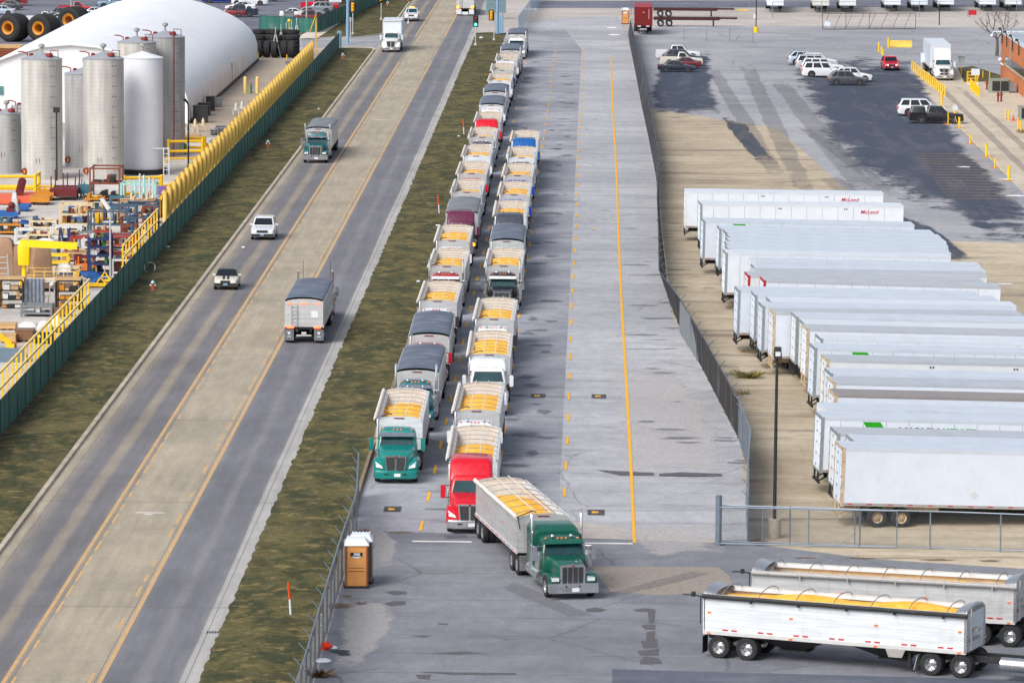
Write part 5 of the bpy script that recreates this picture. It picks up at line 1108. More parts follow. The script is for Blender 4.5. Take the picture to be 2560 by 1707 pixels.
# ================================================================== THE WORKS SIDE: dome, silos, fences, yard stock
M_dome = None
def dome_mat():
    k = NB('white_membrane'); p = k.coord(); v = k.xyz(p); n = k.noise(k.scale(p, (1, .3, 1)), .35, 4.0); n2 = k.noise(k.scale(p, (.6, 3, .15)), 1.0, 4.0)
    col = k.mix(k.ramp(n, .3, .7), lin((232, 236, 241)), lin((238, 241, 245))); col = k.mix(k.math('MULTIPLY', k.ramp(n2, .55, .8), .35), col, lin((184, 188, 192)))
    low = k.ramp(v[2], 1.2, 3.4, .55, 0.0); col = k.mix(k.math('MULTIPLY', low, k.ramp(k.noise(k.scale(p, (1, 2.5, .2)), 1.0, 3.0), .35, .6)), col, lin((196, 190, 180)))
    for u, pitch in ((v[1], 6.8),):
        q = k.math('ABSOLUTE', k.math('SUBTRACT', k.math('FRACT', k.math('DIVIDE', u, pitch)), .5)); col = k.mix(k.math('MULTIPLY', k.ramp(q, .485, .5), .35), col, lin((150, 156, 164)))
    return k.done(col, .5)
M_dome = dome_mat()
DX, DY0, DY1 = -55.6, 518.0, 625.0
PRO = [(12.5, 0), (12.48, 1.2), (12.4, 2.3), (12.1, 3.3), (11.5, 4.2), (10.6, 5.0), (9.3, 5.8), (7.6, 6.6), (5.4, 7.4), (2.8, 8.05), (0, 8.3)]
PRO = PRO + [(-x, z) for x, z in reversed(PRO[:-1])]
dome = thing('fabric_building', 'long white fabric dome building behind the tall silos', 'building', (DX, DY0, 0))
def dm(b):
    n = 67; rings = []
    for i in range(n * 2 + 1):
        s = 1.0 + (.009 if i % 2 else 0.0); rings.append([(x * s + (.05 * (i % 2) if z < 3.4 else 0), (DY1 - DY0) * i / (2 * n), z * s) for x, z in PRO])
    b.loft(rings, 0, True, (False, False), False)
part('roof_membrane', None, dm, M_dome, dome, angle=60)
part('end_wall', None, lambda b: b.add([(x, .4, z) for x, z in PRO], [tuple(range(len(PRO)))]), mat('end_wall_membrane', (228, 231, 235), .5, 0, .04, .4), dome)
part('end_wall', None, lambda b: b.add([(x, DY1 - DY0 - .4, z) for x, z in PRO], [tuple(range(len(PRO)))]), M_dome, dome)
part('end_arch', None, lambda b: b.tube([(x * 1.005, .1, z * 1.005) for x, z in PRO], .14, 6), M_bw[0], dome)
part('vent', None, lambda b: (b.box(-.1, 0, 0, 0, 0, 0) if 0 else [b.box(-8.9, -7.2, .28, .4, 2.9 + i * .2, 3.02 + i * .2) for i in range(5)]) and None, mat('teal_louvre', (60, 130, 140), .5), dome)
part('door', None, lambda b: b.box(12.35, 12.62, 62, 63.2, 0, 2.5), M_trim, dome)
part('base_rail', None, lambda b: [b.box(s * 12.62 - .12, s * 12.62 + .12, 0, DY1 - DY0, 0, .35) for s in (-1, 1)] and None, M_blk, dome)

def silo_mat(name, rgb):
    k = NB(name); p = k.coord(); v = k.xyz(p); c = lin(rgb); ang = k.math('ARCTAN2', v[1], v[0])
    z = k.math('DIVIDE', v[2], .36); fz = k.math('ABSOLUTE', k.math('SUBTRACT', k.math('FRACT', z), .5)); row = k.math('FLOOR', z)
    a = k.math('ADD', k.math('MULTIPLY', ang, 1.9), k.math('MULTIPLY', row, .37)); fa = k.math('ABSOLUTE', k.math('SUBTRACT', k.math('FRACT', a), .5))
    seam = k.math('MAXIMUM', k.ramp(fz, .455, .5), k.math('MULTIPLY', k.ramp(fa, .49, .5), .6))
    n = k.noise(k.scale(p, (2, 2, .12)), 1.2, 4.0); n2 = k.noise(k.scale(p, (1, 1, .5)), .8, 3.0)
    col = k.mix(k.ramp(n, .3, .7), tuple(x * .84 for x in c), tuple(min(1, x * 1.1) for x in c)); col = k.mix(1.0, col, k.mix(k.ramp(n2, .3, .7), (.9,) * 3, (1.06,) * 3), 'MULTIPLY')
    col = k.mix(k.math('MULTIPLY', seam, .5), col, tuple(x * .4 for x in c)); return k.done(col, .55, .15, bump=seam, bstr=.3, bdist=.01)
M_silo = silo_mat('silo_steel', (190, 189, 185)); M_silo2 = silo_mat('silo_steel_dull', (166, 167, 168)); M_stop = mat('silo_top_steel', (168, 174, 182), .45, .3, .08)
M_wsilo = mat('white_silo_paint', (222, 226, 233), .35, 0, .04, .6, .08, (180, 182, 184)); M_rustred = mat('oxide_red_paint', (128, 40, 36), .6, 0, .1); M_yel_p = mat('safety_yellow', (240, 190, 20), .45, 0, .07, 1.2, .15, (180, 130, 40)); M_yel_d = mat('ochre_yellow', (222, 166, 60), .55, 0, .1, 1.0, .25, (150, 104, 50))
def silo(x, y, r, h, label, white=False, dull=False):
    s = thing('silo', label, 'silo', (x, y, 0), 0, None if white else 'storage silos by the dome')
    part('shell', None if 0 else 'sil%.2f_%.2f' % (r, h), lambda b: b.lathe([(r, 0), (r, h)], (0, 0, 0), 'z', 40, cap=False), M_wsilo if white else (M_silo2 if dull else M_silo), s)
    t = part('roof', 'silr%.2f_%.2f_%d' % (r, h, white), lambda b: b.lathe([(r + .03, h - .06), (r + .05, h), (r * .5, h + r * .16), (.12, h + r * .3), (.001, h + r * .3)], (0, 0, 0), 'z', 40, cap=False), M_wsilo if white else M_stop, s)
    part('roof_vent', 'silv%d' % white, lambda b: (b.cyl((0, 0, 0), (0, 0, .5), .1, n=8), b.lathe([(.1, .4), (.3, .55), (.28, .75), (.001, .85)], (0, 0, 0), 'z', 10, cap=False)) and None, M_trim, t, (0, 0, h + r * .28))
    if not white:
        part('hatch', 'silh', lambda b: b.lathe([(.34, 0), (.34, .22), (.28, .3), (.001, .3)], (0, 0, 0), 'z', 14), M_rustred, t, (r * .42, -r * .45, h + r * .12))
        part('hatch', 'silh2', lambda b: b.lathe([(.2, 0), (.2, .2), (.001, .24)], (0, 0, 0), 'z', 10), M_rustred, t, (-r * .48, -r * .2, h + r * .14))
        part('breather_pipe', 'silp%.2f' % r, lambda b: b.tube([(r * .45, -.4, .3), (r * .45, -.4, .75), (r * .82, -.4, .75), (r * .82, -.4, .1)], .045, 6) and b.tube([(-r * .7, 0, .05), (-r * .7, 0, .45), (-r * .9, -.1, .6), (-r * 1.15, -.1, .62)], .06, 6) and None, M_rustred, t, (0, 0, h))
        part('inspection_hatch', 'sild', lambda b: b.lathe([(.30, -.07), (.30, .05), (.001, .05)], (0, 0, 0), 'y', 16), M_rustred, s, (-r * .78, -r * .72, .75))
        part('hatch_symbol', 'sildy', lambda b: b.add([(-.12, -.09, .18), (0, -.09, .04), (.12, -.09, .18), (.03, -.09, .0), (.05, -.09, -.16), (-.05, -.09, -.16), (-.03, -.09, 0)], [tuple(range(7))]), M_yel_p, s, (-r * .78, -r * .72, .75))
        part('bolt_column', 'silb%.2f_%.1f' % (r, h), lambda b: [b.ball((r * math.cos(a), r * math.sin(a), z), .055, 4) for a in (-1.0, -.82) for z in [h - .6 - i * .95 for i in range(int((h - 1) / .95))]] and None, M_blk, s)
        part('gauge_mark', 'silg', lambda b: [b.box(q, q + .04, -.02, 0, 1.55, 2.0) for q in (-.15, .15)] and None, M_rustred, s, (-.2, -r, 0))
    return s
cA, cB = -51.0, -45.4
silo(cA, 450.3, 1.9, 11.1, 'ribbed grey silo with dark lamp pole standing before it'); silo(cB, 451.4, 1.9, 11.1, 'ribbed grey silo between the lamp-pole one and the white silo')
silo(-42.2, 456.3, 1.9, 10.9, 'smooth white silo in front of the ribbed ones', True)
silo(U(188, 437).x, 463.5, 1.95, 8.9, 'shorter dull grey silo behind the gap of two ribbed ones', False, True)
silo(-44.4, 474.0, 1.9, 11.3, 'ribbed grey silo just behind and above the white one'); silo(-42.0, 478.0, 1.95, 11.6, 'dull grey silo with full-height red pipe behind the white one', False, True)
silo(U(5, 440).x, 456, 1.3, 5.6, 'low silo cut by the frame edge', False, True); silo(U(48, 440).x, 459.5, 1.6, 5.9, 'low grey silo peeping beside the lamp-pole silo', False, True)
solo('riser_pipe', lambda b: b.tube([(-40.95, 475.75, 0), (-40.95, 475.75, 11.9), (-41.4, 476.6, 12.1)], .06, 6), M_rustred, 'thin red riser pipe up the dull silo behind the white one', 'pipe')
solo('silo_bund', lambda b: b.lathe([(2.15, 0), (2.25, .5), (2.1, .5), (2.05, 0)], (-42.2, 456.3, 0), 'z', 28), M_blk, 'black ring bund round the foot of the white silo', 'bund')
solo('access_ladder', lambda b: ([b.bar((x, 454.6, 0), (x, 454.6, 2.6), .09) for x in (-40.1, -39.6)], [b.bar((-40.1, 454.6, z), (-39.6, 454.6, z), .06) for z in (.5, 1.0, 1.5, 2.0, 2.5)], b.bar((-41.2, 454.6, 2.5), (-39.6, 454.6, 2.5), .1)) and None, M_bw[0], 'white ladder frame beside the white silo foot', 'ladder')

# ---- green slatted fences and the yellow guard work behind
M_gf = None
def slat_mat(name, rgb, rgb2):
    k = NB(name); p = k.pos(); v = k.xyz(p); s = k.noise(k.scale(p, (.9, .9, .02)), 1.0, 4.0, .6); q = k.math('ABSOLUTE', k.math('SUBTRACT', k.math('FRACT', k.math('DIVIDE', v[1], .62)), .5)); n = k.noise(p, .25, 4.0)
    col = k.mix(k.ramp(s, .3, .7), lin(rgb), lin(rgb2)); col = k.mix(k.math('MULTIPLY', k.ramp(n, .58, .72), .5), col, lin((128, 138, 132))); col = k.mix(k.math('MULTIPLY', k.ramp(q, .42, .5), .5), col, tuple(c * .4 for c in lin(rgb))); return k.done(col, .7)
M_gf = slat_mat('green_fence_slats', (22, 88, 80), (52, 112, 100)); M_bf = slat_mat('brown_fence_slats', (24, 19, 18), (44, 36, 34)); M_gp = mat('green_fence_post', (14, 62, 58), .6); M_bp = mat('galvanised_post', (128, 142, 156), .4, .5, .08)
def fence_run(name, label, pts, h, slat, post, rail, pitch, cat='fence', tops=None, group=None, wire=None, barb=0, z0=.06, uv=False):
    """slatted or woven fence along ground points; tops: sideways lean of the top edge at each point"""
    pts = [Vector((p[0], p[1], 0)) for p in pts]; tops = tops or [0.0] * len(pts); seg = [0.0]
    for i in range(1, len(pts)): seg.append(seg[-1] + (pts[i] - pts[i - 1]).length)
    def at(s):
        for i in range(1, len(pts)):
            if s <= seg[i] + 1e-6:
                t = (s - seg[i - 1]) / (seg[i] - seg[i - 1]); p = pts[i - 1].lerp(pts[i], t); d = (pts[i] - pts[i - 1]).normalized(); return p, d, tops[i - 1] + (tops[i] - tops[i - 1]) * t
        return pts[-1], (pts[-1] - pts[-2]).normalized(), tops[-1]
    root = thing(name, label, cat, pts[0], 0, group); o = pts[0]
    N = max(1, int(round(seg[-1] / pitch))); ps = [at(seg[-1] * i / N) for i in range(N + 1)]; fine = [at(seg[-1] * i / (N * 3)) for i in range(N * 3 + 1)]
    def panel(b):
        b.loft([[(p.x - o.x, p.y - o.y, z0), (p.x - o.x + l, p.y - o.y, h - .03)] for p, d, l in fine], 0, False, (False, False), False)
        if uv:
            b.uv = []
            for i in range(len(fine)): b.uv += [(seg[-1] * i / (N * 3), 0.0), (seg[-1] * i / (N * 3), h)]
    part('woven_panel' if uv else 'slat_panel', None, panel, slat, root)
    part('top_rail', None, lambda b: b.tube([(p.x - o.x + l, p.y - o.y, h) for p, d, l in fine], .035, 6), rail, root)
    if wire: part('bottom_rail', None, lambda b: b.tube([(p.x - o.x, p.y - o.y, .12) for p, d, l in fine], .03, 5), rail, root)
    for p, d, l in ps:
        q = part('post', 'fp%.2f_%.2f' % (h, round(l, 1)), lambda b: b.tube([(0, 0, 0), (round(l, 1), 0, h + .06)], .042, 7), post, root, (p.x - o.x, p.y - o.y, 0))
        if barb: part('barb_arm', 'fb%.2f_%.2f_%d' % (h, round(l, 1), barb), lambda b: b.tube([(round(l, 1), 0, h), (round(l, 1) + barb * .32, 0, h + .36)], .024, 5), post, q)
    return root
fence_run('fence', 'long green slatted fence between the works yard and the verge', [(-34.05, 250), (-34.0, 652)], 2.15, M_gf, M_gp, M_gp, 4.1)
solo('gate_post', lambda b: b.box(-.28, .28, -.35, .35, 0, 2.35), mat('blue_grey_post', (120, 156, 186), .5), 'blue-grey gate post ending the long green fence', 'post', (-34.0, 652.6, 0))
fence_run('fence', 'green slatted fence along the staff car park beyond the driveway', [(-38.9, 688), (-36.6, 720), (-33.2, 790)], 2.35, M_gf, M_gp, M_gp, 4.0)
fence_run('fence', 'short green fence wing closing the staff car park at the driveway', [(-47.5, 694), (-38.9, 688)], 2.1, M_gf, M_gp, M_gp, 3.2)
def guard(label, y0, y1, pitch, z1, rails, r, m, name='guard_rail'):
    root = thing(name, label, 'guard rail', (-35.0, y0, 0), 0, 'yellow guard rails behind the green fence')
    n = int((y1 - y0) / pitch)
    for i in range(n + 1): part('post', 'gdp%.2f_%.2f' % (r, z1), lambda b: b.box(-r, r, -r * .8, r * .8, 0, z1), m[0], root, (0, i * pitch, 0))
    for z, ht in rails: part('rail', None, lambda b: b.box(-.09, .03, -.2, n * pitch + .2, z - ht / 2, z + ht / 2), m[1], root, (-.05 if ht > .2 else .1, 0, 0))
    return root
M_cream_y = mat('faded_yellow', (236, 206, 130), .55, 0, .08)
guard('yellow post guard rail behind the green fence by the stored boxes', 276, 338, 2.35, 2.9, [(2.86, .12), (1.9, .12)], .055, (M_yel_p, M_cream_y))
guard('short yellow post guard rail behind the green fence by the grey lamp pole', 362, 391, 2.6, 2.85, [(2.8, .12), (1.9, .12)], .055, (M_yel_p, M_cream_y))
gw = thing('guard_wall', 'tall yellow wall of upright rounded columns behind the upper green fence', 'guard wall', (-35.0, 398, 0))
part('backing_panel', None, lambda b: b.box(-.42, -.36, 0, 210, 1.4, 3.25), mat('shaded_gap_ochre', (176, 126, 52), .6, 0, .15, .5, .3, (120, 84, 44)), gw)  # dark ochre paints in the shading between the yellow columns
for i in range(48): part('column', 'gcol', lambda b: b.tube([(0, 0, 0), (0, 0, 3.1), (-.04, 0, 3.45), (-.2, 0, 3.6)], .20, 9), mat('pale_guard_yellow', (238, 200, 104), .5, 0, .08, 1.0, .25, (190, 140, 60)), gw, (0, i * 4.45, 0))
part('rail', None, lambda b: b.box(-.36, -.24, -.2, 209.5, 2.9, 3.2), M_yel_p, gw)
solo('swing_gate', lambda b: (b.bar((-36.4, 640, 0), (-36.4, 640, 5.0), .18), b.bar((-37.2, 640, 3.0), (-36.4, 640, 5.2), .5, .12)) and None, M_yel_d, 'yellow swing gate post with raised triangular arm at the works entrance', 'gate')

# ---- yard stock builders
def C_(n, rgb, **k): return mat('stock_' + n, rgb, .55, 0, .12, 1.8, .2, **k)
SC = {n: C_(n, c) for n, c in dict(maroon=(100, 20, 28), teal=(52, 104, 120), navy=(26, 46, 96), blue=(28, 88, 156), slate=(64, 86, 110), cream=(208, 190, 156), white=(206, 206, 204), orange=(210, 118, 44), salmon=(226, 98, 66), ochre=(196, 128, 30), rust=(122, 60, 38), red=(156, 52, 38), cyan=(150, 206, 206), purple=(122, 92, 168), grey=(120, 124, 128), pale=(178, 182, 186), brown=(126, 92, 66), tan=(176, 146, 112), black=(34, 36, 40), timber=(196, 160, 112), green=(52, 128, 64), yellow=(238, 192, 20)).items()}
def at_px(px, py): return U(px, py)
def rack(px, py, w_, d_, h, col, label, levels=3, name='storage_rack', rz=0.0, goods=None, gseed=1, shelf=None, group='steel racks in the works yard'):
    g = at_px(px, py); t = .07; root = thing(name, label, 'rack', (g.x, g.y + d_ / 2, 0), rz, group)
    for sx in (-1, 1):
        for sy in (-1, 1): part('upright', 'ru%.2f' % h, lambda b: b.box(-t, t, -t, t, 0, h), SC[col], root, (sx * w_ / 2, sy * d_ / 2, 0))
    for i in range(levels):
        z = .25 + (h - .35) * i / max(1, levels - 1)
        part('shelf', None, lambda b: (b.box(-w_ / 2, w_ / 2, -d_ / 2 - .05, -d_ / 2 + .06, z - .07, z + .07), b.box(-w_ / 2, w_ / 2, d_ / 2 - .06, d_ / 2 + .05, z - .07, z + .07), b.box(-w_ / 2, -w_ / 2 + .1, -d_ / 2, d_ / 2, z - .05, z + .05), b.box(w_ / 2 - .1, w_ / 2, -d_ / 2, d_ / 2, z - .05, z + .05), b.box(-w_ / 2 + .1, w_ / 2 - .1, -d_ / 2 + .06, d_ / 2 - .06, z - .03, z + .03) if i < levels - 1 or shelf else None) and None, SC[shelf or col], root)
    if goods:
        r_ = random.Random(gseed * 7 + int(px)); b = MB(); ms = [SC[q] for q in goods]
        for i in range(max(1, levels - (0 if shelf else 1))):
            z = .3 + (h - .35) * i / max(1, levels - 1); x = -w_ / 2 + .15; top = (h - .35) / max(1, levels - 1) * .8
            while x < w_ / 2 - .3:
                ww = r_.uniform(.07, .34); hh = r_.uniform(.1, max(.2, min(.8, top * 1.1))); mi = r_.randrange(len(ms)); yy = r_.uniform(-d_ / 2 + .1, 0); k_ = r_.random()
                if k_ < .45: b.box(x, min(w_ / 2 - .1, x + ww), yy, yy + r_.uniform(.3, .8) * d_, z, z + hh, mi)
                elif k_ < .7: b.cyl((x + ww / 2, yy, z + .02), (x + ww / 2, yy, z + hh), ww * .35, n=8, m=mi)
                else: b.cyl((x, yy, z + .12), (min(w_ / 2 - .1, x + ww * 2.4), yy, z + .12), .09, n=7, m=mi); x += ww
                x += ww + r_.uniform(.0, .1)
        o = link('machine_parts', b.mesh('machine_parts', ms), None, (g.x, g.y + d_ / 2, 0), rz); tag(o, 'jumble of painted machine parts stored in the ' + label.split(' with ')[0][:60], 'parts', None, 'stuff')
    return root
def flatcart(px, py, w_, d_, h, col, label, posts=0, ph=1.3, rz=0.0, wheels=True):
    g = at_px(px, py); root = thing('stock_cart', label, 'cart', (g.x, g.y + d_ / 2, 0), rz, 'steel carts in the works yard')
    part('deck', None, lambda b: (b.box(-w_ / 2, w_ / 2, -d_ / 2, d_ / 2, h * .55, h), b.box(-w_ / 2 - .04, w_ / 2 + .04, -d_ / 2 - .04, -d_ / 2 + .08, h * .4, h * 1.1), b.box(-w_ / 2 - .04, w_ / 2 + .04, d_ / 2 - .08, d_ / 2 + .04, h * .4, h * 1.1)) and None, SC[col], root)
    for i in range(posts):
        sx = -1 + 2 * (i % 3) / 2.0; sy = -1 if i < 3 else 1; part('stake', None, lambda b: b.box(-.05, .05, -.05, .05, h, h + ph * (1 if i % 2 else .8)), SC[col], root, (sx * (w_ / 2 - .08), sy * (d_ / 2 - .08), 0))
    for sx in (-1, 1):
        for sy in (-1, 1): part('wheel' if wheels else 'foot', 'crtw%.2f%d' % (h, wheels), (lambda b: b.cyl((-.06, 0, h * .28), (.06, 0, h * .28), h * .28, n=10)) if wheels else (lambda b: b.box(-.1, .1, -.1, .1, 0, h * .55)), M_blk if wheels else SC[col], root, (sx * (w_ / 2 - .25), sy * (d_ / 2 - .25), 0))
    return root
def pipeguard(pts, z, label, r=.16, rails=(1.0,), m=None):
    """yellow pipe barrier: posts at pts, rails at the given heights"""
    root = thing('pipe_barrier', label, 'barrier', (pts[0].x, pts[0].y, 0), 0, 'yellow pipe barriers in the works yard'); o = pts[0]; m = m or M_yel_p
    for p in pts: part('post', 'pgp%.2f_%.2f' % (r, z), lambda b: b.tube([(0, 0, 0), (0, 0, z)], r, 10) and b.ball((0, 0, z), r, 8) and None, m, root, (p.x - o.x, p.y - o.y, 0))
    for f in rails: part('rail', None, lambda b: b.tube([(p.x - o.x, p.y - o.y, z * f - r * .6) for p in pts], r * .9, 10), m, root)
    return root
def gp(*a): return [U(x, y) for x, y in a]
pipeguard(gp((-20, 488), (88, 488), (98, 480)), 1.75, 'yellow pipe barrier before the lamp-pole silo', .15, (1.0, .45))
pipeguard([Vector((U(-30, 476).x, 434.5, 0)), Vector((U(60, 476).x, 434.5, 0)), Vector((U(232, 476).x, 434.5, 0))], .72, 'long low double yellow rail along the silo feet', .11, (1.0, .62))
pipeguard(gp((311, 492), (403, 490)), 1.75, 'yellow pipe barrier before the white silo', .16, (1.0, .72, .2)); pipeguard(gp((398, 478), (444, 477)), .62, 'short low yellow rail stub by the purple panel', .12, (1.0, .6))
pipeguard(gp((421, 394), (506, 393)), 1.65, 'yellow pipe barrier round a green valve beyond the white silo', .15, (1.0, .42)); pipeguard(gp((430, 386), (512, 385)), 1.65, 'rear yellow pipe barrier round the green valve', .15, (1.0, .45)); pipeguard(gp((416, 408), (500, 407)), .5, 'low yellow rail with flared end past the white silo', .11, (1.0,))
solo('valve_post', lambda b: (b.cyl((0, 0, 0), (0, 0, .9), .1, n=8), b.ball((0, 0, 1.0), .18, 6)) and None, SC['green'], 'green valve post inside the yellow pipe barrier', 'valve', U(463, 388))
# carts and racks, far to near
flatcart(158, 502, 2.3, 3.6, .95, 'maroon', 'maroon stake cart below the silos', 6, 1.5); flatcart(211, 495, 1.15, 2.6, .9, 'teal', 'small teal cart beside the maroon stake cart', 4, .6)
rack(262, 504, 2.6, 3.2, 3.0, 'rust', 'tall rust-red stake rack stacked with black bins', 3, goods=('black', 'black', 'navy', 'rust', 'blue'), gseed=3)
flatcart(99, 514, 1.6, 2.4, .7, 'ochre', 'ochre trolley with two tool blocks'); flatcart(112, 503, 1.5, 2.4, .72, 'ochre', 'ochre trolley behind the first one with a raised cap', 2, .5)
solo('steel_slab', lambda b: b.box(-1.3, 1.3, -3, 3, .1, .5), SC['salmon'], 'salmon orange steel slab with maroon rollers on it', 'slab', U(18, 505)); solo('steel_slab', lambda b: b.box(-.9, .9, -3.2, 3.2, .1, .55), SC['salmon'], 'salmon orange steel slab at the clear yard edge', 'slab', U(62, 503))
solo('roller_stack', lambda b: [b.lathe([(.36, 0), (.36, .2), (.26, .24), (.26, .3)], (0, i * .32, .75 + i * .12), 'y', 12) for i in range(8)] and None, SC['maroon'], 'maroon ribbed roller lying on the salmon slabs', 'roller', U(48, 505))
flatcart(15, 548, 2.0, 1.6, .55, 'blue', 'bright blue cart with salmon block on it', wheels=False); flatcart(57, 530, .9, 2.2, .5, 'blue', 'second blue cart behind the white column', wheels=False)
solo('machine_column', lambda b: b.loft([rrect(.34, -.3, .3, .5, .08), rrect(.26, -.26, .2, 1.3, .08), rrect(.16, -.2, .06, 2.2, .06)], 0, True), SC['white'], 'white tapering machine column standing on the blue cart', 'column', U(37, 546)); solo('pump_block', lambda b: (b.box(-.3, .3, -.3, .3, .5, .95), b.ball((.1, 0, 1.15), .3, 8)) and None, SC['maroon'], 'maroon and orange head block on the bright blue cart', 'machine part', U(26, 547))
rack(190, 592, 2.6, 1.8, 2.7, 'cream', 'cream shelving with yellow tubes and maroon bits', 4, goods=('yellow', 'maroon', 'teal', 'rust', 'cream', 'ochre'), gseed=5); rack(107, 592, 2.1, 1.6, 1.35, 'cream', 'low cream bench rack with maroon and blue parts', 3, goods=('maroon', 'slate', 'teal', 'cream', 'rust'), gseed=6, shelf='cream')
rack(270, 603, 3.2, 2.2, 2.5, 'slate', 'slate blue rack with yellow pipes, beside the cream shelving', 3, goods=('yellow', 'tan', 'rust', 'white', 'slate'), gseed=7); rack(352, 585, 2.5, 2.6, 2.5, 'slate', 'slate blue rack touching the yellow guard wall', 3, goods=('slate', 'purple', 'ochre', 'white', 'navy'), gseed=8)
rack(342, 545, 3.0, 2.2, 1.5, 'rust', 'rust-posted rack with pink timber beams', 2, goods=('tan', 'tan', 'cream', 'navy'), gseed=9, shelf='tan'); rack(345, 512, 3.0, 2.4, 1.9, 'cyan', 'pale cyan stake rack in front of the yellow pipe barrier', 2, goods=('cyan', 'white', 'slate', 'cyan'), gseed=10)
for i, (px, h) in enumerate(((350, 2.3), (360, 2.2), (374, 2.1), (384, 1.9), (338, 1.7))): solo('spindle', lambda b: b.lathe([(.16, 0), (.16, .3), (.11, .4), (.11, h), (.06, h + .2)], (0, 0, .1), 'z', 10), SC['cyan' if i in (1, 4) else 'pale'], ['tallest pale spindle in the cyan rack', 'cyan spindle next to the tallest pale one', 'pale spindle in the middle of the cyan rack', 'short pale spindle at the purple-panel end', 'short cyan spindle near the ladder end of the cyan rack'][i], 'spindle', U(px, 508), group='spindles standing in the cyan rack')
solo('purple_sign_board', lambda b: (b.box(-.75, .75, -.05, .05, .35, 1.15), b.box(-.7, -.62, -.05, .05, 0, .4), b.box(.62, .7, -.05, .05, 0, .4)) and None, SC['purple'], 'purple panel on legs near the yellow guard wall', 'panel', U(412, 497))
rack(410, 528, 1.5, 2.0, 1.2, 'pale', 'pale frame rack half behind the yellow guard wall', 2, goods=('grey', 'white', 'slate'), gseed=11); rack(402, 545, 1.0, 1.4, .9, 'red', 'small red frame by the yellow guard wall', 2)
rack(20, 588, 2.0, 2.2, .95, 'ochre', 'ochre fixture rack with teal pegs', 2, goods=('ochre', 'teal', 'ochre', 'navy'), gseed=12, shelf='ochre'); rack(62, 586, 1.0, 2.0, 1.0, 'blue', 'blue peg rack beside the ochre fixtures', 2, goods=('blue', 'blue', 'navy'), gseed=13, shelf='blue')
rack(165, 622, 2.4, 1.6, 1.8, 'white', 'white stand rack behind the crane jib', 3, goods=('white', 'maroon', 'slate', 'cream'), gseed=14); rack(197, 640, 1.3, 1.5, 1.5, 'red', 'orange-red frame rack behind the tall navy rack', 2, goods=('tan', 'timber', 'navy'), gseed=15)
for i, px in enumerate((150, 172)): solo('trestle', lambda b: (b.bar((-.12, 0, 0), (0, 0, 1.7), .12), b.bar((.35, 0, 0), (.05, 0, 1.7), .14), b.bar((-.12, .8, 0), (0, .8, 1.7), .12)) and None, SC['navy'], ['navy trestle leg stand next to the white column stack', 'navy leaning trestle stand next to the orange-red frame'][i], 'trestle', U(px, 622 + i * 3))
rack(248, 690, 1.65, 1.6, 2.9, 'navy', 'tall navy rack with green parts on its upper shelf', 5, goods=('green', 'tan', 'white', 'navy', 'rust'), gseed=16, shelf='navy'); rack(305, 640, 2.0, 2.0, 1.6, 'red', 'red frame rack with pink tube, behind the grey lamp pole', 3, goods=('red', 'rust', 'cream', 'grey'), gseed=17)
rack(305, 690, 1.4, 1.6, 1.3, 'white', 'white frame stand by the short yellow guard rail', 2, goods=('white', 'slate', 'rust'), gseed=18, shelf='white'); rack(322, 662, 1.6, 2.0, .9, 'cream', 'cream timber-topped trestle by the wall end', 2, goods=('cream', 'white'), gseed=19, shelf='cream')
flatcart(213, 682, 1.6, 2.0, .45, 'orange', 'bright orange flat frame under the tall navy rack', 4, .6, wheels=False); rack(210, 668, 1.4, 1.2, .85, 'maroon', 'maroon basket frame on the orange flat', 2, goods=('maroon', 'rust'), gseed=20)
flatcart(222, 700, 1.0, 2.6, .35, 'blue', 'blue flat cradle next to the yellow railing', rz=.3, wheels=False); flatcart(238, 712, .8, 2.2, .3, 'blue', 'blue long beam cradle near the yellow saddles', rz=-.35, wheels=False); flatcart(170, 705, 1.5, 1.4, .5, 'navy', 'navy box cradle inside the yellow railing', wheels=False)
solo('support_saddle', lambda b: (b.box(-.9, .9, -.4, .4, .1, .25), b.bar((-.4, 0, .2), (0, 0, .8), .1), b.bar((.4, 0, .2), (0, 0, .8), .1)) and None, SC['yellow'], 'yellow saddle stand next to the grey lamp pole', 'stand', U(262, 706)); solo('support_saddle', lambda b: (b.box(-.9, .9, -.5, .5, .1, .28), b.bar((-.4, 0, .2), (0, 0, .75), .1), b.bar((.4, 0, .2), (0, 0, .75), .1)) and None, SC['yellow'], 'yellow saddle stand on a tray, nearer than the other', 'stand', U(252, 718))
solo('tank_lid', lambda b: b.loft([rrect(.65, -.5, .5, .15, .15), rrect(.6, -.45, .45, .75, .2), rrect(.3, -.3, .3, .95, .15)], 0, True), SC['white'], 'white cast lid with a maroon notch behind the railing', 'lid', U(160, 690)); rack(143, 665, 1.6, 1.2, .9, 'yellow', 'small yellow frame hanging under the crane jib end', 2)
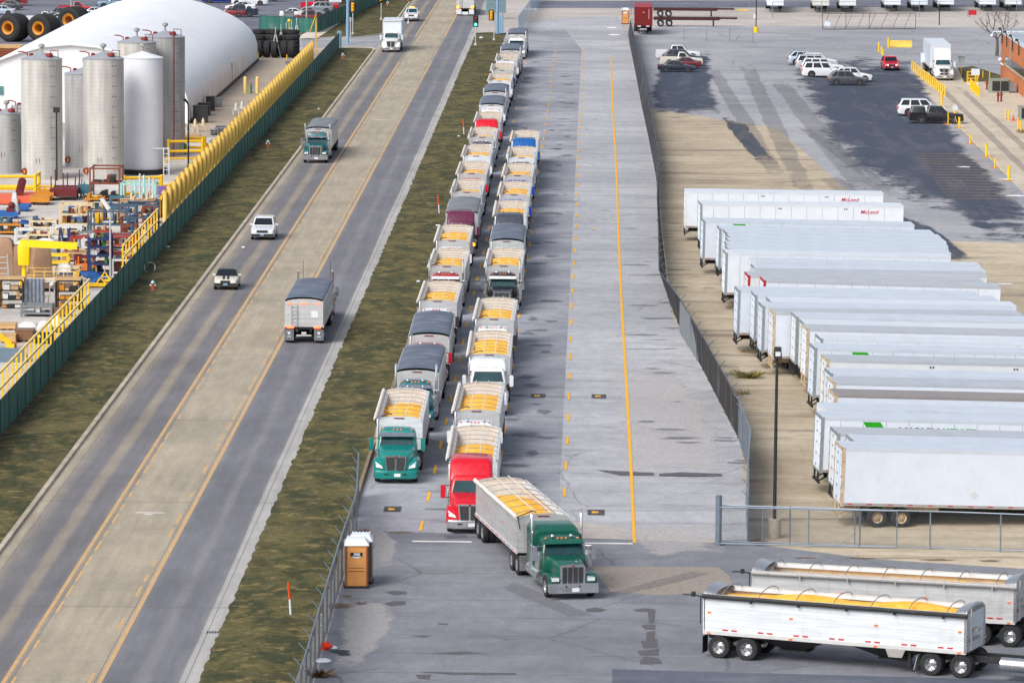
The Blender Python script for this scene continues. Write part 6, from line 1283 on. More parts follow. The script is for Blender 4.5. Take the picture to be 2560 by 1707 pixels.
for (px, py, w_, d_, h, col, lv, goods, lb) in ((235, 560, 1.4, 1.6, 2.2, 'ochre', 3, ('ochre', 'yellow', 'rust', 'teal'), 'ochre tool rack between the cream and slate racks'), (300, 560, 2.6, 1.6, 1.6, 'slate', 2, ('yellow', 'tan', 'navy', 'white', 'rust'), 'slate rack row behind the slate blue rack with yellow pipes'), (228, 625, 1.8, 1.4, 1.5, 'grey', 3, ('cream', 'grey', 'rust', 'white'), 'grey rack crammed with cream legs behind the tall navy rack'),
 (290, 622, 2.4, 1.4, 1.2, 'grey', 2, ('cream', 'tan', 'slate', 'white'), 'grey low rack of cream legs below the slate rack'), (150, 612, 2.6, 1.2, 1.1, 'cream', 2, ('rust', 'cream', 'maroon', 'white'), 'cream low rack of maroon feet below the yellow tube shelving'), (95, 622, 1.8, 1.2, 1.2, 'cream', 3, ('rust', 'grey', 'cream', 'maroon'), 'cream rack of dark trays over the crane head'), (345, 625, 1.7, 1.6, 1.3, 'slate', 2, ('slate', 'ochre', 'cream'), 'slate stub rack close to the wall columns'),
 (322, 612, 1.2, 1.2, 1.6, 'rust', 3, ('red', 'rust', 'cream'), 'rust frame rack with red trays near the wall columns'), (335, 672, 1.2, 1.2, .8, 'cream', 2, ('white', 'rust', 'grey'), 'cream bench of white castings by the wall end'), (225, 645, 1.2, 1.2, 1.5, 'white', 3, ('white', 'tan', 'maroon', 'cyan'), 'white frame with cyan posts beside the tall navy rack'), (185, 655, 1.8, 1.2, .8, 'tan', 2, ('timber', 'white', 'tan', 'red'), 'tan bench of timber blocks under the orange-red frame'),
 (60, 612, 1.4, 1.2, 1.3, 'white', 3, ('white', 'slate', 'pale', 'cream'), 'white spindly rack above the slim wrapped machine'), (120, 655, 1.5, 1.2, .9, 'grey', 2, ('pale', 'grey', 'white', 'rust'), 'grey tray rack under the crane jib'), (172, 690, 1.5, 1.2, .7, 'cream', 2, ('white', 'timber', 'cream'), 'cream tray rack in front of the small yellow frame'), (255, 640, 1.2, 1.1, 2.0, 'red', 4, ('rust', 'red', 'grey', 'tan'), 'red ladder-sided rack just behind the lamp pole'), (285, 665, 1.3, 1.2, 1.0, 'maroon', 2, ('maroon', 'cream', 'rust'), 'maroon crate frame between lamp pole and white frame stand'),
 (200, 555, 1.8, 1.2, 1.4, 'blue', 2, ('white', 'maroon', 'cream'), 'blue gantry frame rising behind the cream shelving'), (375, 560, 1.2, 1.4, 1.5, 'rust', 3, ('tan', 'red', 'rust'), 'rust tray rack against the wall columns'), (385, 528, 1.4, 1.3, 1.0, 'slate', 2, ('pale', 'slate', 'white'), 'slate bench below the purple board'), (290, 526, 1.0, 1.3, 1.2, 'teal', 2, ('teal', 'orange', 'pale'), 'teal hand cart rack by the lamp head'), (70, 745, 1.6, 1.2, .7, 'tan', 2, ('white', 'tan', 'black'), 'tan pallet box row beside the crane foot')):
    rack(px, py, w_, d_, h, col, lb, lv, goods=goods, gseed=px, shelf=col if px % 2 else None)
# wrapped machines
M_wrap = mat('brown_wrap', (150, 118, 92), .6, 0, .14, 1.2, .3, (96, 76, 60))
for i, (px, py, w_, h, lb) in enumerate(((10, 690, 1.7, 2.9, 'big brown-wrapped machine behind the dark cabinet frame'), (44, 690, .9, 2.4, 'slim brown-wrapped machine left of the crane mast'), (100, 692, 1.6, 2.5, 'brown-wrapped machine with twisted cover, behind the yellow railing'))):
    solo('wrapped_machine', lambda b: b.loft([rrect(w_ / 2, -.7, .7, 0, .1), rrect(w_ / 2 * .96, -.68, .66, h * .6, .12), rrect(w_ / 2 * .8, -.55, .5, h * .92, .14), rrect(w_ / 2 * .5, -.35, .3, h, .12)], 0, True), M_wrap, lb, 'machine', U(px, py), .2 * i, 'wrapped machines')
solo('step_ladder', lambda b: ([b.bar((s * .45, -.5, 0), (s * .3, 0, 2.1), .07) for s in (-1, 1)], [b.bar((s * .45, .5, 0), (s * .3, 0, 2.1), .06) for s in (-1, 1)], [b.bar((-.42 + .03 * i, -.5 + .1 * i, .4 * i + .3), (.42 - .03 * i, -.5 + .1 * i, .4 * i + .3), .06) for i in range(5)]) and None, SC['pale'], 'grey A-frame ladder before the big brown-wrapped machine', 'ladder', U(8, 706))
solo('plastic_sheet', lambda b: b.loft([rrect(.8, -.5, .5, .9, .1), rrect(.7, -.4, .4, 1.25, .2), rrect(.3, -.2, .2, 1.4, .1)], 0, True), SC['white'], 'crumpled white sheet over boxes behind the crane', 'sheet', U(115, 640))
solo('plastic_sheet', lambda b: b.loft([rrect(.5, -.5, .5, 1.4, .1), rrect(.45, -.4, .4, 1.75, .2), rrect(.2, -.2, .2, 1.9, .1)], 0, True), SC['white'], 'white sheet capping crates beside the slim wrapped machine', 'sheet', U(55, 665))
# jib crane
cr = thing('jib_crane', 'bright yellow jib crane standing among the stock racks', 'crane', U(61, 728)); M_cy = mat('crane_yellow', (248, 204, 0), .4, 0, .05)
part('mast', None, lambda b: (b.tube([(0, 0, .1), (0, 0, 2.1)], .18, 14), [b.add([(x * .18, y * .18, .05), (x * .55, y * .55, .05), (x * .2, y * .2, 1.1)], [(0, 1, 2)]) for x, y in ((1, 0), (-1, 0), (0, -1), (0, 1), (.7, .7), (-.7, .7), (.7, -.7), (-.7, -.7))], b.box(-.6, .6, -.6, .6, 0, .06)) and None, M_cy, cr)
part('slewing_head', None, lambda b: b.loft([rrect(.40, -.4, .4, 1.95, .08, 2), rrect(.43, -.43, .43, 2.3, .1, 2), rrect(.45, -.45, .45, 3.3, .1, 2), rrect(.35, -.4, .4, 3.55, .1, 2)], 0, True), M_cy, cr)
part('jib', None, lambda b: b.hex([(-.3, -.3, 3.3), (4.0, -1.2, 3.22), (4.0, -.95, 3.22), (-.3, .3, 3.3), (-.3, -.3, 3.8), (4.0, -1.2, 3.72), (4.0, -.95, 3.72), (-.3, .3, 3.8)]), M_cy, cr)
part('hoist', None, lambda b: b.box(2.5, 2.75, -1.05, -.75, 2.98, 3.25), M_blk, cr)
# yellow-railed platform
pf = thing('railed_platform', 'low platform with a thin yellow railing round stored crates', 'platform', U(120, 730))
part('deck', None, lambda b: b.box(-2.2, 2.0, -.1, 2.6, .3, .42), SC['brown'], pf)
part('railing', None, lambda b: ([b.tube([(x, y, .4), (x, y, 1.5)], .03, 5) for x, y in [(-2.1 + .82 * i, 2.5) for i in range(6)] + [(-1.0 + .72 * i, 0) for i in range(5)] + [(1.95, .5 * i) for i in range(6)]], [b.tube([(-2.1, 2.5, z), (1.95, 2.5, z), (1.95, 0, z), (-1.0, 0, z)], .03, 5) for z in (1.5, .95)]) and None, mat('rail_yellow', (240, 196, 100), .5), pf)
def cabinet(px, py, label):
    c = thing('roll_frame', label, 'frame', U(px, py), 0, 'dark rounded frames in the works yard')
    part('frame', None, lambda b: [b.tube([(-.85, y, 0), (-.85, y, 1.95), (-.75, y, 2.05), (.75, y, 2.05), (.85, y, 1.95), (.85, y, 0)], .075, 8) for y in (-.0, 1.3)] and None, M_blk, c)
    part('top_board', None, lambda b: b.box(-.92, .92, -.1, 1.4, 2.1, 2.2), SC['timber'], c)
    for z in (.6, 1.25): part('shelf', None, lambda b: b.box(-.8, .8, 0, 1.3, z, z + .08), M_blk, c)
    part('side_plate', None, lambda b: b.box(-.82, -.7, .1, .5, .1, 1.9), SC['ochre'], c)
    b = MB(); r_ = random.Random(px); ms = [SC[q] for q in ('timber', 'white', 'tan', 'black', 'ochre')]
    for z in (.08, .7, 1.35):
        x = -.6
        while x < .55: w_ = r_.uniform(.2, .6); b.box(x, min(.75, x + w_), .1, .9, z, z + r_.uniform(.12, .4), r_.randrange(5)); x += w_ + .06
    g = U(px, py); tag(link('stored_goods', b.mesh('stored_goods', ms), None, g), 'cartons and boards stored in the ' + label[:50], 'goods', None, 'stuff')
cabinet(28, 772, 'dark rounded frame rack cut by the frame edge'); cabinet(170, 774, 'dark rounded frame rack with tan top by the guard rail')
wr = rack(91, 792, 2.1, 1.5, .85, 'grey', 'grey mesh cage with orange bundles', 2, 'mesh_cage', goods=('grey', 'orange', 'white', 'black'), gseed=23)
solo('wrapped_bundle', lambda b: [b.cyl((-.55 + .28 * i, 0, .2), (-.55 + .28 * i, 0, 2.1), .16, n=10) for i in range(5)] and None, mat('clear_wrap', (128, 136, 150), .25, .1, .2, 3), 'clear-wrapped upright tube bundle behind the grey cage', 'bundle', U(86, 770)); solo('frame_stand', lambda b: [b.bar((s * .3, 0, 0), (s * .12, 0, 1.5), .07) for s in (-1, 1)] and b.ball((0, 0, 1.5), .2, 6) and None, SC['white'], 'white two-legged stand beside the dark frame rack', 'stand', U(130, 765))
def crate(px, py, w_, d_, h, col, label, name='crate', cat='crate'):
    g = U(px, py); c = thing(name, label, cat, (g.x, g.y + d_ / 2, 0), 0, 'crates and cartons in the works yard')
    part('body', None, lambda b: b.box(-w_ / 2, w_ / 2, -d_ / 2, d_ / 2, .12, h), SC[col], c); part('skid', None, lambda b: [b.box(x - .08, x + .08, -d_ / 2, d_ / 2, 0, .12) for x in (-w_ / 2 + .1, 0, w_ / 2 - .1)] and None, SC['brown'], c)
    part('lid', None, lambda b: b.box(-w_ / 2 - .03, w_ / 2 + .03, -d_ / 2 - .03, d_ / 2 + .03, h, h + .06), SC[col], c)
crate(152, 792, 1.25, 1.0, .5, 'brown', 'flat brown crate below the dark frame rack'); crate(18, 826, 1.1, 1.2, .4, 'timber', 'tan carton with white tag at the frame edge'); crate(60, 855, 1.2, 1.3, .75, 'brown', 'weathered wooden crate under a white cover'); crate(20, 858, 1.0, 1.1, .55, 'timber', 'taped tan carton beside the weathered crate'); crate(145, 832, .9, .9, .3, 'brown', 'low brown crate behind the bulk bag')
solo('white_cover', lambda b: b.loft([rrect(.62, -.6, .6, .85, .1), rrect(.58, -.5, .55, 1.05, .2), rrect(.3, -.2, .3, 1.2, .15)], 0, True), SC['white'], 'white crumpled cover on the weathered wooden crate', 'cover', U(72, 848)); bn = thing('stock_bin', 'black plastic bin holding a white bulk bag', 'bin', U(107, 860)); part('body', None, lambda b: b.loft([rrect(.62, -.05, 1.1, .08, .06), rrect(.68, -.1, 1.15, .8, .06)], 0, False), SC['black'], bn); part('label_plate', None, lambda b: b.box(-.35, -.15, -.115, -.1, .45, .62), M_plate, bn)
solo('bulk_bag', lambda b: b.loft([rrect(.48, .05, .95, .8, .1), rrect(.5, 0, 1.0, 1.15, .2), rrect(.4, .15, .85, 1.4, .2), rrect(.15, .35, .6, 1.55, .1)], 0, True), SC['white'], 'white bulk bag with orange strap in the black bin', 'bag', U(110, 860)); solo('plastic_sheet', lambda b: b.loft([rrect(.55, -.4, .4, .3, .1), rrect(.45, -.3, .3, .7, .2), rrect(.1, -.1, .2, 1.1, .08)], 0, True), SC['white'], 'white plastic sheet bunched up beside the yellow rail', 'sheet', U(143, 828))
solo('machine_boom', lambda b: (b.bar((-.9, 0, 1.3), (.5, .2, .35), .3, .35), b.box(.2, .75, -.2, .4, 0, .35)) and None, SC['yellow'], 'yellow boom end beside the grey-blue cover box', 'boom', U(8, 872)); cv = thing('cover_box', 'grey-blue steel cover box with sloping end', 'box', U(22, 906)); part('body', None, lambda b: b.hex([(-1.6, 0, 0), (1.1, 0, 0), (1.1, 1.6, 0), (-1.6, 1.6, 0), (-1.6, .0, .75), (1.1, 0, .7), (.9, 1.6, .75), (-1.6, 1.6, .8)]), mat('grey_blue_steel', (104, 124, 138), .5, 0, .1, 1.5, .25), cv); part('handle_slot', None, lambda b: b.box(.42, .55, -.012, .01, .1, .55), M_rust, cv)
for i in (0, 1): solo('stake', lambda b: b.cyl((0, 0, 0), (0, 0, .5), .05, n=6), SC['orange'], ['short orange stake behind the grey-blue cover box', 'taller orange stake behind the grey-blue cover box'][i], 'stake', U(34 + i * 6, 872 - i))
# the strip between dome and fence
for i, (px, py, w_, h, lb) in enumerate(((500, 308, 1.5, 1.75, 'black stock bin nearest the dome corner'), (510, 290, 1.2, 1.3, 'black stock bin stepped behind the first'), (525, 278, .9, 1.5, 'tall black stock bin by the dome wall'))): solo('steel_bin', lambda b: (b.box(-w_ / 2, w_ / 2, 0, 1.2, .15, h), b.box(-w_ / 2 - .05, w_ / 2 + .05, -.05, 1.25, h, h + .08), b.box(-w_ / 2, -w_ / 2 + .1, 0, 1.2, 0, .15), b.box(w_ / 2 - .1, w_ / 2, 0, 1.2, 0, .15)) and None, M_blk, lb, 'bin', U(px, py), group='black bins along the dome')
solo('steel_cabinet', lambda b: (b.box(-.4, .4, 0, .8, .1, 1.0), b.box(-.42, .42, -.03, .83, 1.0, 1.05), b.box(-.36, .36, -.03, 0, .15, .9)) and None, SC['grey'], 'grey cabinet against the dome base', 'cabinet', U(544, 268))
rr = random.Random(3)
for i, (px, py, h) in enumerate(((562, 335, .9), (566, 345, 1.15), (548, 338, .7))):
    p_ = thing('pallet_stack', ['stack of grey pallets by the guard wall', 'higher nearer stack of grey pallets', 'low stack of grey pallets by the white stools'][i], 'pallets', U(px, py), 0, 'grey pallet stacks'); n = int(h / .15)
    for j in range(n): part('pallet', 'plt', lambda b: (b.box(-.95, .95, -.6, .6, .1, .13), [b.box(x - .06, x + .06, -.6, .6, 0, .1) for x in (-.85, 0, .85)]) and None, SC['grey'], p_, (rr.uniform(-.06, .06), rr.uniform(-.06, .06), j * .15))
for i, (px, py, c) in enumerate(((443, 330, 'grey'), (460, 336, 'white'), (488, 330, 'cream'), (508, 328, 'cream'), (590, 288, 'white'), (605, 284, 'white'), (612, 296, 'pale'))): solo('tool_stool', lambda b: (b.box(-.35, .35, -.3, .3, .55, .65), [b.box(x, x + .1, y, y + .1, 0, .6) for x in (-.35, .25) for y in (-.3, .2)], b.lathe([(.16, .65), (.16, 1.1), (.06, 1.35)], (0, 0, 0), 'z', 8)) and None, SC[c], ['grey machine stool nearest the silo pipe', 'white machine stool next to the grey one', 'cream machine stool with short spike', 'cream machine stool closest to the pallets', 'white spiked stool farthest along the guard wall', 'white spiked stool with crossbar by the guard wall', 'pale stool leaning at the guard wall foot'][i], 'stool', U(px, py), group='machine stools between dome and guard wall')
for i, (px, py, w_) in enumerate(((428, 352, 1.6), (432, 372, 2.0), (470, 352, 2.6))): solo('timber_stack', lambda b: [b.box(-w_ / 2, w_ / 2, -.5, .5, .14 * k, .14 * k + .12) for k in range(5)] and None, SC['timber' if i < 2 else 'tan'], ['upper timber stack beside the dull silo', 'lower timber stack beside the yellow barrier', 'long weathered timber stack below the stools'][i], 'timber', U(px, py))
rack(545, 376, 1.6, 1.6, 1.0, 'white', 'white open cube frame by the guard wall', 2); solo('orange_netting', lambda b: b.loft([rrect(.5, -.4, .4, 0, .1), rrect(.4, -.3, .3, .45, .15), rrect(.15, -.1, .1, .65, .05)], 0, True), SC['orange'], 'heap of orange netting by the white cube frame', 'netting', U(514, 374))
solo('steel_plates', lambda b: [b.box(-1 + .05 * k, 1 + .05 * k, -.4, .4, .06 * k, .06 * k + .05) for k in range(5)] and None, SC['slate'], 'stack of blue-grey plates by the lamp foot', 'plates', U(492, 418))
for i, (px, c, h) in enumerate(((613, 'y', 1.75), (628, 'g', 1.0), (643, 'y', 1.75))): solo('bollard', lambda b: b.cyl((0, 0, 0), (0, 0, h), .2 if c == 'y' else .12, n=12) and b.ball((0, 0, h), .2 if c == 'y' else .12, 8) and None, M_cream_y if c == 'y' else SC['green'], ['thick yellow bollard on the dome side of the green pipe', 'short green pipe between two yellow bollards', 'thick yellow bollard on the road side of the green pipe'][i], 'bollard', U(px, 234))
# tyre stock and A-frames
for i in range(15):
    col_, rw = i % 5, i // 5; x = U(640 + col_ * 21 - rw * 3, 150).x; y = 632 + rw * 3.4 + (col_ % 2) * .4; n = (1, 5, 6)[rw]
    if rw == 0: solo('big_tyre', lambda b: b.lathe([(.45, -.36), (.85, -.42), (1.05, -.3), (1.08, 0), (1.05, .3), (.85, .42), (.45, .36)], (0, 0, 0), 'x', 24, cap=False), M_tyre, 'big loose tyre standing upright, number %s from the dome in the front tyre row' % ('one', 'two', 'three', 'four', 'five')[col_], 'tyre', (x, y, 1.07), .12 * (1 - col_ % 3), 'front row of upright tyres')
    else:
        s_ = thing('tyre_stack', '%s stack of dark tyres, %s column from the dome' % (('', 'middle', 'rear')[rw], ('first', 'second', 'third', 'fourth', 'fifth')[col_]), 'tyres', (x, y, 0), 0, 'stacks of tyres')
        for k in range(n): part('tyre', 'bt2', lambda b: b.lathe([(.45, -.24), (.8, -.28), (.96, -.18), (.98, 0), (.96, .18), (.8, .28), (.45, .24)], (0, 0, 0), 'z', 20, cap=False), M_tyre, s_, (rr.uniform(-.08, .08), rr.uniform(-.08, .08), .28 + .54 * k))
for i in range(5): solo('a_frame', lambda b: (b.bar((-.7, 0, 0), (0, 0, 3.2), .14), b.bar((.7, 0, 0), (0, 0, 3.2), .14), b.bar((-.4, 0, 1.3), (.4, 0, 1.3), .1), b.bar((0, 0, 2.8), (0, 0, 4.0), .1)) and None, SC['pale'], 'pale grey A-frame stand, %s of five beside the tyre stock' % ('front', 'second', 'middle', 'fourth', 'back')[i], 'stand', (-41.2 + .35 * i, 632 + i * 5.5, 0), 0, 'A-frame stands by the tyres')
solo('steel_grating', lambda b: [b.box(-1.3, 1.3, -1.6, 1.6, .1 * k, .1 * k + .06) for k in range(3)] and None, SC['grey'], 'dark flat grating stack at the foot of the A-frames', 'grating', U(741, 158))
for i, (px, py) in enumerate(((646, 150), (717, 155))): solo('marker_post', lambda b: b.cyl((0, 0, 0), (0, 0, .95), .06, n=8), M_yel_p, ['thin yellow post at the dome corner by the tyres', 'thin yellow post in front of the upright tyres'][i], 'post', U(px, py))
# giant wheels, lumber, signs, fence behind
for i, (px, py) in enumerate(((31, 106), (107, 107), (182, 86))):
    g = U(px, py); t = thing('giant_tyre', ['giant mining tyre with ochre rim at the frame edge', 'giant mining tyre with ochre rim before the white pickup', 'giant mining tyre mostly hidden by the dome'][i], 'tyre', (g.x, g.y + 1.6, 1.9), 0, 'giant mining tyres')
    part('tyre', 'gty', lambda b: b.lathe([(.88, -1.55), (1.45, -1.65), (1.8, -1.45), (1.9, -1.1), (1.92, 1.0), (1.85, 1.4), (1.45, 1.65), (.88, 1.55)], (0, 0, 0), 'y', 34, cap=False), M_tyre, t, rz=-.42); part('rim', 'gtr', lambda b: b.lathe([(.95, -1.58), (.9, -1.66), (.6, -1.5), (.55, -1.2), (.55, 1.4), (.95, 1.58)], (0, 0, 0), 'y', 28, cap=False), SC['ochre'], t, rz=-.42)
    s_ = thing('warning_sign', ['small yellow and white sign behind the edge tyre', 'small yellow and white sign before the white pickup', 'small yellow and white sign next to the dome'][i], 'sign', U((47, 118, 194)[i], py - 12), 0, 'small signs on the far yard fence'); part('post', 'wsp', lambda b: b.box(-.05, .05, -.05, .05, 0, 3.4), M_trim, s_); part('panel', 'wsb', lambda b: b.box(-.3, .3, -.08, -.05, 2.7, 3.3), M_plate, s_); part('symbol', 'wsy', lambda b: b.box(-.05, .26, -.1, -.08, 2.8, 3.26), M_yel_p, s_)
lum = thing('lumber_stack', 'brown lumber stack with pale timber on top, beside the dome', 'timber', U(20, 165)); part('lower_bundle', None, lambda b: [b.box(-3, 1.6, 0, 5, .3 * k, .3 * k + .26) for k in range(7)] and None, SC['rust'], lum); part('pale_bundle', None, lambda b: [b.box(-3, 1.5, .4, 4.6, 2.15 + .16 * k, 2.15 + .16 * k + .14) for k in range(2)] and None, SC['timber'], lum)
fence_run('fence', 'thin dark wire fence behind the giant tyres', [(-92, 676), (-60, 673)], 2.3, mesh_mat('grey_wire', (96, 102, 108), .3, .06), M_blk, M_blk, 4.0, uv=True)
solo('utility_cabinet', lambda b: (b.box(-.7, .7, -.7, .7, 0, 2.4), b.box(-.8, .8, -.8, .8, 2.4, 2.5)) and None, SC['grey'], 'grey kiosk behind the tyre stacks', 'kiosk', U(722, 72)); 
for i, (px, py) in enumerate(((708, 78), (723, 84))): solo('yellow_beacon', lambda b: b.cyl((0, 0, 0), (0, 0, 1.6), .06, n=6) and b.ball((0, 0, 1.75), .25, 8) and None, M_yel_p, ['yellow ball-topped post by the kiosk', 'lower yellow ball-topped post above the tyre stacks'][i], 'post', U(px, py))
def lamp_pole(px, py, h, label, m, head='box', r=.09, group=None):
    p = thing('lamp_pole', label, 'lamp pole', U(px, py), 0, group); part('pole', None, lambda b: b.tube([(0, 0, 0), (0, 0, h)], [r, r * .75], 9), m, p)
    if head == 'box': part('lamp_head', None, lambda b: b.box(-.28, .28, -.3, .3, h, h + .45), m, p)
    elif head == 'arm': part('lamp_head', None, lambda b: b.tube([(0, 0, h), (-.1, -.2, h + .3), (-.35, -.5, h + .6)], [.08, .1, .14], 8), m, p)
    elif head == 'tilt': part('lamp_head', None, lambda b: b.hex([(-.75, -.3, h + .7), (-.5, -.3, h + .8), (-.5, .2, h + .8), (-.75, .2, h + .7), (-.2, -.3, h - .1), (.05, -.3, h + .05), (.05, .2, h + .05), (-.2, .2, h - .1)]), M_bw[2], p)
    return p
lamp_pole(142, 452, 6.3, 'dark lamp pole with square head before the ribbed silo', M_blk); lamp_pole(471, 430, 6.3, 'dark lamp pole with bent head past the white silo', M_blk, 'arm'); lamp_pole(276, 705, 5.5, 'grey lamp pole with tilted white head by the green fence', SC['pale'], 'tilt', .08)
lamp_pole(178, 58, 7.5, 'thin pale lamp pole in the staff car park', SC['pale'], None, .1); lamp_pole(766, 76, 7.5, 'thin pale lamp pole beside the maroon pickup', SC['pale'], None, .1)
M_dp = mat('dark_fence_pipe', (72, 80, 90), .5, .2, .1)
# ================================================================== QUEUE SIDE, GATE, SCALE LANE, TOP OF THE YARD
M_wire = mesh_mat('woven_wire', (92, 100, 108), .085, .13)
fr_pts = [(4.9, 688), (5.0, 660), (5.3, 602), (5.5, 550), (5.8, 502), (6.0, 458), (5.8, 411), (5.75, 378), (5.65, 352), (6.2, 334), (7.3, 311), (8.6, 281)]
fence_run('fence', 'dark slatted fence swaying between the queue lot and the trailer yard', fr_pts, 2.25, M_bf, M_dp, M_dp, 5.2, tops=[.3, .35, .4, .4, .3, .2, -.3, -.55, -.75, -.1, -.05, 0], barb=1)
fence_run('fence', 'bare last bay of the swaying fence next to the sliding gate', [(8.6, 281), (8.8, 268), (8.3, 256), (8.0, 243.2)], 2.3, mesh_mat('dense_wire', (104, 112, 122), .085, .62), M_bp, M_bp, 4.2, tops=[0, .1, .1, 0], barb=-1)
solo('tarp_screen', lambda b: b.plate((0, 0, .05), (.95, -16.5, .05), (.95, -16.5, 2.2), (0, 0, 2.2), .04), mat('grey_screen', (122, 128, 132), .6, 0, .1), 'grey replacement panel hung on the swaying dark fence', 'screen', (6.12, 333, 0))
fence_run('fence', 'chain-link fence with outward barbed arms beside the tan portable toilet', [(-12.3, 257), (-11.75, 243.5), (-11.8, 228), (-11.75, 214), (-11.7, 200), (-11.7, 186)], 2.35, mesh_mat('dense_wire_brown', (70, 66, 62), .085, .85), M_bp, M_bp, 3.4, barb=-1, uv=True)
sg = thing('sliding_gate', 'galvanised chain-link sliding gate drawn back before the sandy trailer yard', 'gate', (6.5, 242.2, 0))
part('frame', None, lambda b: ([b.tube([(0, 0, z), (8.9, -.6, z)], .035, 6) for z in (.12, 1.95)], [b.tube([(x, -.6 * x / 8.9, .12), (x, -.6 * x / 8.9, 1.95)], .03, 6) for x in (2.2, 4.5, 6.8, 8.9)]) and None, M_bp, sg)
def gw_(b): b.quad((0, .01, .12), (8.9, -.59, .12), (8.9, -.59, 1.95), (0, .01, 1.95)); b.uv = [(0, 0), (8.9, 0), (8.9, 1.85), (0, 1.85)]
part('woven_panel', None, gw_, M_wire, sg); part('gate_post', None, lambda b: b.tube([(0, .1, 0), (0, .1, 2.55)], .16, 10), M_bp, sg)
fence_run('fence', 'low chain-link fence with evenly spaced posts before the taped white trailer', [(6.6, 242.9), (14.8, 241.8), (18.4, 241.4), (24, 240.4)], 1.95, M_wire, M_bp, M_bp, 3.3, uv=True, wire=1)
lp = thing('lamp_pole', 'tall dark lamp pole on a concrete block inside the gate', 'lamp pole', (9.4, 244.8, 0))
part('footing', None, lambda b: b.lathe([(.34, 0), (.32, 1.0), (.001, 1.0)], (0, 0, 0), 'z', 14), M_kerb, lp); part('pole', None, lambda b: b.tube([(0, 0, 1.0), (0, 0, 4.5), (.02, 0, 9.4)], [.095, .09, .07], 9), M_blk, lp)
part('lamp_head', None, lambda b: b.hex([(-.16, -.3, 9.2), (.26, -.3, 9.2), (.26, .2, 9.35), (-.16, .2, 9.35), (-.12, -.22, 9.75), (.22, -.22, 9.75), (.22, .2, 9.75), (-.12, .2, 9.75)]), M_blk, lp); part('lamp_glass', None, lambda b: b.box(-.08, .18, -.31, -.29, 9.32, 9.55), M_lamp, lp)

# portable toilets
M_tanp = mat('toilet_tan', (214, 150, 84), .5, 0, .05); M_tand = mat('toilet_brown', (132, 72, 46), .5); M_grp = mat('toilet_green_grey', (96, 112, 106), .5)
def toilet(x, y, rz, label, m, sign=False, grp='portable toilets'):
    t = thing('portable_toilet', label, 'toilet', (x, y, 0), rz, grp)
    part('cabin', 'ptc', lambda b: b.loft([rrect(.55, -.55, .55, .1, .06), rrect(.54, -.54, .54, 2.05, .06)], 0, True), m, t); part('base', 'ptb', lambda b: b.box(-.6, .6, -.6, .6, 0, .12), M_blk, t)
    part('roof', 'ptr', lambda b: (b.loft([rrect(.6, -.6, .6, 2.05, .06), rrect(.58, -.58, .58, 2.14, .08), rrect(.42, -.42, .42, 2.36, .12)], 0, True), [b.cyl((-.4 + .16 * i, -.3, 2.2), (-.4 + .16 * i, .5, 2.36), .035, n=6) for i in range(6)]) and None, M_bw[0], t)
    d = part('door', 'ptd', lambda b: (b.box(-.44, .44, -.565, -.55, .2, 1.95), b.box(-.36, .34, -.578, -.565, 1.0, 1.5)) and None, m, t)
    part('door_frame', 'ptf', lambda b: [b.box(s * .5 - .035, s * .5 + .035, -.58, -.55, .12, 2.02) for s in (-1, 1)] and b.box(-.4, .36, -.582, -.578, .98, 1.0) and b.box(-.4, .36, -.582, -.565, .82, .85) and None, M_tand, t)
    if sign:
        part('sign_panel', 'pts', lambda b: b.box(-.3, .28, -.592, -.58, 1.52, 1.74), M_blk, d); part('sign_swoosh', 'ptsw', lambda b: b.add([(-.3, -.595, 1.56), (-.1, -.595, 1.48), (.1, -.595, 1.48), (.28, -.595, 1.56), (0, -.595, 1.54)], [(0, 1, 2, 3, 4)]), M_plate, d)
        text('lettering', 'PSS', .17, M_plate, d, (0, -.596, 1.64), (math.pi / 2, 0, 0), .002, .15, .006, 1.2)
    else: part('sign_panel', 'pts2', lambda b: b.box(-.25, .25, -.592, -.58, 1.55, 1.78), M_plate, d)
toilet(-11.05, 229.1, .06, 'tan portable toilet with white roof and black lettered sign, beside the barbed fence', M_tanp, True); toilet(-10.9, 230.35, 0, 'green-grey portable toilet just behind the tan lettered one', M_grp); toilet(4.65, 718.0, 0, 'small tan portable toilet far up beside the red container', M_tanp)

# marker posts, hydrants, litter
for i, (px, py) in enumerate(((727, 1540), (1160, 338), (1098, 535))):
    m_ = thing('marker_post', ['orange and white marker post on the verge by the barbed fence', 'orange and white marker post on the verge beside the red sleeper cab', 'orange and white marker post on the verge near the plum cab'][i], 'marker post', U(px, py), 0, 'utility marker posts'); a_ = (-.09, 0, 0)
    part('stem', 'mks', lambda b: b.tube([(0, 0, 0), (-.05, 0, .8)], .05, 8), M_bw[0], m_); part('cap', 'mkc', lambda b: b.tube([(-.05, 0, .8), (-.12, 0, 1.58)], .058, 8), mat('marker_orange', (214, 74, 14), .5), m_)
for i, (px, py) in enumerate(((382, 730), (670, 372), (857, 150), (969, 17))):
    h_ = thing('fire_hydrant', ['red and white hydrant on the verge level with the cream hatchback', 'red hydrant on the verge near the teal truck', 'red hydrant on the verge near the driveway', 'red hydrant on the far verge beyond the driveway'][i], 'hydrant', U(px, py), 0, 'fire hydrants')
    part('barrel', 'hyb', lambda b: b.lathe([(.15, 0), (.12, .05), (.12, .5), (.17, .52), (.17, .56)], (0, 0, .1), 'z', 12), mat('hydrant_red', (196, 78, 40), .5), h_); part('bonnet', 'hyc', lambda b: b.lathe([(.16, .56), (.12, .68), (.05, .74), (.001, .76)], (0, 0, .1), 'z', 12), mat('hydrant_pale_blue', (160, 206, 216), .5), h_); part('outlet', 'hyo', lambda b: b.cyl((-.22, 0, .5), (.22, 0, .5), .07, n=8), M_bw[0], h_)
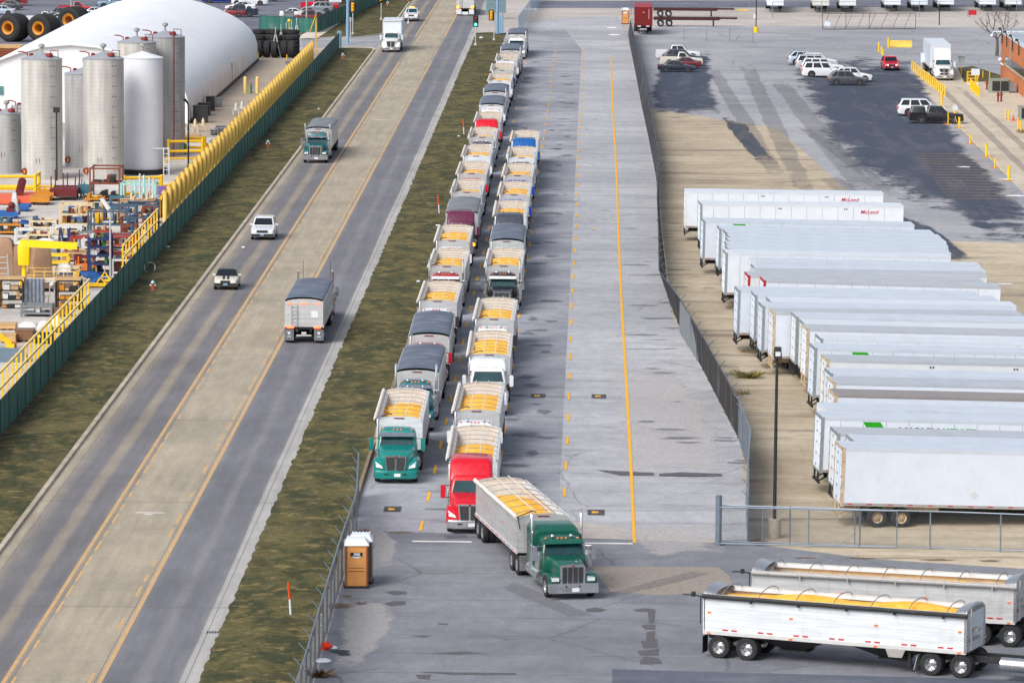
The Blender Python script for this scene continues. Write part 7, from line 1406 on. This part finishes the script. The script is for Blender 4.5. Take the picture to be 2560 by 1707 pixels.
solo('coiled_hose', lambda b: b.tube([(.42 * math.cos(a), .0 + .1 * math.sin(3 * a), .45 + .42 * math.sin(a)) for a in [2 * math.pi * i / 14 for i in range(14)]], .05, 6, closed=True), M_trim, 'grey hoop leaning on the long green fence', 'hoop', U(374, 684))
def cone(px, py, rot, label, lying=False):
    c = thing('traffic_cone', label, 'cone', U(px, py), rot, None); 
    if lying: c.rotation_euler = (R(80), 0, rot); c.location.z = .16
    part('cone_body', 'tcb', lambda b: b.lathe([(.16, .03), (.03, .68), (.001, .68)], (0, 0, 0), 'z', 14), mat('cone_orange', (232, 60, 24), .5), c); part('base', 'tcs', lambda b: b.box(-.2, .2, -.2, .2, 0, .03), mat('cone_orange', (232, 60, 24), .5), c)
cone(815, 1624, .5, 'orange traffic cone tipped over at the fence foot', True); cone(1577, 108, 0, 'orange cone far up against the swaying fence'); cone(2533, 303, 0, 'small dark red cone near the side air unit')
for i, (px, py, s_) in enumerate(((828, 1622, .3), (808, 1655, .38), (842, 1628, .0), (806, 1540, .12), (803, 1565, .1))):
    if s_: solo('plastic_scrap', lambda b: b.ball((0, 0, .06), s_, 6, 0, (1, .8, .35)), M_bw[0], ['white plastic scrap beside the tipped cone', 'bigger white plastic scrap at the fence foot', '', 'tiny white scrap by the fence near the toilet', 'second tiny white scrap by the fence'][i], 'litter', U(px, py))
for i, (px, py, rx) in enumerate(((851, 1629, .42), (860, 1636, .30))): solo('rubber_mat', lambda b: b.lathe([(rx, 0), (rx, .03), (.001, .03)], (0, 0, 0), 'z', 16), M_blk, ['larger flat black rubber disc near the tipped cone', 'smaller flat black rubber disc near the tipped cone'][i], 'disc', U(px, py))
for i, (px, py) in enumerate(((1203, 96), (609, 620), (797, 274), (1147, 342), (1093, 565), (420, 619), (1046, 705))): solo('litter', lambda b: b.ball((0, 0, .05), .16 if i else .3, 5, 0, (1, 1, .5)), M_bw[0], ['white bag on the verge between the signal masts', 'white scrap on the verge beside the white SUV', 'white scrap on the verge near the teal truck', 'white scrap on the verge by the middle marker post', 'white scrap on the verge near the dark red truck', 'white ball of paper by the green fence', 'white scrap on the verge beside the red-marker truck'][i], 'litter', U(px, py, .12))
solo('storm_grate', lambda b: [b.box(-.42 + .12 * i, -.35 + .12 * i, -.25, .25, .0, .012) for i in range(8)] and None, M_blk, 'dark storm drain grate in the pale gutter', 'grate', U(540, 1580) + Vector((0, 0, .006)))
# weeds
def weed(px, py, r_, n, label, m):
    rr = random.Random(px); b = MB()
    for i in range(n):
        a = rr.uniform(0, 6.28); q = rr.uniform(.1, 1) * r_; h = rr.uniform(.2, .55) * r_; x, y = q * math.cos(a) * .5, q * math.sin(a) * .5
        b.add([(x - .02, y, 0), (x + .02, y, 0), (x + q * math.cos(a) * .8, y + q * math.sin(a) * .8, h), (x + q * math.cos(a) * .5, y, h * .8)], [(0, 1, 2, 3)])
    return tag(link('weed_clump', b.mesh('weed_clump', [m], fix=False), None, U(px, py)), label, 'weeds')
M_wd = mat('dry_weed', (132, 124, 62), .9, 0, .3); M_wb = mat('dead_weed', (120, 84, 46), .9, 0, .3)
weed(1868, 945, 1.0, 160, 'straggly yellow-green weed clump in the trailer yard', M_wd); weed(1860, 985, .6, 40, 'flat weed scraps just nearer than the yard clump', M_wd); weed(797, 1690, .7, 120, 'brown dead weeds at the barbed fence foot', M_wb); weed(903, 1330, .4, 40, 'small brown tuft by the fence behind the toilets', M_wb); weed(902, 1510, .3, 30, 'rust-coloured tuft on the paving beside the toilet', M_wb)

# ---- red container, bare chassis
def chassis(b):
    for s in (-1, 1): b.box(s * .42 - .06, s * .42 + .06, 0, 9.6, .92, 1.36); b.box(s * .42 - .06, s * .42 + .06, 9.4, 12.2, 1.12, 1.34); b.box(s * .6 - .1, s * .6 + .1, 8.6, 8.82, .1, 1.05)
    for i in range(13): b.box(-1.1, 1.1, i * .98 - .05, i * .98 + .05, 1.08, 1.25)
    for y in (1.0, 2.25): b.cyl((-1, y, .5), (1, y, .5), .08)
M_chas = mat('chassis_maroon', (66, 26, 32), .6, 0, .2, 2, .3, (40, 34, 34))
ct = thing('container_trailer', 'dark red shipping container on a chassis at the top of the yard', 'container', (7.05, 689.5, 0), 0)
part('container_body', None, lambda b: (b.box(-1.22, 1.22, 0, 12.2, 1.35, 3.95), [b.box(-1.15 + .15 * i, -1.08 + .15 * i, -.035, 0, 1.5, 3.8) for i in range(16)], [b.box(s * 1.22 - .04, s * 1.22 + .04, -.06, .1, 1.3, 3.97) for s in (-1, 1)], b.box(-1.22, 1.22, -.06, .1, 3.83, 3.97)) and None, mat('container_red', (124, 20, 26), .5, 0, .06, .6, .15, (80, 30, 30)), ct)
part('roof_sheet', None, lambda b: b.box(-1.24, 1.24, .0, 12.2, 3.96, 4.0), mat('container_roof_red', (150, 34, 44), .5, 0, .06), ct); part('chassis', None, chassis, M_chas, ct, (0, 12.2, 0), rz=math.pi)
part('emblem', None, lambda b: b.add([(-.12, -.05, 3.15), (.12, -.05, 3.15), (0, -.05, 3.35)], [(0, 1, 2)]), M_yel_p, ct); part('locking_bar', None, lambda b: b.box(.74, .78, -.06, -.03, 2.3, 3.7), M_bw[0], ct); part('rear_lights', None, lambda b: [b.box(s * .6 - .25, s * .6 + .25, -.08, -.05, 1.2, 1.34) for s in (-1, 1)] and None, M_bw[0], ct)
for y in (9.2, 10.5):
    for s in (-1, 1): wheel(ct, s * .98, y, .60)
for i, (px, py, x1) in enumerate(((1634, 66, 1825), (1634, 42, 1825))):
    g = U(px, py); t = thing('bare_chassis', ['dark maroon bare container chassis, nearer of two', 'dark maroon bare container chassis, behind the other'][i], 'trailer chassis', (g.x, g.y, 0), -math.pi / 2, 'bare container chassis')
    part('chassis_frame', 'chs', chassis, M_chas, t)
    for y in (1.0, 2.25):
        for s in (-1, 1): wheel(t, s * .98, y, .60)
# ---- box truck on the highway and the white tractor on the scale
bt = thing('box_truck', 'white box truck with lit headlamps coming down the highway', 'truck', (-26.8, 650.4, 0), 0, 'trucks on the highway'); n0 = set(bpy.data.objects)
build_tractor(bt, dict(style='aero', col='white', lights=True, stack=0, roofz=2.5)); 
part('cargo_box', None, lambda b: b.box(-1.27, 1.27, -1.2, 6.6, 1.0, 3.95), M_bw[0], bt); part('box_roof', None, lambda b: b.box(-1.28, 1.28, -1.22, 6.62, 3.95, 4.0), M_br[3], bt); part('box_trim', None, lambda b: [b.box(s * 1.26 - .03, s * 1.26 + .03, -1.23, -1.15, 1.0, 3.97) for s in (-1, 1)] and b.box(-1.2, 1.2, -1.24, -1.2, 3.8, 3.9) and None, M_trim, bt)
sm = box_at(Vector((42.9 - 1.27, 603.8 + 13.5, 4.05)), -math.pi / 2, 4.05, 'white semi with high sleeper standing on the scale between yellow posts', 1, 3, 'galv', 1, False, None, 13.5, None)
sm.name = 'semi_truck'; sm['category'] = 'truck'; sm['label'] = 'white semi with high sleeper standing on the scale between yellow posts'
tr = part('tractor_mount', None, lambda b: b.box(-.5, .5, 13.0, 13.6, .9, 1.1), M_blk, sm)
bf = set(bpy.data.objects); build_tractor(sm, dict(style='aero', col='white', sleeper=1.4, sleepz=3.85, stack=0))
Mt = Matrix.Translation((0, 13.5, 0)) @ Matrix.Rotation(math.pi, 4, 'Z')
for o in set(bpy.data.objects) - bf:
    if o.parent == sm: o.matrix_local = Mt @ Matrix.LocRotScale(o.location, o.rotation_euler, o.scale)
grd = part('bull_bar', None, lambda b: b.tube([(-.9, 0, .5), (-.55, 0, 1.0), (.55, 0, 1.0), (.9, 0, .5)], .05, 6) and b.tube([(-1.0, 0, .55), (1.0, 0, .55)], .05, 6) and None, M_chr, sm, (0, 20.1, 0))
# truck at the very top, seen from behind
tt = grain_truck('grey-backed hopper truck with glowing tail lamps at the top of the highway', (-19.4, 749.5, 0), math.pi, dict(style='aero', col='navy', tarp=M_tarp, rear=True, group='trucks on the highway'))
part('tail_lamp_glow', None, lambda b: [b.box(s * 1.12 - .16, s * 1.12 + .16, TL + .05, TL + .1, 1.1, 1.45) for s in (-1, 1)] and None, M_litamb, tt); part('white_mud_flap', None, lambda b: [b.box(s * .95 - .38, s * .95 + .38, TL + .05, TL + .08, .2, .95) for s in (-1, 1)] and b.box(-.45, .45, TL + .02, TL + .04, .15, .6) and None, M_bw[2], tt)

# ---- traffic signals
M_sig = mat('signal_yellow', (240, 170, 10), .5, 0, .05); M_gm = mat('mast_blue_grey', (132, 166, 192), .45, .2, .06); M_gl = emis('green_signal', (60, 255, 150), 6.0); M_rl = emis('dim_red_signal', (120, 14, 20), .5)
def signal(px, py, hpole, zc, back, label, off=(0, 0), pole=True, green=True):
    s = thing('traffic_signal', label, 'traffic light', U(px, py), 0, 'traffic signals at the driveway junction')
    if pole: part('post', 'tsp%.1f' % hpole, lambda b: (b.cyl((0, 0, 0), (0, 0, hpole), .07, n=8), b.lathe([(.2, 0), (.16, .3), (.08, .4)], (0, 0, 0), 'z', 8)) and None, SC['pale'], s)
    h = part('signal_head', 'tsh%d' % back, lambda b: (b.box(-.36, .36, -.02, .06, -.75, .75, 0), b.loft([rrect(.2, .06, .4, -.62, .05), rrect(.2, .06, .4, .62, .05)], 1, True)) and None if back else (b.box(-.36, .36, -.02, .06, -.75, .75, 0), b.box(-.2, .2, -.2, -.02, -.62, .62, 0)) and None, [M_blk, M_sig], s, (off[0], off[1], zc), rz=math.pi if back else 0)
    if back:
        for z in (-.4, 0, .4): part('visor', 'tsvb', lambda b: b.ball((0, .42, 0), .17, 6), M_sig, h, (0, 0, z))
    else: part('green_lens', 'tsg', lambda b: b.ball((0, -.22, -.42), .17, 8), M_gl if green else M_rl, h); part('red_lens', 'tsr', lambda b: b.ball((0, -.21, .4), .15, 8), M_rl, h)
signal(1189, 115, 2.6, 3.3, False, 'traffic signal showing green on a short post on the verge'); signal(1235, 103, 4.3, 3.55, True, 'yellow-backed traffic signal on a slim post beside the tall mast', (-.38, 0)); signal(882, 88, 4.0, 3.9, True, 'yellow-backed traffic signal on a slim post past the driveway')
signal(953, 52, 2.6, 3.55, True, 'yellow-backed traffic signal above the far verge hydrant', (0, 0)) ; signal(1021, 60, 2.6, 4.0, True, 'yellow-backed traffic signal at the highway edge above the pickup', (0, 0))
def mast(px, py, h, label, box=False):
    m = thing('signal_mast', label, 'mast', U(px, py), 0, 'tall signal masts'); part('shaft', None, lambda b: b.tube([(0, 0, 0), (0, 0, h)], [.24, .18], 12), M_gm, m); part('base_plate', None, lambda b: b.box(-.35, .35, -.35, .35, 0, .12), M_gm, m)
    if box: part('control_box', None, lambda b: b.box(.3, .95, -.3, .3, .15, 2.6), M_gm, m)
    return m
mast(869, 112, 9, 'tall blue-grey signal mast at the driveway corner'); mast(1243, 86, 9, 'tall blue-grey signal mast with control box on the queue-side verge', True)
solo('sign_post', lambda b: b.cyl((0, 0, 0), (0, 0, 3.6), .07, n=8) and b.box(-.12, .12, -.04, 0, 3.0, 3.6) and None, SC['pale'], 'slim pale sign post next to the driveway-corner mast', 'post', U(876, 110))
rs = thing('road_sign', 'grey back of a road sign with ribs behind the queue-side mast', 'sign', U(1240, 48)); part('panel', None, lambda b: b.box(-1.5, 1.5, 0, .05, .9, 3.4), mat('sign_back', (110, 136, 146), .5), rs); part('rib', None, lambda b: [b.box(-1.2, 1.2, -.05, 0, 1.3 + .5 * i, 1.38 + .5 * i) for i in range(4)] and None, M_bp, rs); part('post', None, lambda b: [b.box(x - .05, x + .05, .05, .15, 0, 3.4) for x in (-1, 1)] and None, M_bp, rs)
fence_run('fence', 'chain-link fence bay leading off behind the queue-side mast', [(-10.6, 688), (-9.4, 740), (-8.0, 800)], 2.6, mesh_mat('dense_wire', (104, 112, 122), .085, .62), M_gm, M_gm, 5.0, uv=True)

# ---- scale lane: yellow posts and rails, signs, steps
M_by = mat('bollard_yellow', (242, 196, 18), .4, 0, .05)
def bollards(pts, h, r, rail, label, group):
    root = thing('bollard_rail', label, 'bollards', pts[0], 0, group); o = pts[0]
    for p in pts: part('post', 'bol%.2f_%.2f' % (h, r), lambda b: b.cyl((0, 0, 0), (0, 0, h), r, n=10) and b.ball((0, 0, h), r, 6) and None, M_by, root, (p.x - o.x, p.y - o.y, 0))
    if rail: part('rail', None, lambda b: b.tube([(p.x - o.x, p.y - o.y, h) for p in pts], .06, 6), M_by, root)
bollards([Vector((40.2 + .05 * i, 616 - 2.75 * i, 0)) for i in range(18)], 1.15, .09, True, 'long yellow post-and-rail guard on the car side of the scale lane', 'yellow post rails along the scale lane')
bollards([Vector((45.0 + .0 * i, 582 - 2.2 * i, 0)) for i in range(7)], 1.15, .09, True, 'shorter yellow post-and-rail guard on the building side of the scale lane', 'yellow post rails along the scale lane')
def chainpost(px, py, h, r, label, base=True):
    c = thing('chain_post', label, 'post', U(px, py), 0, 'yellow chain posts beside the scale lane'); part('post', 'cp%.2f_%.2f' % (h, r), lambda b: b.cyl((0, 0, 0), (0, 0, h), r, n=10), M_by, c)
    if base: part('base', 'cpb', lambda b: b.box(-.45, .45, -.3, .3, 0, .07), SC['ochre'], c)
cps = [(2354, 268, 1.75, .15, 'tall yellow chain post at the end of the long post rail'), (2370, 311, 1.3, .06, 'thin yellow post with a red tag in front of the white SUV nose'), (2387, 310, 1.35, .15, 'yellow chain post with pale disc sign on top'), (2398, 321, 1.2, .11, 'yellow chain post in front of the black pickup nose'), (2425, 361, 1.05, .08, 'slim yellow chain post after the pickup'), (2466, 393, 1.35, .13, 'stout yellow chain post on a wide foot, middle of the chain line'), (2487, 421, 1.05, .06, 'thin yellow chain post on a small foot'), (2522, 452, 1.4, .14, 'stout yellow chain post nearest the trailers')]
for q in cps: chainpost(*q)
solo('plastic_chain', lambda b: [b.tube([U(cps[i][0], cps[i][1]).lerp(U(cps[i + 1][0], cps[i + 1][1]), t) + Vector((0, 0, .95 - 2.2 * t * (1 - t))) for t in [j / 8 for j in range(9)]], .03, 5) for i in range(len(cps) - 1)] and None, mat('chain_yellow', (236, 210, 110), .5), 'yellow plastic chain slung between the chain posts', 'chain')
solo('disc_sign', lambda b: b.cyl((0, -.02, 1.75), (0, .02, 1.75), .3, n=16) and b.cyl((0, 0, 1.35), (0, 0, 2.2), .03, n=6) and None, M_bw[1], 'pale round sign standing on a yellow chain post', 'sign', U(2387, 310))
jb = solo('jersey_barrier', lambda b: b.prism([(-.4, 0), (.4, 0), (.4, .15), (.2, .5), (.14, .95), (-.14, .95), (-.2, .5), (-.4, .15)], 'x', -1.5, 1.5), mat('barrier_yellow', (226, 190, 84), .7, 0, .15, 1.5, .5, (170, 140, 90)), 'weathered yellow concrete barrier block in the upper yard', 'barrier', U(2252, 119))
for i, (px, py, h) in enumerate(((2221, 120, 1.4), (2197, 131, 1.3), (2208, 139, .8), (2204, 136, 1.0))): chainpost(px, py, h, .12, ['yellow post beside the concrete barrier block', 'leaning yellow post short of the barrier block', 'short yellow stub above the red car', 'middle yellow stub above the red car'][i], False)
def board(px, py, z, w_, h, label, m=None, txt=None, legs=1):
    s = thing('notice_board', label, 'sign', U(px, py)); part('post', None, lambda b: [b.box(x - .05, x + .05, 0, .1, 0, z) for x in ((0,) if legs == 1 else (-w_ / 2 + .1, w_ / 2 - .1))] and None, M_by, s); part('panel', None, lambda b: b.box(-w_ / 2, w_ / 2, -.05, 0, z, z + h), m or M_bw[1], s)
    if txt: text('lettering', txt, h * .5, M_navy, s, (0, -.056, z + h * .62), (math.pi / 2, 0, 0), .002, 0, .006)
board(2403, 190, 1.7, .72, .9, 'upright grey notice board with dark heading beside the white semi', mat('board_grey', (176, 184, 184), .5), 'STO'); board(2438, 225, 1.75, 1.0, .75, 'white notice board on a yellow post between semi and brick wall'); board(2308, 180, 1.2, .7, 1.2, 'pale double notice panel behind the long post rail', None, None, 2)
st = thing('step_platform', 'yellow tubular step platform by the scale lane', 'steps', U(2432, 214)); part('tube_frame', None, lambda b: ([b.tube([(x, y, 0), (x, y, 1.6)], .035, 5) for x in (-.6, .6) for y in (0, 1.4)], [b.tube([(-.6, y, z), (.6, y, z)], .03, 5) for y in (0, 1.4) for z in (.4, .8, 1.2, 1.6)]) and None, M_by, st); part('tread', None, lambda b: b.box(-.7, .7, -.3, 0, .1, .28), M_bw[2], st)
for i, (px, py) in enumerate(((2446, 188), (2457, 187), (2474, 189), (2385, 170))): chainpost(px, py + 8, .9, .06, ['thin yellow rail post by the grass edge, first of three', 'thin yellow rail post by the grass edge, middle of three', 'thin yellow rail post by the grass edge nearest the brick wall', 'thin post hidden behind the white semi'][i], False)
# ---- brick building with roof units
M_brick = None
def brick():
    k = NB('orange_brick'); p = k.coord(); q = k.n('ShaderNodeTexBrick'); sw = k.n('ShaderNodeCombineXYZ'); v = k.xyz(p); k.l(k.math('ADD', v[1], v[0]), sw.inputs[0]); k.l(v[2], sw.inputs[1]); k.l(sw.outputs[0], q.inputs[0]); q.inputs['Scale'].default_value = 4.0
    q.inputs[1].default_value = (*lin((196, 116, 66)), 1); q.inputs[2].default_value = (*lin((180, 102, 56)), 1); q.inputs[3].default_value = (*lin((176, 130, 96)), 1); n = k.noise(p, .5, 4.0)
    return k.done(k.mix(1.0, q.outputs[0], k.mix(k.ramp(n, .3, .7), (.9,) * 3, (1.08,) * 3), 'MULTIPLY'), .85)
M_brick = brick()
bb = thing('brick_building', 'flat-roofed orange brick building at the frame edge beside the scale lane', 'building', (50.2, 470, 0)); HB = 5.7; YB = 132.0
part('wall', None, lambda b: b.box(0, 30, 0, YB, 0, HB), M_brick, bb); part('roof', None, lambda b: b.box(.3, 30, .3, YB - .3, HB, HB + .05), mat('roof_membrane_grey', (160, 170, 180), .7, 0, .1, .15, .4, (130, 138, 144)), bb); part('coping', None, lambda b: (b.box(-.12, .35, -.1, YB + .1, HB, HB + .22), b.box(-.1, 30, YB - .35, YB + .12, HB, HB + .2)) and None, mat('coping_white', (196, 202, 208), .5), bb)
part('window', None, lambda b: b.box(-.04, .02, 60, 126, 2.3, 3.3), M_dglass, bb); part('window_sill', None, lambda b: b.box(-.14, .02, 60, 126, 2.1, 2.3), M_kerb, bb); part('downpipe', None, lambda b: b.cyl((-.1, 117, 2.5), (-.1, 117, HB + 1.3), .05, n=6), M_trim, bb)
for i, y in enumerate((129, 122, 114, 105)): part('flood_lamp', 'fll', lambda b: b.tube([(0, 0, -.9), (0, 0, .5), (-.2, 0, .9)], .07, 6) and b.box(-.45, -.1, -.2, .2, .8, 1.05) and None, M_blk, bb, (-.15, y, HB - .3))
part('camera_arm', None, lambda b: b.tube([(0, 131, HB + .1), (-1.0, 131.5, HB + .15), (-1.2, 131.5, HB - .2)], .06, 6) and b.ball((-1.2, 131.5, HB - .4), .2, 8) and None, M_bw[0], bb)
part('wall_light', None, lambda b: b.ball((-.4, 128, 2.6), .26, 8) and b.bar((-.4, 127.6, 2.2), (-.1, 127, 2.0), .12) and None, M_bw[0], bb)
def hvac(px, py, w_, d_, h, label, grp='air units by the brick building'):
    a = thing('air_unit', label, 'air conditioner', U(px, py), 0, grp); part('casing', None, lambda b: (b.box(-w_ / 2, w_ / 2, 0, d_, .1, h), b.box(-w_ / 2 - .05, w_ / 2 + .05, -.05, d_ + .05, h, h + .08), b.box(-w_ / 2 - .08, w_ / 2 + .08, -.08, d_ + .08, 0, .1)) and None, mat('unit_grey_green', (138, 150, 140), .5, 0, .06), a)
    for s in (-1, 1): part('grille', 'hvg%.1f' % w_, lambda b: b.box(-w_ * .2, w_ * .2, -.04, 0, .25, h - .15), M_blk, a, (s * w_ * .22 + w_ * .06, 0, 0))
    part('duct', None, lambda b: b.hex([(w_ / 2, .1, .2), (w_ / 2 + .9, .1, .2), (w_ / 2 + .9, d_, .2), (w_ / 2, d_, .2), (w_ / 2, .1, h), (w_ / 2 + .8, .1, h - .5), (w_ / 2 + .8, d_, h - .5), (w_ / 2, d_, h)]), SC['grey'], a)
hvac(2498, 233, 2.3, 1.6, 1.55, 'large grey-green air unit with two dark grilles beside the brick wall'); hvac(2570, 302, 2.0, 1.4, 1.5, 'second air unit cut by the frame edge below the dark red standpipes')
bx = thing('wall_cabinet', 'black equipment box on a stand before the long window', 'box', U(2524, 200)); part('box', None, lambda b: b.box(-.32, .32, -.3, .3, 1.6, 2.9), M_blk, bx); part('stand', None, lambda b: (b.cyl((-.2, 0, 0), (-.2, 0, 1.6), .05, n=6), b.tube([(.5, 0, .4), (.45, 0, 2.2), (.2, .2, 3.0)], .05, 6)) and None, M_blk, bx)
for i, (px, py) in enumerate(((2495, 256), (2503, 255), (2467, 225))): solo('standpipe', lambda b: b.cyl((0, 0, 0), (0, 0, 1.0), .11, n=8) and b.ball((0, 0, 1.05), .15, 6) and b.cyl((-.2, 0, .8), (.2, 0, .8), .08, n=6) and None, M_rustred, ['dark red standpipe with side caps below the air unit', 'dark red standpipe next to its capped twin', 'lone dark red standpipe left of the large air unit'][i], 'standpipe', U(px, py))
for i, (px, py) in enumerate(((2514, 300), (2522, 302), (2545, 322), (2552, 328))): chainpost(px, py, 1.15, .08, ['yellow guard post by the cone, back one', 'yellow guard post by the cone, front one', 'yellow guard post before the second air unit, back one', 'yellow guard post before the second air unit, front one'][i], False)
# ---- top of the yard: fences, rolled gate, poles
rg = thing('rolled_gate', 'rusty cantilever gate frame standing in the upper yard', 'gate', U(2056, 76)); gx = U(2290, 76).x - U(2056, 76).x
part('gate_frame', None, lambda b: ([b.tube([(0, 0, z), (gx, 3, z)], .05, 5) for z in (.15, 2.4)], [b.bar((gx * i / 8, 3 * i / 8, .15), (gx * (i + .55) / 8, 3 * i / 8, 2.4), .06) for i in range(8)], [b.bar((gx * i / 8, 3 * i / 8, .15), (gx * i / 8, 3 * i / 8, 2.5), .08) for i in (0, 2, 4, 8)]) and None, mat('gate_rust', (88, 70, 70), .6, 0, .2), rg)
part('opener_box', None, lambda b: b.hex([(.2, -.2, .7), (1.0, -.2, .5), (1.0, .2, .5), (.2, .2, .7), (.4, -.2, 1.4), (1.2, -.2, 1.1), (1.2, .2, 1.1), (.4, .2, 1.4)]), M_bw[1], rg)
fence_run('fence', 'thin wire fence along the far trailer row', [(27, 738), (44, 742), (72, 748)], 2.4, mesh_mat('grey_wire', (96, 102, 108), .3, .06), M_bp, M_bp, 7.5, uv=True)
fence_run('fence', 'thin wire fence sweeping behind the red container', [(4.2, 716), (6, 745), (14, 768), (24, 756)], 2.3, mesh_mat('grey_wire', (96, 102, 108), .3, .06), M_bp, M_bp, 5.0, uv=True); fence_run('fence', 'thin wire fence in front of the bare chassis', [(12.5, 675), (17, 674), (22, 674)], 1.9, mesh_mat('grey_wire', (96, 102, 108), .3, .06), M_bp, M_bp, 3.0, uv=True)
yp = thing('lamp_pole', 'dark pole on a yellow drum base at the top of the yard', 'lamp pole', U(1890, 82)); part('drum', None, lambda b: b.lathe([(.34, 0), (.34, .8), (.001, .85)], (0, 0, 0), 'z', 14), M_by, yp); part('pole', None, lambda b: b.tube([(0, 0, .8), (0, 0, 9)], .08, 7), M_blk, yp); part('panel', None, lambda b: b.box(-.4, -.1, -.05, 0, 2.0, 2.6), M_bw[1], yp)
solo('dark_bin', lambda b: b.loft([rrect(.4, -.4, .4, 0, .05), rrect(.48, -.48, .48, 1.1, .05)], 0, True), M_blk, 'dark bin between two trailers of the far row', 'bin', U(2355, 19)); solo('red_sign', lambda b: b.box(-.6, .6, -.04, .04, .35, 1.1) and b.box(-.5, -.42, -.05, .05, 0, .4) and None, M_redf, 'small red sign board hung on the far fence', 'sign', U(2431, 44)); solo('fence_pole', lambda b: b.cyl((0, 0, 0), (0, 0, 3.2), .08, n=6), M_blk, 'single dark pole near the far fence', 'pole', U(2348, 64))
solo('parking_stop', lambda b: b.box(-1.0, 1.0, -.12, .12, 0, .16), M_by, 'yellow wheel stop before the first far-row trailer', 'wheel stop', U(1858, 27))
# bare tree at the frame edge
tree = thing('bare_tree', 'leafless tree branches at the frame edge behind the brick building', 'tree', (53.5, 648, 0)); rr = random.Random(2)
def limbs(b):
    def grow(p, d, L, r, n):
        q = p + d * L; b.tube([p, p.lerp(q, .5) + Vector((rr.uniform(-.1, .1), 0, .05)), q], [r, r * .8, r * .55], 5)
        if n:
            for _ in range(3): grow(q, (d + Vector((rr.uniform(-.8, .8), rr.uniform(-.8, .8), rr.uniform(-.1, .5)))).normalized(), L * .72, r * .55, n - 1)
    for _ in range(4): grow(Vector((0, 0, 2.2)), Vector((rr.uniform(-.9, .9), rr.uniform(-.9, .9), .7)).normalized(), 1.5, .09, 4)
M_bark = mat('bare_bark', (96, 88, 82), .9, 0, .2); part('crown', None, limbs, M_bark, tree); part('trunk', None, lambda b: b.tube([(0, 0, 0), (.05, 0, 1.2), (0, 0, 2.3)], [.24, .2, .16], 8), M_bark, tree)
